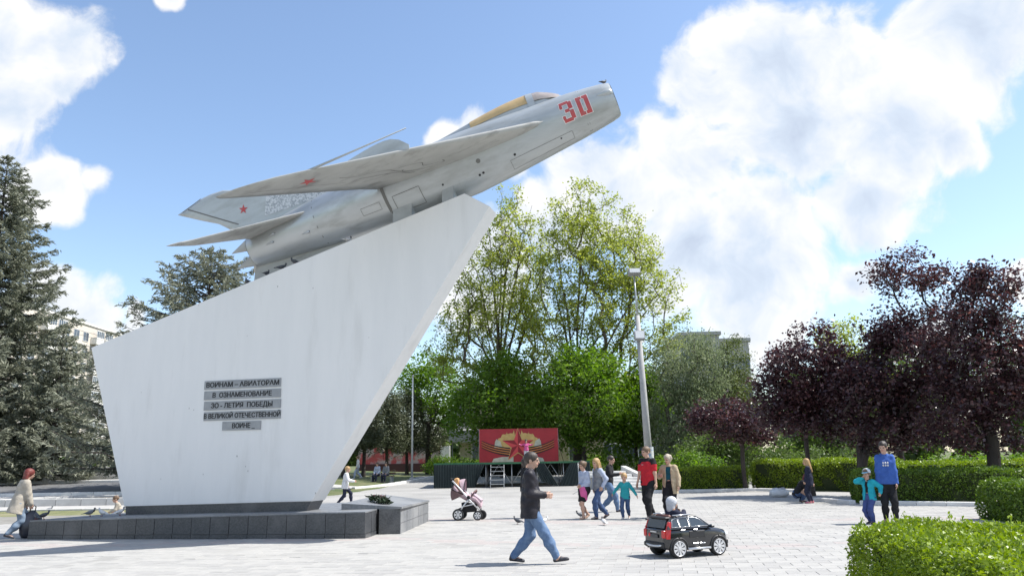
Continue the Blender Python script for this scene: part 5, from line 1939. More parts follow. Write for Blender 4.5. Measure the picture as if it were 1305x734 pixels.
for k in range(5):
    mb = MB(); c = e1 * (0.18 * k - 0.36) + rg_.normal(size=3) * 0.03 + np.array([0, 0, 0.13])
    mb.ball(c, (0.035, 0.035, 0.025), 8, 5); mb.build('flower', M('wilted_petals', (0.10, 0.03, 0.035), rough=0.7), spray)

# ================================================================== stage with banner
stage_o = np.array([at(640, 620, 47)[0], 47.0, 0])
SW0, SW1 = at(553, 620, 47)[0], at(752, 620, 47)[0]
stage = thing('stage', 'open-air stage on steel legs with dark green skirting cloth', 'stage', stage_o)
DZ = 1.42
green_deck = M('stage_green', (0.03, 0.12, 0.055), (0.05, 0.16, 0.08), scale=3, rough=0.7)
deck_m = M('stage_ply', (0.16, 0.12, 0.085), (0.12, 0.09, 0.065), scale=3, rough=0.8)
steel2 = M('galvanised_steel', (0.45, 0.46, 0.47), (0.36, 0.37, 0.38), scale=8, rough=0.4, metal=0.6)
skirt_m = M('dark_green_cloth', (0.006, 0.014, 0.015), (0.012, 0.024, 0.025), scale=3, rough=0.75, bump=0.2, bscale=9)
SD = 5.0
nb = 6
for k in range(nb):
    x0 = SW0 + (SW1 - SW0) * k / nb; x1 = SW0 + (SW1 - SW0) * (k + 1) / nb - 0.012
    mb = MB(); mb.box(((x0 + x1) / 2 - stage_o[0], SD / 2, DZ - 0.05), (x1 - x0, SD, 0.06)); mb.build('deck_board', deck_m, stage)
mb = MB(); mb.box(((SW0 + SW1) / 2 - stage_o[0], -0.02, DZ - 0.03), (SW1 - SW0 + 0.05, 0.03, 0.11)); mb.build('edge_fascia', green_deck, stage)
for k in range(nb + 1):
    x = SW0 + (SW1 - SW0) * k / nb - stage_o[0]; x = min(max(x, SW0 - stage_o[0] + 0.06), SW1 - stage_o[0] - 0.06)
    for yy in (0.12, SD / 2, SD - 0.1):
        mb = MB(); mb.tube([(x, yy, 0.0), (x, yy, DZ - 0.08)], 0.03, 8); mb.build('leg', steel2, stage)
    if k < nb:
        x2 = x + (SW1 - SW0) / nb
        for yy in (0.14, SD - 0.12):
            mb = MB(); mb.tube([(x, yy, 0.15), ((x + x2) / 2, yy, DZ - 0.12)], 0.018, 6); mb.build('brace', steel2, stage)
            mb = MB(); mb.tube([(x2, yy, 0.15), ((x + x2) / 2, yy, DZ - 0.12)], 0.018, 6); mb.build('brace', steel2, stage)


def curtain(pts_top, pts_bot, name='skirting_cloth', folds=14, amp=0.05):
    """hanging cloth between an upper and a lower line, in folds"""
    mb = MB(); n = folds * 4; m = 6
    rows = []
    for j in range(m + 1):
        v = j / m; row = []
        for i in range(n + 1):
            u = i / n
            a = np.array([np.interp(u, np.linspace(0, 1, len(pts_top)), [p[q] for p in pts_top]) for q in range(3)])
            b = np.array([np.interp(u, np.linspace(0, 1, len(pts_bot)), [p[q] for p in pts_bot]) for q in range(3)])
            p = a + (b - a) * v
            p[1] += amp * (0.4 + 0.6 * v) * math.sin(u * folds * 2 * math.pi + 0.8 * math.sin(u * 9)) - 0.06
            row.append(p)
        rows.append(row)
    mb.loft(rows, closed=False, cap=False)
    return mb.build(name, skirt_m, stage)


def sx(px):
    return at(px, 605, 47)[0] - stage_o[0]


zt_ = DZ - 0.07
curtain([(sx(553), 0, zt_), (sx(604), 0, zt_)], [(sx(553), -0.05, 0.02), (sx(606), -0.05, 0.02)], folds=16)
curtain([(sx(604), 0, zt_), (sx(618), 0, zt_)], [(sx(606), -0.05, 0.02), (sx(609), -0.05, 0.45)], folds=4)
curtain([(sx(680), 0, zt_), (sx(694), 0, zt_)], [(sx(690), -0.05, 0.30), (sx(712), -0.05, 0.02)], folds=7)
curtain([(sx(727), 0, zt_), (sx(752), 0, zt_)], [(sx(712), -0.05, 0.02), (sx(754), -0.05, 0.02)], folds=10)
curtain([(sx(553), SD - 0.05, zt_), (sx(752), SD - 0.05, zt_)], [(sx(553), SD - 0.05, 0.5), (sx(752), SD - 0.05, 0.55)], 'rear_cloth', 30)
# left side cloth
mb = MB(); rows = []
for j in range(5):
    rows.append([(sx(553) + 0.04 * math.sin(i * 1.9), SD * i / 20, zt_ * (1 - j / 4) + 0.02) for i in range(21)])
mb.loft(rows, closed=False, cap=False); mb.build('skirting_cloth', skirt_m, stage)
for k in range(5):
    mb = MB(); mb.box((sx(634), -0.10 - 0.22 * (4 - k), 0.24 * (k + 1) - 0.03), (0.75, 0.24, 0.035)); mb.build('stair_tread', steel2, stage)
for s_ in (-0.39, 0.39):
    mb = MB(); mb.tube([(sx(634) + s_, -1.15, 0.02), (sx(634) + s_, -0.02, DZ - 0.12)], 0.022, 6); mb.build('stair_stringer', steel2, stage)

# banner
BY = 51.0
bl, br_ = at(611, 590, BY), at(712, 588, BY)
zbn, ztn = DZ - 0.02, at(660, 546, BY)[2]
ban = thing('banner', 'red festive banner with a big faceted star and striped ribbons on the stage', 'banner', ((bl[0] + br_[0]) / 2, BY, zbn))
bw, bh = br_[0] - bl[0], ztn - zbn
banner_m = M('banner_red', (0.42, 0.022, 0.032), (0.34, 0.015, 0.025), scale=1.2, rough=0.5, bump=0.15, bscale=3)
rows = []
for j in range(9):
    rows.append([(-bw / 2 + bw * i / 24, 0.03 * math.sin(i * 0.9 + j * 0.4) * 0.5, bh * j / 8) for i in range(25)])
mb = MB(); mb.loft(rows, closed=False, cap=False); mb.build('cloth', banner_m, ban)
for (x0_, x1_, z0_, z1_) in ((-bw / 2, bw / 2, 0.02, 0.02), (-bw / 2, bw / 2, bh - 0.02, bh - 0.02), (-bw / 2, -bw / 2, 0, bh), (bw / 2, bw / 2, 0, bh), (0, 0, 0, bh)):
    mb = MB(); mb.tube([(x0_, 0.06, z0_), (x1_, 0.06, z1_)], 0.025, 6); mb.build('frame_bar', steel2, ban)
mb = MB(); mb.tube([(bw / 2, 0.06, bh * 0.55), (bw / 2 + 0.35, 0.5, 0.0)], 0.02, 6); mb.build('stay', bark_dark, ban)
gold = M('banner_gold', (0.62, 0.44, 0.16), (0.5, 0.33, 0.1), scale=4, rough=0.5); pale = M('banner_pale', (0.55, 0.56, 0.45), (0.42, 0.42, 0.32), scale=3, rough=0.5)
starl = M('banner_star_light', (0.62, 0.06, 0.065), rough=0.5); stard = M('banner_star_deep', (0.25, 0.008, 0.016), rough=0.5)
blackp = M('banner_black', (0.012, 0.01, 0.01), rough=0.5); orangep = M('banner_orange', (0.70, 0.26, 0.06), rough=0.5)


def bp(u, v, d):
    return (bw * (u - 0.5), -0.028 - d, bh * v)


def flat(poly, d, name, mat):
    mb = MB(); mb.add([bp(u, v, d) for u, v in poly], [tuple(range(len(poly)))]); return mb.build(name, mat, ban)


asp = bh / bw
cx, cy = 0.49, 0.50
for sg in (-1, 1):
    for gi, (u0, v0, u1, v1) in enumerate(((0.07, 0.40, 0.26, 0.86), (0.11, 0.62, 0.20, 0.92), (0.02, 0.60, 0.11, 0.98))):
        uu = cx + sg * u0; uw = cx + sg * u1
        flat([(uu, v0), (uw, v0 + 0.02), (uw - sg * 0.01, (v0 + v1) / 2 + 0.08), (uw - sg * 0.045, v1 - 0.12), (uw - sg * 0.06, v1 - 0.04), (uu + sg * 0.03, v1)][::(1 if sg > 0 else -1)], 0.005 + 0.002 * gi, 'gold_laurel', gold)
    flat([(cx + sg * 0.30, 0.44), (cx + sg * 0.29, 0.62), (cx + sg * 0.27, 0.70), (cx + sg * 0.22, 0.62), (cx + sg * 0.20, 0.44)][::(-1 if sg > 0 else 1)], 0.0125, 'pale_leaf', pale)
    flat([(cx + sg * 0.06, 0.02), (cx + sg * 0.33, 0.02), (cx + sg * 0.31, 0.12), (cx + sg * 0.2, 0.17), (cx + sg * 0.06, 0.17)][::(1 if sg > 0 else -1)], 0.0125, 'pale_leaf', pale)
    # ribbons: black and orange stripes that curve up outwards
    for k in range(7):
        kd = 0.014 + 0.0008 * k
        mat_ = blackp if k % 2 == 0 else orangep
        P = []
        for t in np.linspace(0, 1, 12):
            u = cx + sg * (0.10 + 0.36 * t); v = 0.21 + 0.034 * k + 0.05 * t + 0.19 * t ** 2.6 + 0.02 * math.sin(t * 3)
            w = (0.021 if k % 2 == 0 else 0.012) * (1 - 0.55 * t)
            P.append((u, v - w, v + w))
        mb = MB(); n_ = len(P)
        mb.add([bp(u, a, kd) for u, a, b in P] + [bp(u, b, kd) for u, a, b in P], [(i, i + 1, n_ + i + 1, n_ + i) if sg > 0 else (i + 1, i, n_ + i, n_ + i + 1) for i in range(n_ - 1)])
        mb.build('ribbon_stripe', mat_, ban)
SP0 = [(cx + p[0] * asp * 1.06, cy + p[1] * 1.06 - 0.005) for p in star_pts(0.50, 0.42)]
flat(SP0, 0.0215, 'star_outline', gold)
SP = [(cx + p[0] * asp * 1.0, cy + p[1]) for p in star_pts(0.50, 0.40)]
for k in range(10):
    flat([(cx, cy), SP[k], SP[(k + 1) % 10]], 0.026, 'star_facet', starl if k % 2 == 0 else stard)

# microphone stand in front of the stage
mp_ = g2(738, 630) if 'g2' in globals() else tuple(gnd(738, 630)[:2])
mic = thing('microphone_stand', 'thin microphone stand on a low tripod before the stage', 'stand', (mp_[0], mp_[1], 0.0))
mb = MB(); mb.tube([(0, 0, 0.06), (0, 0, 1.42)], 0.012, 6); mb.build('pole', steel2, mic)
for k in range(3):
    a = 2.1 * k + 0.3; mb = MB(); mb.tube([(0, 0, 0.16), (0.36 * math.cos(a), 0.36 * math.sin(a), 0.015)], 0.011, 6); mb.build('leg', steel2, mic)
mb = MB(); mb.tube([(0, 0, 1.40), (0.16, -0.1, 1.50)], [0.01, 0.022], 8); mb.build('microphone', shoe_dark, mic)

# ================================================================== lamp post and poles
lb = on(829, 600, 40.0)
post = thing('lamp_post', 'tapering concrete lamp post with floodlights standing behind the family', 'lamp post', lb)
tp = at(808, 350, 40.0); tp = np.array([tp[0] - lb[0], 0, tp[2] - lb[2]])
conc2 = M('post_concrete', (0.42, 0.415, 0.41), (0.35, 0.345, 0.34), scale=3, rough=0.9, bump=0.15, bscale=20)
post_top = tp * 0.80
mb = MB(); mb.tube([(0, 0, -0.1), post_top * 0.5, post_top], [0.21, 0.165, 0.115], 14); mb.build('shaft', conc2, post)
mb = MB(); mb.tube([post_top * 0.98, tp], [0.05, 0.04], 8); mb.build('steel_extension', steel2, post)
lampb = M('lamp_housing', (0.30, 0.30, 0.31), rough=0.5); lampg = M('lamp_glass', (0.62, 0.63, 0.64), rough=0.2)
for (c_, sz) in ((tp + (0, -0.1, 0.1), (0.62, 0.4, 0.30)), (tp * 0.70 + (-0.02, -0.26, 0), (0.52, 0.26, 0.5))):
    mb = MB(); mb.box(c_, sz, rx(-0.3), 0.03); fl = mb.build('floodlight', lampb, post)
    mb = MB(); mb.box(np.asarray(c_) + rx(-0.3) @ np.array([0, -sz[1] / 2 - 0.004, 0]), (sz[0] * 0.85, 0.012, sz[2] * 0.8), rx(-0.3)); mb.build('lens', lampg, fl)
mb = MB(); mb.tube([tp * 0.695 + (-0.32, 0, -0.24), tp * 0.695 + (0.32, 0, -0.24)], 0.03, 6); mb.build('bracket', steel2, post)
mb = MB(); mb.tube([(0, 0, 1.35), (0, 0, 2.1)], [0.206, 0.203], 14, cap=False); mb.build('poster', M('torn_poster', (0.30, 0.40, 0.55), (0.62, 0.62, 0.60), scale=7, rough=0.8, lo=0.42, hi=0.5), post)

pb_ = on(525, 600, 58)
mb = MB(); hpole = at(525, 480, 58)[2] - pb_[2]
mb.tube([(0, 0, -0.05), (0, 0, hpole)], [0.085, 0.05], 8)
fpole = thing('flagpole', 'plain pale steel pole standing at the kerb of the avenue', 'pole', pb_)
mb.build('shaft', M('pole_paint', (0.60, 0.60, 0.58), rough=0.5), fpole)
mb = MB(); mb.ball((0, 0, hpole + 0.05), 0.09, 10, 6); mb.build('finial', steel2, fpole)
mb = MB(); mb.tube([(0, 0, 0.0), (0, 0, 0.12)], [0.2, 0.16], 10); mb.build('base', conc_m, fpole)

# overhead cables on the left
for k, (ya, yb) in enumerate(((384, 432), (392, 436), (376, 424))):
    a = at(-60, ya - 16, 56); b_ = at(190, yb + 10, 70)
    pts = [a + (b_ - a) * t + np.array([0, 0, -0.35 * math.sin(math.pi * t)]) for t in np.linspace(0, 1, 14)]
    pts = [np.asarray(p) for p in pts]; o0 = pts[0]
    cab = thing('overhead_cable', ['middle', 'lowest', 'uppermost'][k] + ' of three thin overhead cables crossing above the road', 'cable', o0, 0, 'cables over the road')
    mb = MB(); mb.tube([p - o0 for p in pts], 0.016, 5); mb.build('wire', M('cable_grey', (0.08, 0.08, 0.085), rough=0.6), cab)

# ================================================================== steps beside the hedge
st_o = np.array([at(818, 620, 41)[0], 40.2, 0])
steps = thing('concrete_steps', 'short flight of pale concrete steps rising between the stage and hedge', 'steps', st_o)
for k in range(6):
    mb = MB(); mb.box((-0.5 - 0.25 * k, 0.34 * k + 0.2, 0.075 + 0.15 * k), (2.2, 0.42, 0.15), bev=0.012)
    mb.build('tread', white_conc, steps)
    if k:
        mb = MB(); mb.box((-0.5 - 0.25 * k, 0.34 * k + 0.36, 0.075 * k), (2.18, 0.10, 0.15 * k - 0.004)); mb.build('riser', conc_m, steps)
mb = MB(); mb.hexa([(0.68, 0, 0), (0.95, 0, 0), (-0.55, 2.4, 0), (-0.82, 2.4, 0), (0.68, 0, 0.28), (0.95, 0, 0.28), (-0.55, 2.4, 1.16), (-0.82, 2.4, 1.16)])
mb.build('side_wall', conc_m, steps)
park_m = M('park_lawn', (0.085, 0.15, 0.03), (0.14, 0.19, 0.06), scale=2, rough=0.95, bump=0.6, bscale=30, c3=(0.06, 0.11, 0.025), s3=0.4)
sheet('lawn', [(6.0, 36.6), (10.9, 36.9), (11.2, 49), (6.8, 49)], 4, 6, 0.012, park_m)
sheet('lawn', [(10.9, 37.0), (22, 27.0), (48, 22), (48, 49), ][:4], 12, 6, 0.012, park_m)
sheet('lawn', [(10.85, 25.9), (15.7, 22.7), (46, 10.0), (46, 27.0)], 12, 4, 0.010, park_m)
kerb_run('kerb', (6.1, 36.3), (11.1, 36.6), 5, 0.30, 0.12, white_conc)
kerb_run('kerb', (11.1, 36.6), (12.6, 34.4), 3, 0.30, 0.12, white_conc)
kerb_run('kerb', (10.35, 27.6), (10.75, 25.6), 3, 0.22, 0.14, white_conc)
kerb_run('kerb', (10.9, 25.4), (15.6, 22.3), 7, 0.22, 0.14, white_conc)
kerb_run('kerb', (15.6, 22.3), (26.0, 18.0), 12, 0.22, 0.14, white_conc)

# ================================================================== buildings
pan_m = M('panel_block', (0.62, 0.56, 0.49), (0.55, 0.50, 0.44), scale=0.4, rough=0.9)
panw_m = M('panel_white', (0.74, 0.72, 0.68), (0.66, 0.64, 0.61), scale=0.4, rough=0.9)
win_g = M('window_glass', (0.05, 0.065, 0.085), (0.10, 0.12, 0.145), scale=0.35, rough=0.12, spec=0.8)
win_f = M('window_frame', (0.72, 0.72, 0.72), rough=0.6)


def apartment(label, corner, ang, length, floors, depth, fh=2.9, cols=12, bay=None, z=0.0, roofc=None, wall=None):
    t = thing('apartment_building', label, 'building', (corner[0], corner[1], z), ang)
    H_ = floors * fh + 1.2
    mb = MB(); mb.box((length / 2, depth / 2, H_ / 2 - 0.5), (length, depth, H_ + 1.0)); mb.build('wall', wall or pan_m, t)
    mb = MB(); mb.box((length / 2, depth / 2, H_ + 0.18), (length + 0.4, depth + 0.4, 0.35)); mb.build('roof', roofc or panw_m, t)
    fm = MB(); fm.box((0, 0, 0), (1.7, 0.12, 1.6)); fme = meshdata('window', fm.v, fm.f, [win_f])
    gm = MB()
    for s_ in (-0.41, 0.41):
        gm.box((s_, -0.065, 0), (0.74, 0.03, 1.42))
    gme = meshdata('pane', gm.v, gm.f, [win_g])
    jm = MB(); jm.box((0, 0, 0), (length, 0.05, 0.10)); jme = meshdata('floor_joint', jm.v, jm.f, [conc_m])
    bm_ = MB(); bm_.box((0, -0.55, -0.45), (length / cols * 0.86, 1.1, 1.15)); bme = meshdata('balcony', bm_.v, bm_.f, [panw_m])
    bg_ = MB(); bg_.box((0, -1.02, 0.72), (length / cols * 0.82, 0.06, 1.05)); bge = meshdata('glazing', bg_.v, bg_.f, [win_g])
    bf_ = MB()
    for i in range(5):
        bf_.box((-length / cols * 0.41 + length / cols * 0.205 * i, -1.05, 0.72), (0.08, 0.08, 1.10))
    bf_.box((0, -1.05, 1.30), (length / cols * 0.86, 0.1, 0.12)); bfe = meshdata('glazing_bar', bf_.v, bf_.f, [win_f])
    for f in range(floors):
        o = link(bpy.data.objects.new('floor_joint', jme), t); o.location = (length / 2, -0.03, fh * f + 0.35)
        for c_ in range(cols):
            x = length * (c_ + 0.5) / cols; zz = fh * f + 1.75
            if bay and c_ % bay[0] in bay[1]:
                o = link(bpy.data.objects.new('balcony', bme), t); o.location = (x, 0, zz)
                link(bpy.data.objects.new('glazing', bge), o)
                link(bpy.data.objects.new('glazing_bar', bfe), o)
            else:
                o = link(bpy.data.objects.new('window', fme), t); o.location = (x, -0.03, zz)
                link(bpy.data.objects.new('pane', gme), o)
    return t


apartment('tall pale panel apartment block with glazed balconies beyond the left spruces', (-73.5, 98.0), rad(90), 58, 9, 13, 2.62, 20, (5, (2, 3)), z=0.7)
# building behind the stage: beige wall, dark window, grey projecting upper storey
cA = at(586, 600, 66)
bA = thing('community_building', 'beige two-storey building with a grey projecting balcony behind the stage', 'building', (cA[0], 66.0, 0.45))
beige_w = M('beige_render', (0.56, 0.49, 0.38), (0.49, 0.43, 0.33), scale=0.8, rough=0.9); grey_w = M('grey_render', (0.46, 0.455, 0.45), (0.38, 0.375, 0.37), scale=0.8, rough=0.9)
mb = MB(); mb.box((6.0, 4.0, 3.3), (12, 8, 6.8)); mb.build('wall', beige_w, bA)
mb = MB(); mb.box((6.0, 4.0, 6.9), (12.6, 8.6, 0.4)); mb.build('roof', grey_w, bA)
zb0 = at(590, 564, 65)[2] - 0.45; zb1 = at(590, 547, 65)[2] - 0.45
mb = MB(); mb.box((0.9, -0.6, (zb0 + zb1) / 2), (3.4, 1.6, zb1 - zb0), bev=0.08); mb.build('balcony', grey_w, bA)
mb = MB(); mb.box((0.55, 0.2, (zb1 + 6.6) / 2), (1.5, 1.2, 6.6 - zb1)); mb.build('stair_tower', grey_w, bA)
mb = MB(); mb.box((-0.55, -0.9, zb0 / 2), (0.09, 0.09, zb0)); mb.build('drain_pipe', M('drain_pipe', (0.2, 0.2, 0.2), rough=0.6), bA)
for k in range(4):
    xw = 1.6 + 2.7 * k
    mb = MB(); mb.box((xw, -0.02, 1.75), (1.25, 0.1, 1.7)); w_ = mb.build('window', win_f, bA)
    mb = MB(); mb.box((xw - 0.28, -0.08, 1.75), (0.5, 0.03, 1.5)); mb.box((xw + 0.28, -0.08, 1.75), (0.5, 0.03, 1.5)); mb.build('pane', win_g, w_)
# long school-like building further right behind the trees
cB = at(878, 600, 78)
apartment('grey four-storey building whose flat roof shows above the willow', (cB[0], 78.0), rad(-2), 3.9, 4, 11, 2.98, 3, z=0.45, wall=grey_w, roofc=grey_w)
cB2 = at(930, 600, 82)
apartment('slightly lower grey wing whose roof shows above the thuja', (cB2[0] - 0.4, 82.0), rad(-2), 3.4, 4, 9, 2.95, 2, z=0.45, wall=grey_w, roofc=grey_w)
cB3 = at(748, 600, 80)
apartment('low two-storey wing with windows behind the lamp post', (cB3[0], 80.0), rad(-2), 10.4, 2, 9, 3.2, 6, z=0.45, roofc=grey_w)
# low wall and flower kiosk colours down the avenue
wl_ = at(535, 600, 84)
lowall = thing('mural_wall', 'low wall with a faded red mural at the end of the avenue', 'wall', (wl_[0] - 2.2, 84, 0.45))
mb = MB(); mb.box((0, 0, 1.3), (8.6, 0.3, 2.6)); mb.build('wall', M('mural_wall', (0.42, 0.34, 0.32), (0.42, 0.08, 0.08), scale=0.7, rough=0.9, lo=0.46, hi=0.54), lowall)
mb = MB(); mb.box((0, -0.2, 0.45), (8.8, 0.3, 0.9)); mb.build('base', M('dark_red_base', (0.07, 0.03, 0.03), rough=0.9), lowall)
mb = MB(); mb.box((4.9, -0.1, 1.3), (1.0, 0.5, 2.7), bev=0.02); mb.build('end_pillar', panw_m, lowall)
# low shrubs in front of the community building and along the avenue
for i, (px, Y, w, hh, lab) in enumerate(((565, 63, 1.4, 1.3, 'low green bush at the corner of the beige building'), (600, 62, 1.6, 1.2, 'loose green bush below the dark window behind the stage'), (760, 60, 1.8, 1.3, 'green bush right of the banner stay'), (800, 56, 1.8, 1.5, 'green bush above the concrete steps'), (845, 50, 1.6, 1.6, 'bright green bush behind the lamp post foot'),
                                          (985, 46, 1.9, 1.7, 'green bush behind the domed hedge'), (880, 45, 1.9, 1.7, 'green bush behind the square hedge end'), (1225, 44, 2.2, 1.4, 'bright green bush seen under the purple crowns'), (1290, 40, 2.0, 1.3, 'bright green bush right of the thick plum trunk'), (1070, 44, 2.2, 2.0, 'shaded green bush behind the plum trunks'))):
    b = on(px, 600, Y)
    tree('shrub', lab, b, hh, 0.05, [(0, 0, hh * 0.55, w, w * 0.8, hh * 0.5)], 70, 3600, 0.13, leaf_fresh if i not in (5, 9) else leaf_mid, bark_dark, 120 + i, spread=0.22, trunk_top=0.4, cat='shrub')


# ================================================================== ride-on toy car (local: X forward, Y left)
cpos = gnd(876, 708)
CY = rad(24)
car = thing('ride_on_car', 'black battery-driven toy jeep with silver wheels carrying a toddler', 'toy car', (cpos[0], cpos[1], 0.018), CY)
paint = M('toy_black_gloss', (0.012, 0.013, 0.016), rough=0.16, spec=0.6, coat=0.6)
chrome = M('toy_silver', (0.62, 0.63, 0.65), rough=0.28, metal=0.7); plas = M('toy_black_plastic', (0.02, 0.02, 0.022), rough=0.55)
winm = M('toy_window', (0.035, 0.05, 0.065), rough=0.12, spec=0.8); redl = M('toy_red_lamp', (0.55, 0.03, 0.03), rough=0.25, spec=0.6); wlamp = M('toy_lamp_clear', (0.70, 0.72, 0.74), rough=0.15, spec=0.7)
WR = 0.145


def rrect(x, w, z0, z1, r=0.06, tum=0.0, k=4):
    """rounded section of the car body at station x"""
    P = []
    for (cy_, cz_, a0) in ((w - r, z1 - r, 0), (-(w - r), z1 - r, 90), (-(w - r), z0 + r, 180), (w - r, z0 + r, 270)):
        for q in range(k + 1):
            a = rad(a0 + 90 * q / k)
            yy, zz = cy_ + r * math.cos(a), cz_ + r * math.sin(a)
            yy *= 1 - tum * max(0, (zz - z0) / (z1 - z0) - 0.4)
            P.append((x, yy, zz))
    return P


mb = MB()
ST = [(-0.625, 0.25, 0.20, 0.40, 0.05), (-0.61, 0.29, 0.15, 0.435, 0.06), (-0.55, 0.315, 0.13, 0.455, 0.07), (-0.30, 0.325, 0.12, 0.46, 0.07), (0.0, 0.325, 0.12, 0.455, 0.07), (0.22, 0.322, 0.12, 0.45, 0.07), (0.45, 0.312, 0.13, 0.425, 0.07), (0.57, 0.29, 0.15, 0.395, 0.07), (0.625, 0.25, 0.18, 0.34, 0.06), (0.64, 0.20, 0.20, 0.30, 0.04)]
mb.loft([rrect(x, w, a, b_, r) for x, w, a, b_, r in ST])
body = mb.build('body', paint, car)
# cabin: pillars and roof frame round an open cockpit
def side_z(x, top=True):
    return np.interp(x, [-0.56, -0.48, -0.30, 0.05, 0.28], [0.47, 0.60, 0.635, 0.625, 0.46])


for sg in (1, -1):
    outer = [(-0.585, 0.445), (-0.54, 0.56), (-0.46, 0.625), (-0.25, 0.645), (0.02, 0.635), (0.12, 0.585), (0.30, 0.445)]
    P0_ = [(x, sg * (0.315 - 0.10 * (z - 0.44) / 0.2), z) for x, z in outer]
    mb = MB(); mb.prism(P0_, (0, -0.018, 0), (0, 0.018, 0)); mb.build('cabin_side', paint, car)
    for quad_, nm in (([(-0.50, 0.475), (-0.455, 0.585), (-0.36, 0.612), (-0.34, 0.475)], 'rear_quarter_window'), ([(-0.32, 0.475), (-0.335, 0.612), (-0.16, 0.620), (-0.15, 0.475)], 'rear_window'), ([(-0.125, 0.475), (-0.13, 0.620), (0.0, 0.61), (0.08, 0.575), (0.20, 0.475)], 'front_window')):
        Q = [(x, sg * (0.336 - 0.10 * (z - 0.44) / 0.2), z) for x, z in quad_]
        mb = MB(); mb.prism(Q, (0, -0.003, 0), (0, 0.003, 0)); w_ = mb.build(nm, winm, car)
        ring = Q + [Q[0]]
        mb = MB(); mb.tube([np.array(q) + (0, sg * 0.004, 0) for q in ring], 0.0065, 5); mb.build('trim', chrome, w_)
    for x in (-0.10, -0.235):
        mb = MB(); mb.box((x + (0.05 if x > -0.2 else -0.06), sg * 0.331, 0.425), (0.075, 0.016, 0.02), bev=0.005); mb.build('door_handle', chrome, car)
    mb = MB(); mb.box((-0.02, sg * 0.327, 0.355), (0.30, 0.01, 0.10), bev=0.004); mb.build('door_panel', plas, car)
    for x in (-0.06, 0.07):
        mb = MB(); mb.box((x, sg * 0.335, 0.215), (0.10, 0.02, 0.022), bev=0.005); mb.build('sill_trim', chrome, car)
    mb = MB(); mb.tube([(-0.22, sg * 0.34, 0.135), (0.22, sg * 0.34, 0.135)], 0.02, 8); mb.build('side_step', chrome, car)
    mb = MB(); mb.box((0.24, sg * 0.375, 0.47), (0.05, 0.09, 0.05), bev=0.015); mb.build('mirror', paint, car)
    mb = MB(); mb.prism([(-0.60, sg * 0.30, 0.30), (-0.545, sg * 0.322, 0.30), (-0.53, sg * 0.322, 0.40), (-0.50, sg * 0.30, 0.56), (-0.545, sg * 0.285, 0.56), (-0.60, sg * 0.295, 0.42)], (0, -0.012, 0), (0, 0.012, 0)); mb.build('tail_lamp', redl, car)
    mb = MB(); mb.box((-0.612, sg * 0.255, 0.37), (0.04, 0.075, 0.12), bev=0.01); mb.build('tail_lamp', redl, car)
    mb = MB(); mb.box((0.588, sg * 0.235, 0.335), (0.07, 0.10, 0.06), rotz(-sg * 0.4), 0.015); mb.build('headlight', wlamp, car)
    mb = MB(); mb.tube([(-0.44, sg * 0.27, 0.655), (-0.1, sg * 0.275, 0.662)], 0.010, 6); mb.build('roof_rail', chrome, car)
mb = MB(); mb.box((-0.05, 0, 0.632), (0.15, 0.50, 0.03), bev=0.01); mb.build('roof', paint, car)
mb = MB(); mb.prism([(-0.04, -0.25, 0.615), (-0.04, 0.25, 0.615), (0.24, 0.28, 0.455), (0.24, -0.28, 0.455)], (0.03, 0, 0.0), (0.038, 0, 0.004)); mb.build('windscreen', winm, car)
mb = MB(); mb.prism([(-0.585, -0.25, 0.46), (-0.585, 0.25, 0.46), (-0.53, 0.23, 0.585), (-0.53, -0.23, 0.585)], (-0.012, 0, 0), (-0.004, 0, 0)); mb.build('rear_screen', winm, car)
mb = MB(); mb.box((-0.515, 0, 0.612), (0.09, 0.50, 0.035), bev=0.012); mb.build('rear_spoiler', plas, car)
mb = MB(); mb.tube([(-0.628, -0.24, 0.205), (-0.648, -0.12, 0.185), (-0.652, 0, 0.18), (-0.648, 0.12, 0.185), (-0.628, 0.24, 0.205)], 0.020, 8); mb.build('rear_skid_plate', chrome, car)
mb = MB(); mb.box((-0.62, 0, 0.20), (0.06, 0.54, 0.10), bev=0.025); mb.build('rear_bumper', plas, car)
mb = MB(); mb.box((0.63, 0, 0.20), (0.06, 0.48, 0.10), bev=0.025); mb.build('front_bumper', plas, car)
mb = MB(); mb.box((0.636, 0, 0.285), (0.03, 0.28, 0.075), bev=0.01); mb.build('grille', chrome, car)
mb = MB(); mb.box((-0.637, 0.0, 0.40), (0.012, 0.17, 0.018)); mb.build('rear_lettering_bar', chrome, car)
mb = MB(); mb.box((-0.640, -0.02, 0.335), (0.012, 0.20, 0.055), bev=0.003); mb.build('number_plate', M('toy_plate', (0.05, 0.05, 0.055), rough=0.4), car)
mb = MB(); mb.ball((-0.643, 0.11, 0.345), (0.012, 0.032, 0.032), 8, 6); mb.build('red_badge', redl, car)
mb = MB(); mb.box((-0.27, 0, 0.47), (0.30, 0.40, 0.05), bev=0.02); mb.box((-0.43, 0, 0.56), (0.05, 0.38, 0.20), bev=0.02); mb.build('seat', M('toy_seat', (0.16, 0.06, 0.045), rough=0.6), car)


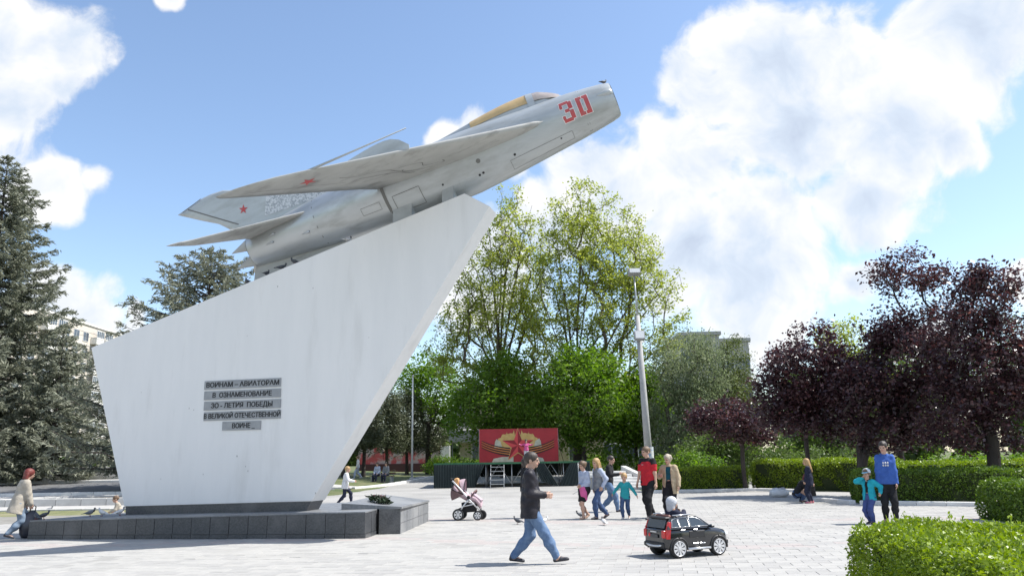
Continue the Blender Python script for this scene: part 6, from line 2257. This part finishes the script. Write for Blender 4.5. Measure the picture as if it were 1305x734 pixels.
def wheel(parent, c_, r, w, axis, tyre_m, rim_m, spokes=9, rim_f=0.74, name='wheel', hub_m=None):
    """tyre, rim disc behind, and spokes proud of it; axis = +-1 outward along local Y"""
    wt = bpy.data.objects.new(name, None); link(wt, parent); wt.location = c_
    mb = MB(); R_ = []
    for (yy, rr) in ((-w / 2, r * rim_f), (-w / 2, r * 0.93), (-w * 0.3, r), (w * 0.3, r), (w / 2, r * 0.93), (w / 2, r * rim_f), (w * 0.3, r * rim_f * 0.97)):
        R_.append([(rr * math.cos(t), axis * yy, rr * math.sin(t)) for t in np.linspace(0, 2 * math.pi, 28, False)])
    mb.loft(R_, cap=False); mb.build('tyre', tyre_m, wt)
    mb = MB(); mb.disc((0, axis * w * 0.16, 0), r * rim_f, (0, 1, 0), w * 0.3, 28); mb.build('wheel_disc', tyre_m, wt)
    mb = MB()
    for k in range(spokes):
        a = 2 * math.pi * k / spokes
        d = np.array([math.cos(a), 0, math.sin(a)]); t = np.array([-math.sin(a), 0, math.cos(a)]); y = np.array([0, axis * w * 0.40, 0])
        wi, wo = r * 0.05, r * rim_f * math.pi / spokes * 0.62
        P_ = [d * r * 0.14 - t * wi, d * r * rim_f * 0.97 - t * wo, d * r * rim_f * 0.97 + t * wo, d * r * 0.14 + t * wi]
        mb.prism([p + y for p in P_], (0, -axis * w * 0.08, 0), (0, axis * w * 0.06, 0))
    R_ = [[(rr * math.cos(t), axis * yy, rr * math.sin(t)) for t in np.linspace(0, 2 * math.pi, 28, False)] for (rr, yy) in ((r * rim_f, w * 0.42), (r * rim_f, w * 0.51), (r * rim_f * 0.90, w * 0.48), (r * rim_f * 0.90, w * 0.36))]
    mb.loft(R_, cap=False)
    mb.disc((0, axis * w * 0.40, 0), r * 0.17, (0, 1, 0), w * 0.26, 12)
    mb.build('rim', rim_m, wt)
    return wt


tyre_m = M('tyre_rubber', (0.02, 0.02, 0.021), (0.035, 0.035, 0.036), scale=20, rough=0.8)
rim_m = M('bright_rim', (0.66, 0.66, 0.67), rough=0.3, metal=0.35)
for x in (-0.375, 0.405):
    for sg in (1, -1):
        wheel(car, (x, sg * 0.275, WR), WR, 0.125, sg, tyre_m, rim_m, 9, 0.80)
        mb = MB()
        mb.tube([(x + (WR + 0.018) * math.cos(t), sg * 0.322, WR + (WR + 0.018) * math.sin(t)) for t in np.linspace(-0.15, math.pi + 0.15, 16)], 0.016, 6); mb.build('wheel_arch', plas, car)



def toddler_extra(k):
    fc, fr = k['hp'](0.085, 0, 0.045) * k['s'], np.array([0.052, 0.048, 0.056]) * k['s'] * k['hs']

    def open_face(G, D):
        return np.maximum(D, -(np.sqrt((((G - fc) @ k['RH'] / fr) ** 2).sum(1)) - 1) * 0.05)
    k['garment']('hooded_hat', [k['e']((-0.006, 0, 0.088), (0.073, 0.062, 0.066)), k['hc']((-0.02, 0, 0.05), (-0.02, 0, 0.0), 0.055, 0.05)], cloth('white_hat', (0.55, 0.56, 0.60)), 0.008, cutf=open_face, vs=0.7)
    k['garment']('scarf', [k['c'](k['up'](0, 0.03, 0.325), k['up'](0, -0.03, 0.325), 0.055, 0.055)], cloth('tan_scarf', (0.42, 0.25, 0.16)), 0.01)


tod = np.array([cpos[0], cpos[1]]) + rotz(CY)[:2, :2] @ np.array([-0.28, 0.0])
person('toddler in a white hooded hat and dark jacket riding in the toy car', tod, CY, 0.86,
       [(0.22, 0.12, 0.50), (0.22, -0.12, 0.50)], [(0.34, 0.08, 0.20), (0.34, -0.08, 0.20)], pel=(0.0, 0.20), lean=0.08, hs=1.55, vox=0.010, wide=1.15, hair=None,
       top=dict(kind='jacket', mat=navy_c, g=0.035, hem=0.0), legs=('trousers', navy_c, 0.01), shoes=shoe_dark, zbase=0.018 + 0.265, extra=toddler_extra)

# ================================================================== baby stroller (X forward = footrest side)
spos = gnd(600, 663)
st = thing('baby_stroller', 'pink and brown baby stroller with white frame standing alone on the square', 'stroller', (spos[0], spos[1], 0.018), rad(-6))
frame_m = M('stroller_frame', (0.68, 0.68, 0.69), rough=0.35, metal=0.3); pinkf = cloth('stroller_pink', (0.50, 0.38, 0.42), (0.42, 0.31, 0.35)); brownf = cloth('stroller_brown', (0.15, 0.09, 0.09), (0.20, 0.13, 0.125)); orangef = cloth('stroller_lining', (0.62, 0.36, 0.17), (0.55, 0.30, 0.14)); blk = cloth('stroller_black', (0.02, 0.02, 0.022))
for (x, y_, r) in ((-0.30, 0.27, 0.155), (-0.30, -0.27, 0.155), (0.29, 0.13, 0.125), (0.22, -0.19, 0.125)):
    wheel(st, (x, y_, r), r, 0.05, 1 if y_ > 0 else -1, tyre_m, rim_m, 6, 0.70)
for sg in (1, -1):
    for P_, r_ in ((([(-0.30, sg * 0.24, 0.155), (-0.18, sg * 0.24, 0.36), (0.02, sg * 0.24, 0.60)]), 0.018), (([(-0.46, sg * 0.24, 1.04), (-0.30, sg * 0.24, 0.88), (0.02, sg * 0.24, 0.52), (0.27, sg * 0.17, 0.26)]), 0.02), (([(-0.18, sg * 0.24, 0.36), (0.10, sg * 0.22, 0.42)]), 0.014)):
        mb = MB(); mb.tube(P_, r_, 8); mb.build('frame_tube', frame_m, st)
    mb = MB(); mb.tube([(0.25, sg * 0.15, 0.125), (0.26, sg * 0.15, 0.30)], 0.018, 8); mb.build('front_fork', blk, st)
    mb = MB(); mb.ball((-0.02, sg * 0.255, 0.60), (0.05, 0.03, 0.055), 10, 6); mb.build('hinge', blk, st)
mb = MB(); mb.tube([(-0.46, 0.24, 1.04), (-0.52, 0.20, 1.08), (-0.53, 0, 1.09), (-0.52, -0.20, 1.08), (-0.46, -0.24, 1.04)], 0.020, 8); mb.build('handlebar', blk, st)
mb = MB(); mb.tube([(-0.30, -0.27, 0.155), (-0.30, 0.27, 0.155)], 0.014, 8); mb.build('rear_axle', steel2, st)
mb = MB(); mb.tube([(0.25, -0.17, 0.28), (0.25, 0.15, 0.28)], 0.014, 8); mb.build('front_axle', steel2, st)
# basket
mb = MB(); mb.hexa([(-0.20, -0.2, 0.20), (0.14, -0.18, 0.22), (0.14, 0.18, 0.22), (-0.20, 0.2, 0.20), (-0.22, -0.22, 0.46), (0.16, -0.2, 0.40), (0.16, 0.2, 0.40), (-0.22, 0.22, 0.46)]); mb.build('basket', blk, st)
# seat shell
prof_ = [(-0.42, 0.80), (-0.30, 0.66), (-0.12, 0.56), (0.06, 0.52), (0.18, 0.47), (0.30, 0.34)]
mb = MB(); R_ = []
for (x, z) in prof_:
    R_.append([(x, y_, z + 0.12 * (y_ / 0.21) ** 2) for y_ in np.linspace(-0.21, 0.21, 9)] + [(x - 0.02, y_, z - 0.05 + 0.10 * (y_ / 0.21) ** 2) for y_ in np.linspace(0.21, -0.21, 9)])
mb.loft(R_); mb.build('seat', pinkf, st)
mb = MB(); mb.hexa([(0.02, -0.21, 0.58), (0.26, -0.20, 0.44), (0.26, 0.20, 0.44), (0.02, 0.21, 0.58), (0.05, -0.20, 0.73), (0.32, -0.19, 0.52), (0.32, 0.19, 0.52), (0.05, 0.20, 0.73)]); mb.build('leg_cover', pinkf, st)
mb = MB(); mb.tube([(0.06, -0.22, 0.62), (0.14, -0.2, 0.75), (0.16, 0, 0.78), (0.14, 0.2, 0.75), (0.06, 0.22, 0.62)], 0.022, 8); mb.build('bumper_bar', brownf, st)
# hood: ribs folded back behind the seat
def arc(xc, zc, r, a, w, k=11):
    return [(xc + r * math.cos(a) * math.sin(t), w * math.cos(t), zc + r * math.sin(a) * math.sin(t)) for t in np.linspace(0, math.pi, k)]


for (a0, a1, mat_, nm) in ((rad(205), rad(160), brownf, 'hood_panel'), (rad(160), rad(112), brownf, 'hood_panel'), (rad(112), rad(85), pinkf, 'hood_panel')):
    mb = MB(); mb.loft([arc(-0.16, 0.68, 0.40, a, 0.235) for a in np.linspace(a0, a1, 5)], closed=False, cap=False); mb.build(nm, mat_, st)
mb = MB(); mb.loft([arc(-0.26, 0.78, r_, rad(110) , 0.22) for r_ in (0.22, 0.35)], closed=False, cap=False); mb.build('hood_lining', orangef, st)
mb = MB(); mb.box((-0.36, -0.02, 1.0), (0.10, 0.26, 0.22), ry(-0.3), 0.03); mb.build('blanket', orangef, st)
mb = MB(); mb.tube(arc(-0.16, 0.68, 0.405, rad(85), 0.24), 0.010, 6); mb.build('hood_rib', blk, st)
mb = MB(); mb.tube(arc(-0.16, 0.68, 0.405, rad(160), 0.24), 0.010, 6); mb.build('hood_rib', blk, st)

# ================================================================== bags
lwp = gnd(20, 686)
pbag = np.array([lwp[0], lwp[1]]) + rotz(rad(42))[:2, :2] @ np.array([0.16, -0.22])
bag = thing('carrier_bag', 'full dark carrier bag carried by the stooping woman', 'bag', (pbag[0] + 0.12, pbag[1] - 0.05, 0.03), 0.4)
mb = MB(); R_ = []
for z, a, b_ in ((0.0, 0.17, 0.10), (0.08, 0.23, 0.14), (0.28, 0.25, 0.15), (0.44, 0.21, 0.12), (0.54, 0.11, 0.06), (0.60, 0.05, 0.03)):
    R_.append([(a * math.cos(t) * (1 + 0.07 * math.sin(3 * t + z * 9)), b_ * math.sin(t) * (1 + 0.1 * math.cos(4 * t + z * 7)), z) for t in np.linspace(0, 2 * math.pi, 18, False)])
mb.loft(R_); mb.build('sack', M('dark_plastic_bag', (0.018, 0.02, 0.03), (0.03, 0.035, 0.05), scale=6, rough=0.35, bump=0.6, bscale=9), bag)
for s_ in (-0.03, 0.03):
    mb = MB(); mb.tube([(0.05, s_, 0.57), (0.06, s_, 0.68), (0.0, s_, 0.74), (-0.05, s_, 0.68), (-0.05, s_, 0.57)], 0.008, 6); mb.build('handle', blk, bag)
wb = gnd(996, 634)
wbag = thing('white_bag', 'crumpled white bag lying on the paving beside the crouching person', 'bag', (wb[0], wb[1] + 0.2, 0.012))
mb = MB(); rr_ = random.Random(4)
mb.ball((0, 0, 0.15), (0.38, 0.25, 0.17), 16, 10); mb.v = [(x * (1 + rr_.uniform(-0.12, 0.12)), y * (1 + rr_.uniform(-0.12, 0.12)), max(0, z * (1 + rr_.uniform(-0.18, 0.18)))) for x, y, z in mb.v]
mb.build('sack', M('white_plastic', (0.70, 0.70, 0.70), (0.6, 0.6, 0.6), scale=4, rough=0.5, bump=0.6, bscale=9), wbag)
mb = MB(); mb.tube([(0.1, 0, 0.28), (0.2, 0.02, 0.36), (0.26, 0, 0.27)], 0.012, 6); mb.build('handle', M('white_plastic2', (0.7, 0.7, 0.7), rough=0.5), wbag)

# ================================================================== pigeons
pig_d = M('pigeon_slate', (0.045, 0.05, 0.06), (0.08, 0.085, 0.10), scale=20, rough=0.6); pig_g = M('pigeon_grey', (0.20, 0.21, 0.23), (0.13, 0.14, 0.155), scale=18, rough=0.6); pig_w = M('pigeon_white', (0.66, 0.65, 0.64), (0.45, 0.44, 0.43), scale=14, rough=0.6, lo=0.5, hi=0.7)
pig_leg = M('pigeon_leg', (0.30, 0.09, 0.08), rough=0.6)


def pigeon(label, p, yaw, body_m, head_m, peck=False, group=None, sc=0.86):
    t = thing('pigeon', label, 'bird', p, yaw, group)
    t.scale = (sc, sc, sc)
    mb = MB()
    mb.loft([[(x, r * 0.85 * math.cos(a), z + r * math.sin(a)) for a in np.linspace(0, 2 * math.pi, 12, False)] for x, z, r in ((-0.115, 0.085, 0.012), (-0.08, 0.092, 0.036), (-0.02, 0.105, 0.056), (0.04, 0.118, 0.056), (0.08, 0.135, 0.042), (0.10, 0.155, 0.028))])
    mb.build('body', body_m, t)
    hx, hz = (0.145, 0.085) if peck else (0.118, 0.215)
    mb = MB(); mb.tube([(0.085, 0, 0.135), ((0.085 + hx) / 2 + 0.01, 0, (0.135 + hz) / 2), (hx, 0, hz)], [0.034, 0.024, 0.021], 10); mb.ball((hx, 0, hz), (0.026, 0.022, 0.023), 10, 8); mb.build('head', head_m, t)
    mb = MB(); mb.tube([(hx + 0.02, 0, hz), (hx + 0.045, 0, hz - (0.02 if peck else 0.008))], [0.007, 0.002], 6); mb.build('beak', shoe_dark, t)
    mb = MB(); mb.prism([(-0.10, -0.03, 0.085), (-0.10, 0.03, 0.085), (-0.215, 0.042, 0.062), (-0.215, -0.042, 0.062)], (0, 0, 0), (0, 0, 0.012)); mb.build('tail', body_m, t)
    for sg in (1, -1):
        mb = MB(); mb.loft([[(x, sg * (0.045 + 0.014 * math.cos(a) * s_), z + 0.035 * s_ * math.sin(a)) for a in np.linspace(0, 2 * math.pi, 8, False)] for x, z, s_ in ((0.07, 0.125, 0.5), (0.0, 0.118, 1.0), (-0.08, 0.10, 0.7), (-0.16, 0.082, 0.15))]); mb.build('wing', body_m, t)
        mb = MB(); mb.tube([(0.01, sg * 0.022, 0.07), (0.012, sg * 0.022, 0.004)], 0.005, 5); mb.tube([(0.0, sg * 0.022, 0.005), (0.04, sg * 0.022, 0.005)], 0.004, 5); mb.build('leg', pig_leg, t)
    return t


def gp(x, y):
    p = gnd(x, y, 0.018); return (p[0], p[1], 0.018)


pigeon('dark pigeon standing on the paving just behind the walking man', gp(660, 668), 2.6, pig_d, pig_d)
pigeon('pale pigeon standing by the feet of the walking man', gp(693, 668), 0.3, pig_w, pig_w)
pigeon('pigeon with a dark head standing before the girl with the pink jacket', gp(740, 660), 2.9, pig_g, pig_d)
pigeon('white pigeon with a dark neck pecking before the blond woman', gp(770, 669), 1.9, pig_w, pig_d)


def pz(x, y):
    p = gnd(x, y, 0.47)
    for _ in range(4):
        p = gnd(x, y, plinth_z(p[0], p[1]))
    return (p[0], p[1], plinth_z(p[0], p[1]) + 0.003)


pigeon('grey pigeon standing upright on the plinth left of the pylon', pz(114, 658), 0.2, pig_g, pig_d)
pigeon('white pigeon on the plinth between the grey pigeon and the pylon', pz(130, 658), 2.8, pig_w, pig_w)
pigeon('pale pigeon close against the black base of the pylon', pz(152, 657), 1.0, pig_w, pig_g)
pigeon('black pigeon pecking on the plinth corner near the carrier bag', pz(46, 662.5), 2.4, pig_d, pig_d, True)
pigeon('black pigeon standing on the plinth corner near the carrier bag', pz(55, 661.5), 0.4, pig_d, pig_d)
vg = gnd(62, 652, 0.0)
pigeon('pigeon walking on the dry grass verge behind the plinth', (vg[0], vg[1], 0.005), 0.6, pig_g, pig_d)


def pyl(x):
    """point on the pylon's sloping top edge below pixel column x"""
    lo_, hi_ = -1.4, 8.5
    for _ in range(40):
        m_ = (lo_ + hi_) / 2; v = py(m_, top_z(m_), 0.1) - CAMP
        xx = 652.5 + PF * (v @ RT) / (v @ FW)
        if xx < x: lo_ = m_
        else: hi_ = m_
    return tuple(py(lo_, top_z(lo_) + 0.012, 0.12))


for x, yw, lab in ((314, 2.2, 'pigeon lowest on the pylon edge, below the tail of the aircraft'), (339, 1.4, 'pigeon on the pylon edge beside the ventral fin'), (358, 0.4, 'pigeon on the pylon edge against the ventral fin plate'), (375, 2.8, 'pigeon on the pylon edge at the front of the ventral fin'), (443, 1.1, 'pale-breasted pigeon highest on the pylon edge, under the rear fuselage')):
    pigeon(lab, pyl(x), yw, pig_d if x < 440 else pig_w, pig_d)
nb_ = jw((9.70, 0.0, 0.455))
pigeon('small pigeon perched on top of the aircraft nose', tuple(nb_), 0.6, pig_d, pig_d, sc=0.65)

# ================================================================== the people
def feet_walk(front=0.15, rear=-0.16, left_front=True, fz=0.047, rz_=0.075):
    a, b = (front, 0.045, fz), (rear, 0.045, rz_)
    f = [a, b] if left_front else [b, a]
    return [(f[0][0], 0.045, f[0][2]), (f[1][0], -0.045, f[1][2])]


def g2(x, y, z=0.018):
    p = gnd(x, y, z); return (p[0], p[1])


def man_extra(k):
    # collar and a pale patch on the back of the jacket
    s = k['s']; u = k['up']
    pr = [k['c'](u(-0.012, 0.03, 0.312), u(-0.012, -0.03, 0.312), 0.026, 0.026), k['c'](u(0.02, 0.028, 0.30), u(-0.012, 0.034, 0.312), 0.016, 0.022), k['c'](u(0.02, -0.028, 0.30), u(-0.012, -0.034, 0.312), 0.016, 0.022)]
    k['garment']('collar', pr, jacket_c, 0.008)
    pr = [k['c'](u(0.03, -0.092, 0.02), u(0.03, -0.088, -0.04), 0.012, 0.012, (1, 0.4, 1))]
    k['garment']('pocket_flap', pr, cloth('jacket_lining', (0.10, 0.09, 0.105), rough=0.45), 0.004, vs=0.6)


person('man in a black jacket and blue jeans striding past the toy car', g2(683, 718), rad(-2), 1.71,
       [(0.06, 0.08, 0.60), (0.095, -0.065, 0.60)], [(-0.205, 0.045, 0.062), (0.195, -0.045, 0.05)], pel=(-0.04, 0.497), lean=0.0, head=(0.0, 0.02), vox=0.009,
       hair='short', hair_m=hair_dark, top=dict(kind='jacket', mat=jacket_c, g=0.019, hem=-0.085, sleeve=0.96, flare=0.006), legs=('trousers', jean_c, 0.010), shoes=shoe_dark,
       foot_pitch=(-0.12, 0.14), belly=0.012, extra=man_extra, elb={-1: (-0.9, -0.25, -0.5), 1: (-0.9, 0.3, -0.5)})
person('dark-haired person in black, mostly hidden behind the man in the black jacket', g2(670, 660), rad(20), 1.60,
       [(0.04, 0.13, 0.47), (0.04, -0.13, 0.47)], stand(), vox=0.016, hair='bob', hair_m=hair_dark, top=dict(kind='sweater', mat=black_c, hem=-0.06), legs=('trousers', black_c), shoes=shoe_dark)


def girl_extra(k):
    u = k['up']
    pr = [k['c'](u(0.07, 0.02, 0.03), u(0.075, 0.05, -0.10), 0.035, 0.05), k['c'](u(0.08, 0.05, 0.02), u(0.07, 0.085, -0.16), 0.022, 0.03), k['c'](u(0.075, -0.02, 0.04), u(0.07, 0.06, -0.05), 0.025, 0.035)]
    k['garment']('carried_jacket', pr, pink_c, 0.02)


person('girl in a pale blouse and dark skirt with a pink jacket over her arm', g2(746, 661), rad(222), 1.50,
       [(0.105, 0.04, 0.575), (0.11, -0.02, 0.585)], feet_walk(0.09, -0.12, True), pel=(0, 0.505), vox=0.013, head=(0.0, 0.12), hs=1.05,
       hair='bun', hair_m=hair_brown, top=dict(kind='blouse', mat=lilac_c, g=0.008, hem=-0.005), legs=('skirt', black_c, 0.008), shoes=M('nude_flats', (0.45, 0.30, 0.22), rough=0.6), foot_pitch=(0, -0.45), extra=girl_extra, wide=0.92)
person('woman with long blond hair in a grey top and jeans walking with the girl', g2(765, 661), rad(205), 1.58,
       [(0.02, 0.15, 0.53), (-0.02, -0.19, 0.50)], feet_walk(0.10, -0.16, True), pel=(0, 0.505), vox=0.012, head=(0.25, 0.1),
       hair='long', hair_m=hair_blond, top=dict(kind='cardigan', mat=greyc, sleeve_mat=lilac_c, g=0.012, hem=-0.03), legs=('trousers', djean_c, 0.007), shoes=shoe_dark, foot_pitch=(0, -0.5), lean=0.05)
person('dark-haired man in a black jumper and jeans reaching out behind the blond woman', g2(777, 652), rad(-20), 1.66,
       [(-0.05, 0.14, 0.50), (0.22, -0.12, 0.66)], feet_walk(0.16, -0.14, False), pel=(0, 0.50), lean=0.12, vox=0.015, hair='short', hair_m=hair_dark,
       top=dict(kind='jumper', mat=black_c, g=0.012), legs=('trousers', jean_c, 0.01), shoes=shoe_dark, foot_pitch=(-0.3, 0.1))
person('small child in a teal top stretching out both arms between the adults', g2(798, 661), rad(250), 1.16,
       [(0.05, 0.27, 0.53), (0.02, -0.27, 0.56)], feet_walk(0.10, -0.14, False), pel=(0, 0.49), hs=1.28, vox=0.012, head=(0.1, 0.1), wide=1.02,
       hair='pony', hair_m=hair_blond, top=dict(kind='top', mat=teal_c, g=0.012, hem=-0.04), legs=('trousers', djean_c, 0.006), shoes=shoe_white, foot_pitch=(-0.5, 0))


def polo_extra(k):
    u = k['up']; s = k['s']
    m = MB()
    for i in range(3):
        p = u(0.070, -0.052 + i * 0.0, 0.232) * s
    a = u(0.0715, -0.030, 0.236) * s; b = u(0.0675, -0.062, 0.238) * s
    m.tube([a, b], 0.0055, 6); m.build('chest_print', white_c, k['P0'])
    pr = [k['c'](u(-0.004, 0.03, 0.303), u(-0.004, -0.03, 0.303), 0.022, 0.022)]
    k['garment']('collar', pr, black_c, 0.006)


person('tall man in a red polo shirt with black shoulders walking with the family', g2(829, 661), rad(228), 1.85,
       [(0.03, 0.145, 0.47), (0.06, -0.15, 0.49)], feet_walk(0.10, -0.15, True), pel=(0, 0.51), vox=0.012, head=(-0.35, 0.05),
       hair='short', hair_m=hair_brown, top=dict(kind='polo_shirt', mat=red_c, yoke_mat=black_c, g=0.012, hem=-0.035, sleeve=0.42), legs=('trousers', black_c, 0.011), shoes=shoe_dark, foot_pitch=(0, -0.45), extra=polo_extra, belly=0.004)
person('woman with short fair hair in an open beige jacket over a petrol jumper', g2(856, 659), rad(245), 1.63,
       [(0.03, 0.155, 0.50), (0.10, -0.12, 0.66)], feet_walk(0.09, -0.11, False), pel=(0, 0.507), vox=0.012, head=(-0.3, 0.1), wide=1.05,
       hair='curly', hair_m=hair_grey, top=dict(kind='open_jacket', mat=beige_c, g=0.020, hem=-0.12, open=0.040, under=petrol_c, flare=0.008), legs=('trousers', black_c, 0.011), shoes=shoe_white, foot_pitch=(-0.3, 0))


def hoodie_extra(k):
    u = k['up']; s = k['s']
    m = MB()
    for r_ in range(2):
        for i in range(3):
            if r_ == 1 and i == 3:
                continue
            p = u(0.0700 - 0.004 * abs(i - 1), -0.026 + 0.026 * i, 0.222 - 0.030 * r_) * s
            m.ball(p, (0.010 * s, 0.0115 * s, 0.013 * s), 8, 5, k['RTo'])
    m.build('chest_print', white_c, k['P0'])
    pr = [k['c'](u(-0.03, 0.03, 0.30), u(-0.03, -0.03, 0.30), 0.03, 0.03), k['c'](u(0.03, 0.02, 0.285), u(-0.02, 0.036, 0.305), 0.012, 0.018), k['c'](u(0.03, -0.02, 0.285), u(-0.02, -0.036, 0.305), 0.012, 0.018)]
    k['garment']('hood', pr, blue_c, 0.01)


pb = g2(1137, 667)
person("tall boy in blue hoodie and black trousers holding a child's hand", pb, rad(248), 1.84,
       [(0.05, 0.105, 0.455), (0.04, -0.112, 0.455)], [(0.02, 0.052, 0.045), (-0.03, -0.060, 0.045)], vox=0.010, head=(-0.30, 0.10), hs=0.98,
       hair='short', hair_m=hair_dark, top=dict(kind='hoodie', mat=blue_c, g=0.011, hem=-0.025), legs=('trousers', black_c, 0.002), shoes=shoe_dark, extra=hoodie_extra, wide=0.82, elb={1: (-0.9, 0.15, -0.3), -1: (-0.9, -0.15, -0.3)})


def child_extra(k):
    cap_extra(cloth('white_cap', (0.66, 0.70, 0.74)), cloth('cap_blue', (0.20, 0.48, 0.66)))(k)
    u = k['up']
    k['garment']('scarf', [k['c'](u(0.0, 0.03, 0.318), u(0.0, -0.03, 0.318), 0.03, 0.03), k['c'](u(0.03, 0.01, 0.315), u(0.0, -0.03, 0.318), 0.02, 0.02)], black_c, 0.01)


person('small child in an aqua jacket and white cap with a hand at the mouth', g2(1112, 667), rad(214), 1.20,
       [(-0.02, 0.22, 0.58), (0.125, -0.03, 0.86)], [(0.03, 0.05, 0.045), (-0.02, -0.055, 0.045)], pel=(0, 0.49), hs=1.3, vox=0.011, head=(0.15, 0.0),
       hair='short', hair_m=hair_brown, top=dict(kind='open_jacket', mat=aqua_c, g=0.024, hem=-0.04, open=0.03, under=black_c), legs=('trousers', bluetr_c, 0.012), shoes=shoe_dark, extra=child_extra, wide=1.08,
       elb={-1: (0.1, -0.9, -0.6)})
cr = g2(1020, 640)
person('person with dyed red hair crouching by the hedge with the girl', cr, rad(-15), 1.62,
       [(0.24, 0.05, 0.36), (0.25, -0.07, 0.34)], [(0.02, 0.06, 0.05), (0.04, -0.06, 0.05)], pel=(-0.07, 0.16), lean=0.55, vox=0.014, head=(0, 0.45),
       hair='bob', hair_m=hair_red, top=dict(kind='jacket', mat=black_c, g=0.016, hem=-0.03), legs=('trousers', djean_c, 0.01), shoes=shoe_dark)
person('girl in navy coat and pink shoes with long fair hair, her back turned', g2(1034, 641), rad(150), 1.42,
       [(0.08, 0.08, 0.50), (0.04, -0.12, 0.47)], stand(0.02, 0.045), vox=0.013, head=(0.1, 0.2), hs=1.08,
       hair='long', hair_m=hair_blond, top=dict(kind='coat', mat=navy_c, g=0.016, hem=-0.10), legs=('trousers', navy_c, 0.005), shoes=shoe_pink, wide=0.95)


def red_extra(k):
    pass


lw = g2(20, 686)
person('stooping woman with red hair in a stone-coloured jacket walking beside the plinth', lw, rad(42), 1.60,
       [(0.10, 0.12, 0.44), (0.12, -0.10, 0.47)], feet_walk(0.10, -0.12, True), pel=(-0.02, 0.495), lean=0.20, vox=0.012, head=(0.15, 0.15), wide=1.1,
       hair='bob', hair_m=hair_red, top=dict(kind='jacket', mat=stone_c, g=0.026, hem=-0.14, flare=0.012), legs=('trousers', cloth('blue_grey_jeans', (0.20, 0.26, 0.34)), 0.012), shoes=shoe_dark, foot_pitch=(0, -0.3))
person('teenager in a white shirt and dark trousers striding behind the memorial block', g2(439, 643), rad(10), 1.45,
       [(0.05, 0.12, 0.50), (0.22, -0.11, 0.60)], [(0.17, 0.05, 0.05), (-0.17, -0.05, 0.06)], pel=(0, 0.49), lean=0.1, vox=0.017, hair='short', hair_m=hair_blond,
       top=dict(kind='shirt', mat=white_c, g=0.022, hem=-0.07), legs=('trousers', navy_c, 0.006), shoes=shoe_dark, hs=1.05)
cz = 0.0
person('child in beige squatting on the grass behind the plinth', tuple(at(151, 650, 24.5)[:2]), rad(200), 1.05,
       [(0.2, 0.06, 0.22), (0.2, -0.06, 0.22)], [(0.02, 0.07, 0.05), (0.03, -0.07, 0.05)], pel=(-0.07, 0.17), lean=0.4, vox=0.016, hs=1.3, hair='short', hair_m=hair_brown,
       top=dict(kind='jacket', mat=stone_c, g=0.02), legs=('trousers', skirt_grey, 0.01), shoes=shoe_dark, zbase=0.02)
# dancer on the stage
dp = at(671, 588, 48.6)
person('young dancer in pink and black with arms spread on the stage', (dp[0], 48.6), rad(-90), 1.36,
       [(0.02, 0.30, 0.80), (0.02, -0.30, 0.80)], stand(0.02, 0.06), vox=0.017, hs=1.12, hair='bun', hair_m=hair_dark,
       top=dict(kind='costume', mat=pink_c, sleeve_mat=pink_c, g=0.008, hem=0.0), legs=('trousers', white_c, 0.005), shoes=shoe_pink, zbase=DZ - 0.018)
# pair on the bench by the avenue
bp_ = on(487, 606, 55)
bench = thing('park_bench', 'plain park bench at the avenue kerb with two people on it', 'bench', bp_, rad(-20))
wood_m = M('bench_wood', (0.16, 0.10, 0.06), (0.11, 0.07, 0.04), scale=5, rough=0.7)
for k in range(3):
    mb = MB(); mb.box((0, -0.14 + 0.14 * k, 0.44), (1.8, 0.11, 0.04)); mb.build('seat_slat', wood_m, bench)
for k in range(2):
    mb = MB(); mb.box((0, 0.27 + 0.03 * k, 0.62 + 0.17 * k), (1.8, 0.03, 0.11)); mb.build('back_slat', wood_m, bench)
for x in (-0.75, 0.75):
    mb = MB(); mb.box((x, 0.0, 0.21), (0.07, 0.42, 0.42)); mb.build('leg', steel2, bench)
    mb = MB(); mb.tube([(x, 0.24, 0.40), (x, 0.33, 0.86)], 0.02, 6); mb.build('back_post', steel2, bench)
for dx, lab, tm in ((-0.36, 'person in a pale blue jacket sitting on the park bench', lilac_c), (0.33, 'person in grey sitting on the park bench', greyc)):
    q = np.array(bp_[:2]) + rotz(rad(-20))[:2, :2] @ np.array([dx, 0.02])
    person(lab, q, rad(-110), 1.68, [(0.16, 0.09, 0.36), (0.17, -0.08, 0.36)], [(0.27, 0.06, 0.045), (0.26, -0.06, 0.045)], pel=(0.0, 0.325), lean=0.12, vox=0.02, hair='short', hair_m=hair_dark,
           top=dict(kind='jacket', mat=tm, g=0.016), legs=('trousers', navy_c), shoes=shoe_dark, zbase=float(bp_[2]))
wp = on(456, 604, 58)
person('distant woman in white walking under the avenue conifers', wp[:2], rad(190), 1.66, [(0.05, 0.13, 0.5), (-0.03, -0.13, 0.48)], feet_walk(), pel=(0, 0.505), vox=0.022, hair='bob', hair_m=hair_brown,
       top=dict(kind='blouse', mat=white_c, g=0.012), legs=('trousers', lilac_c), shoes=shoe_white, zbase=float(wp[2]))
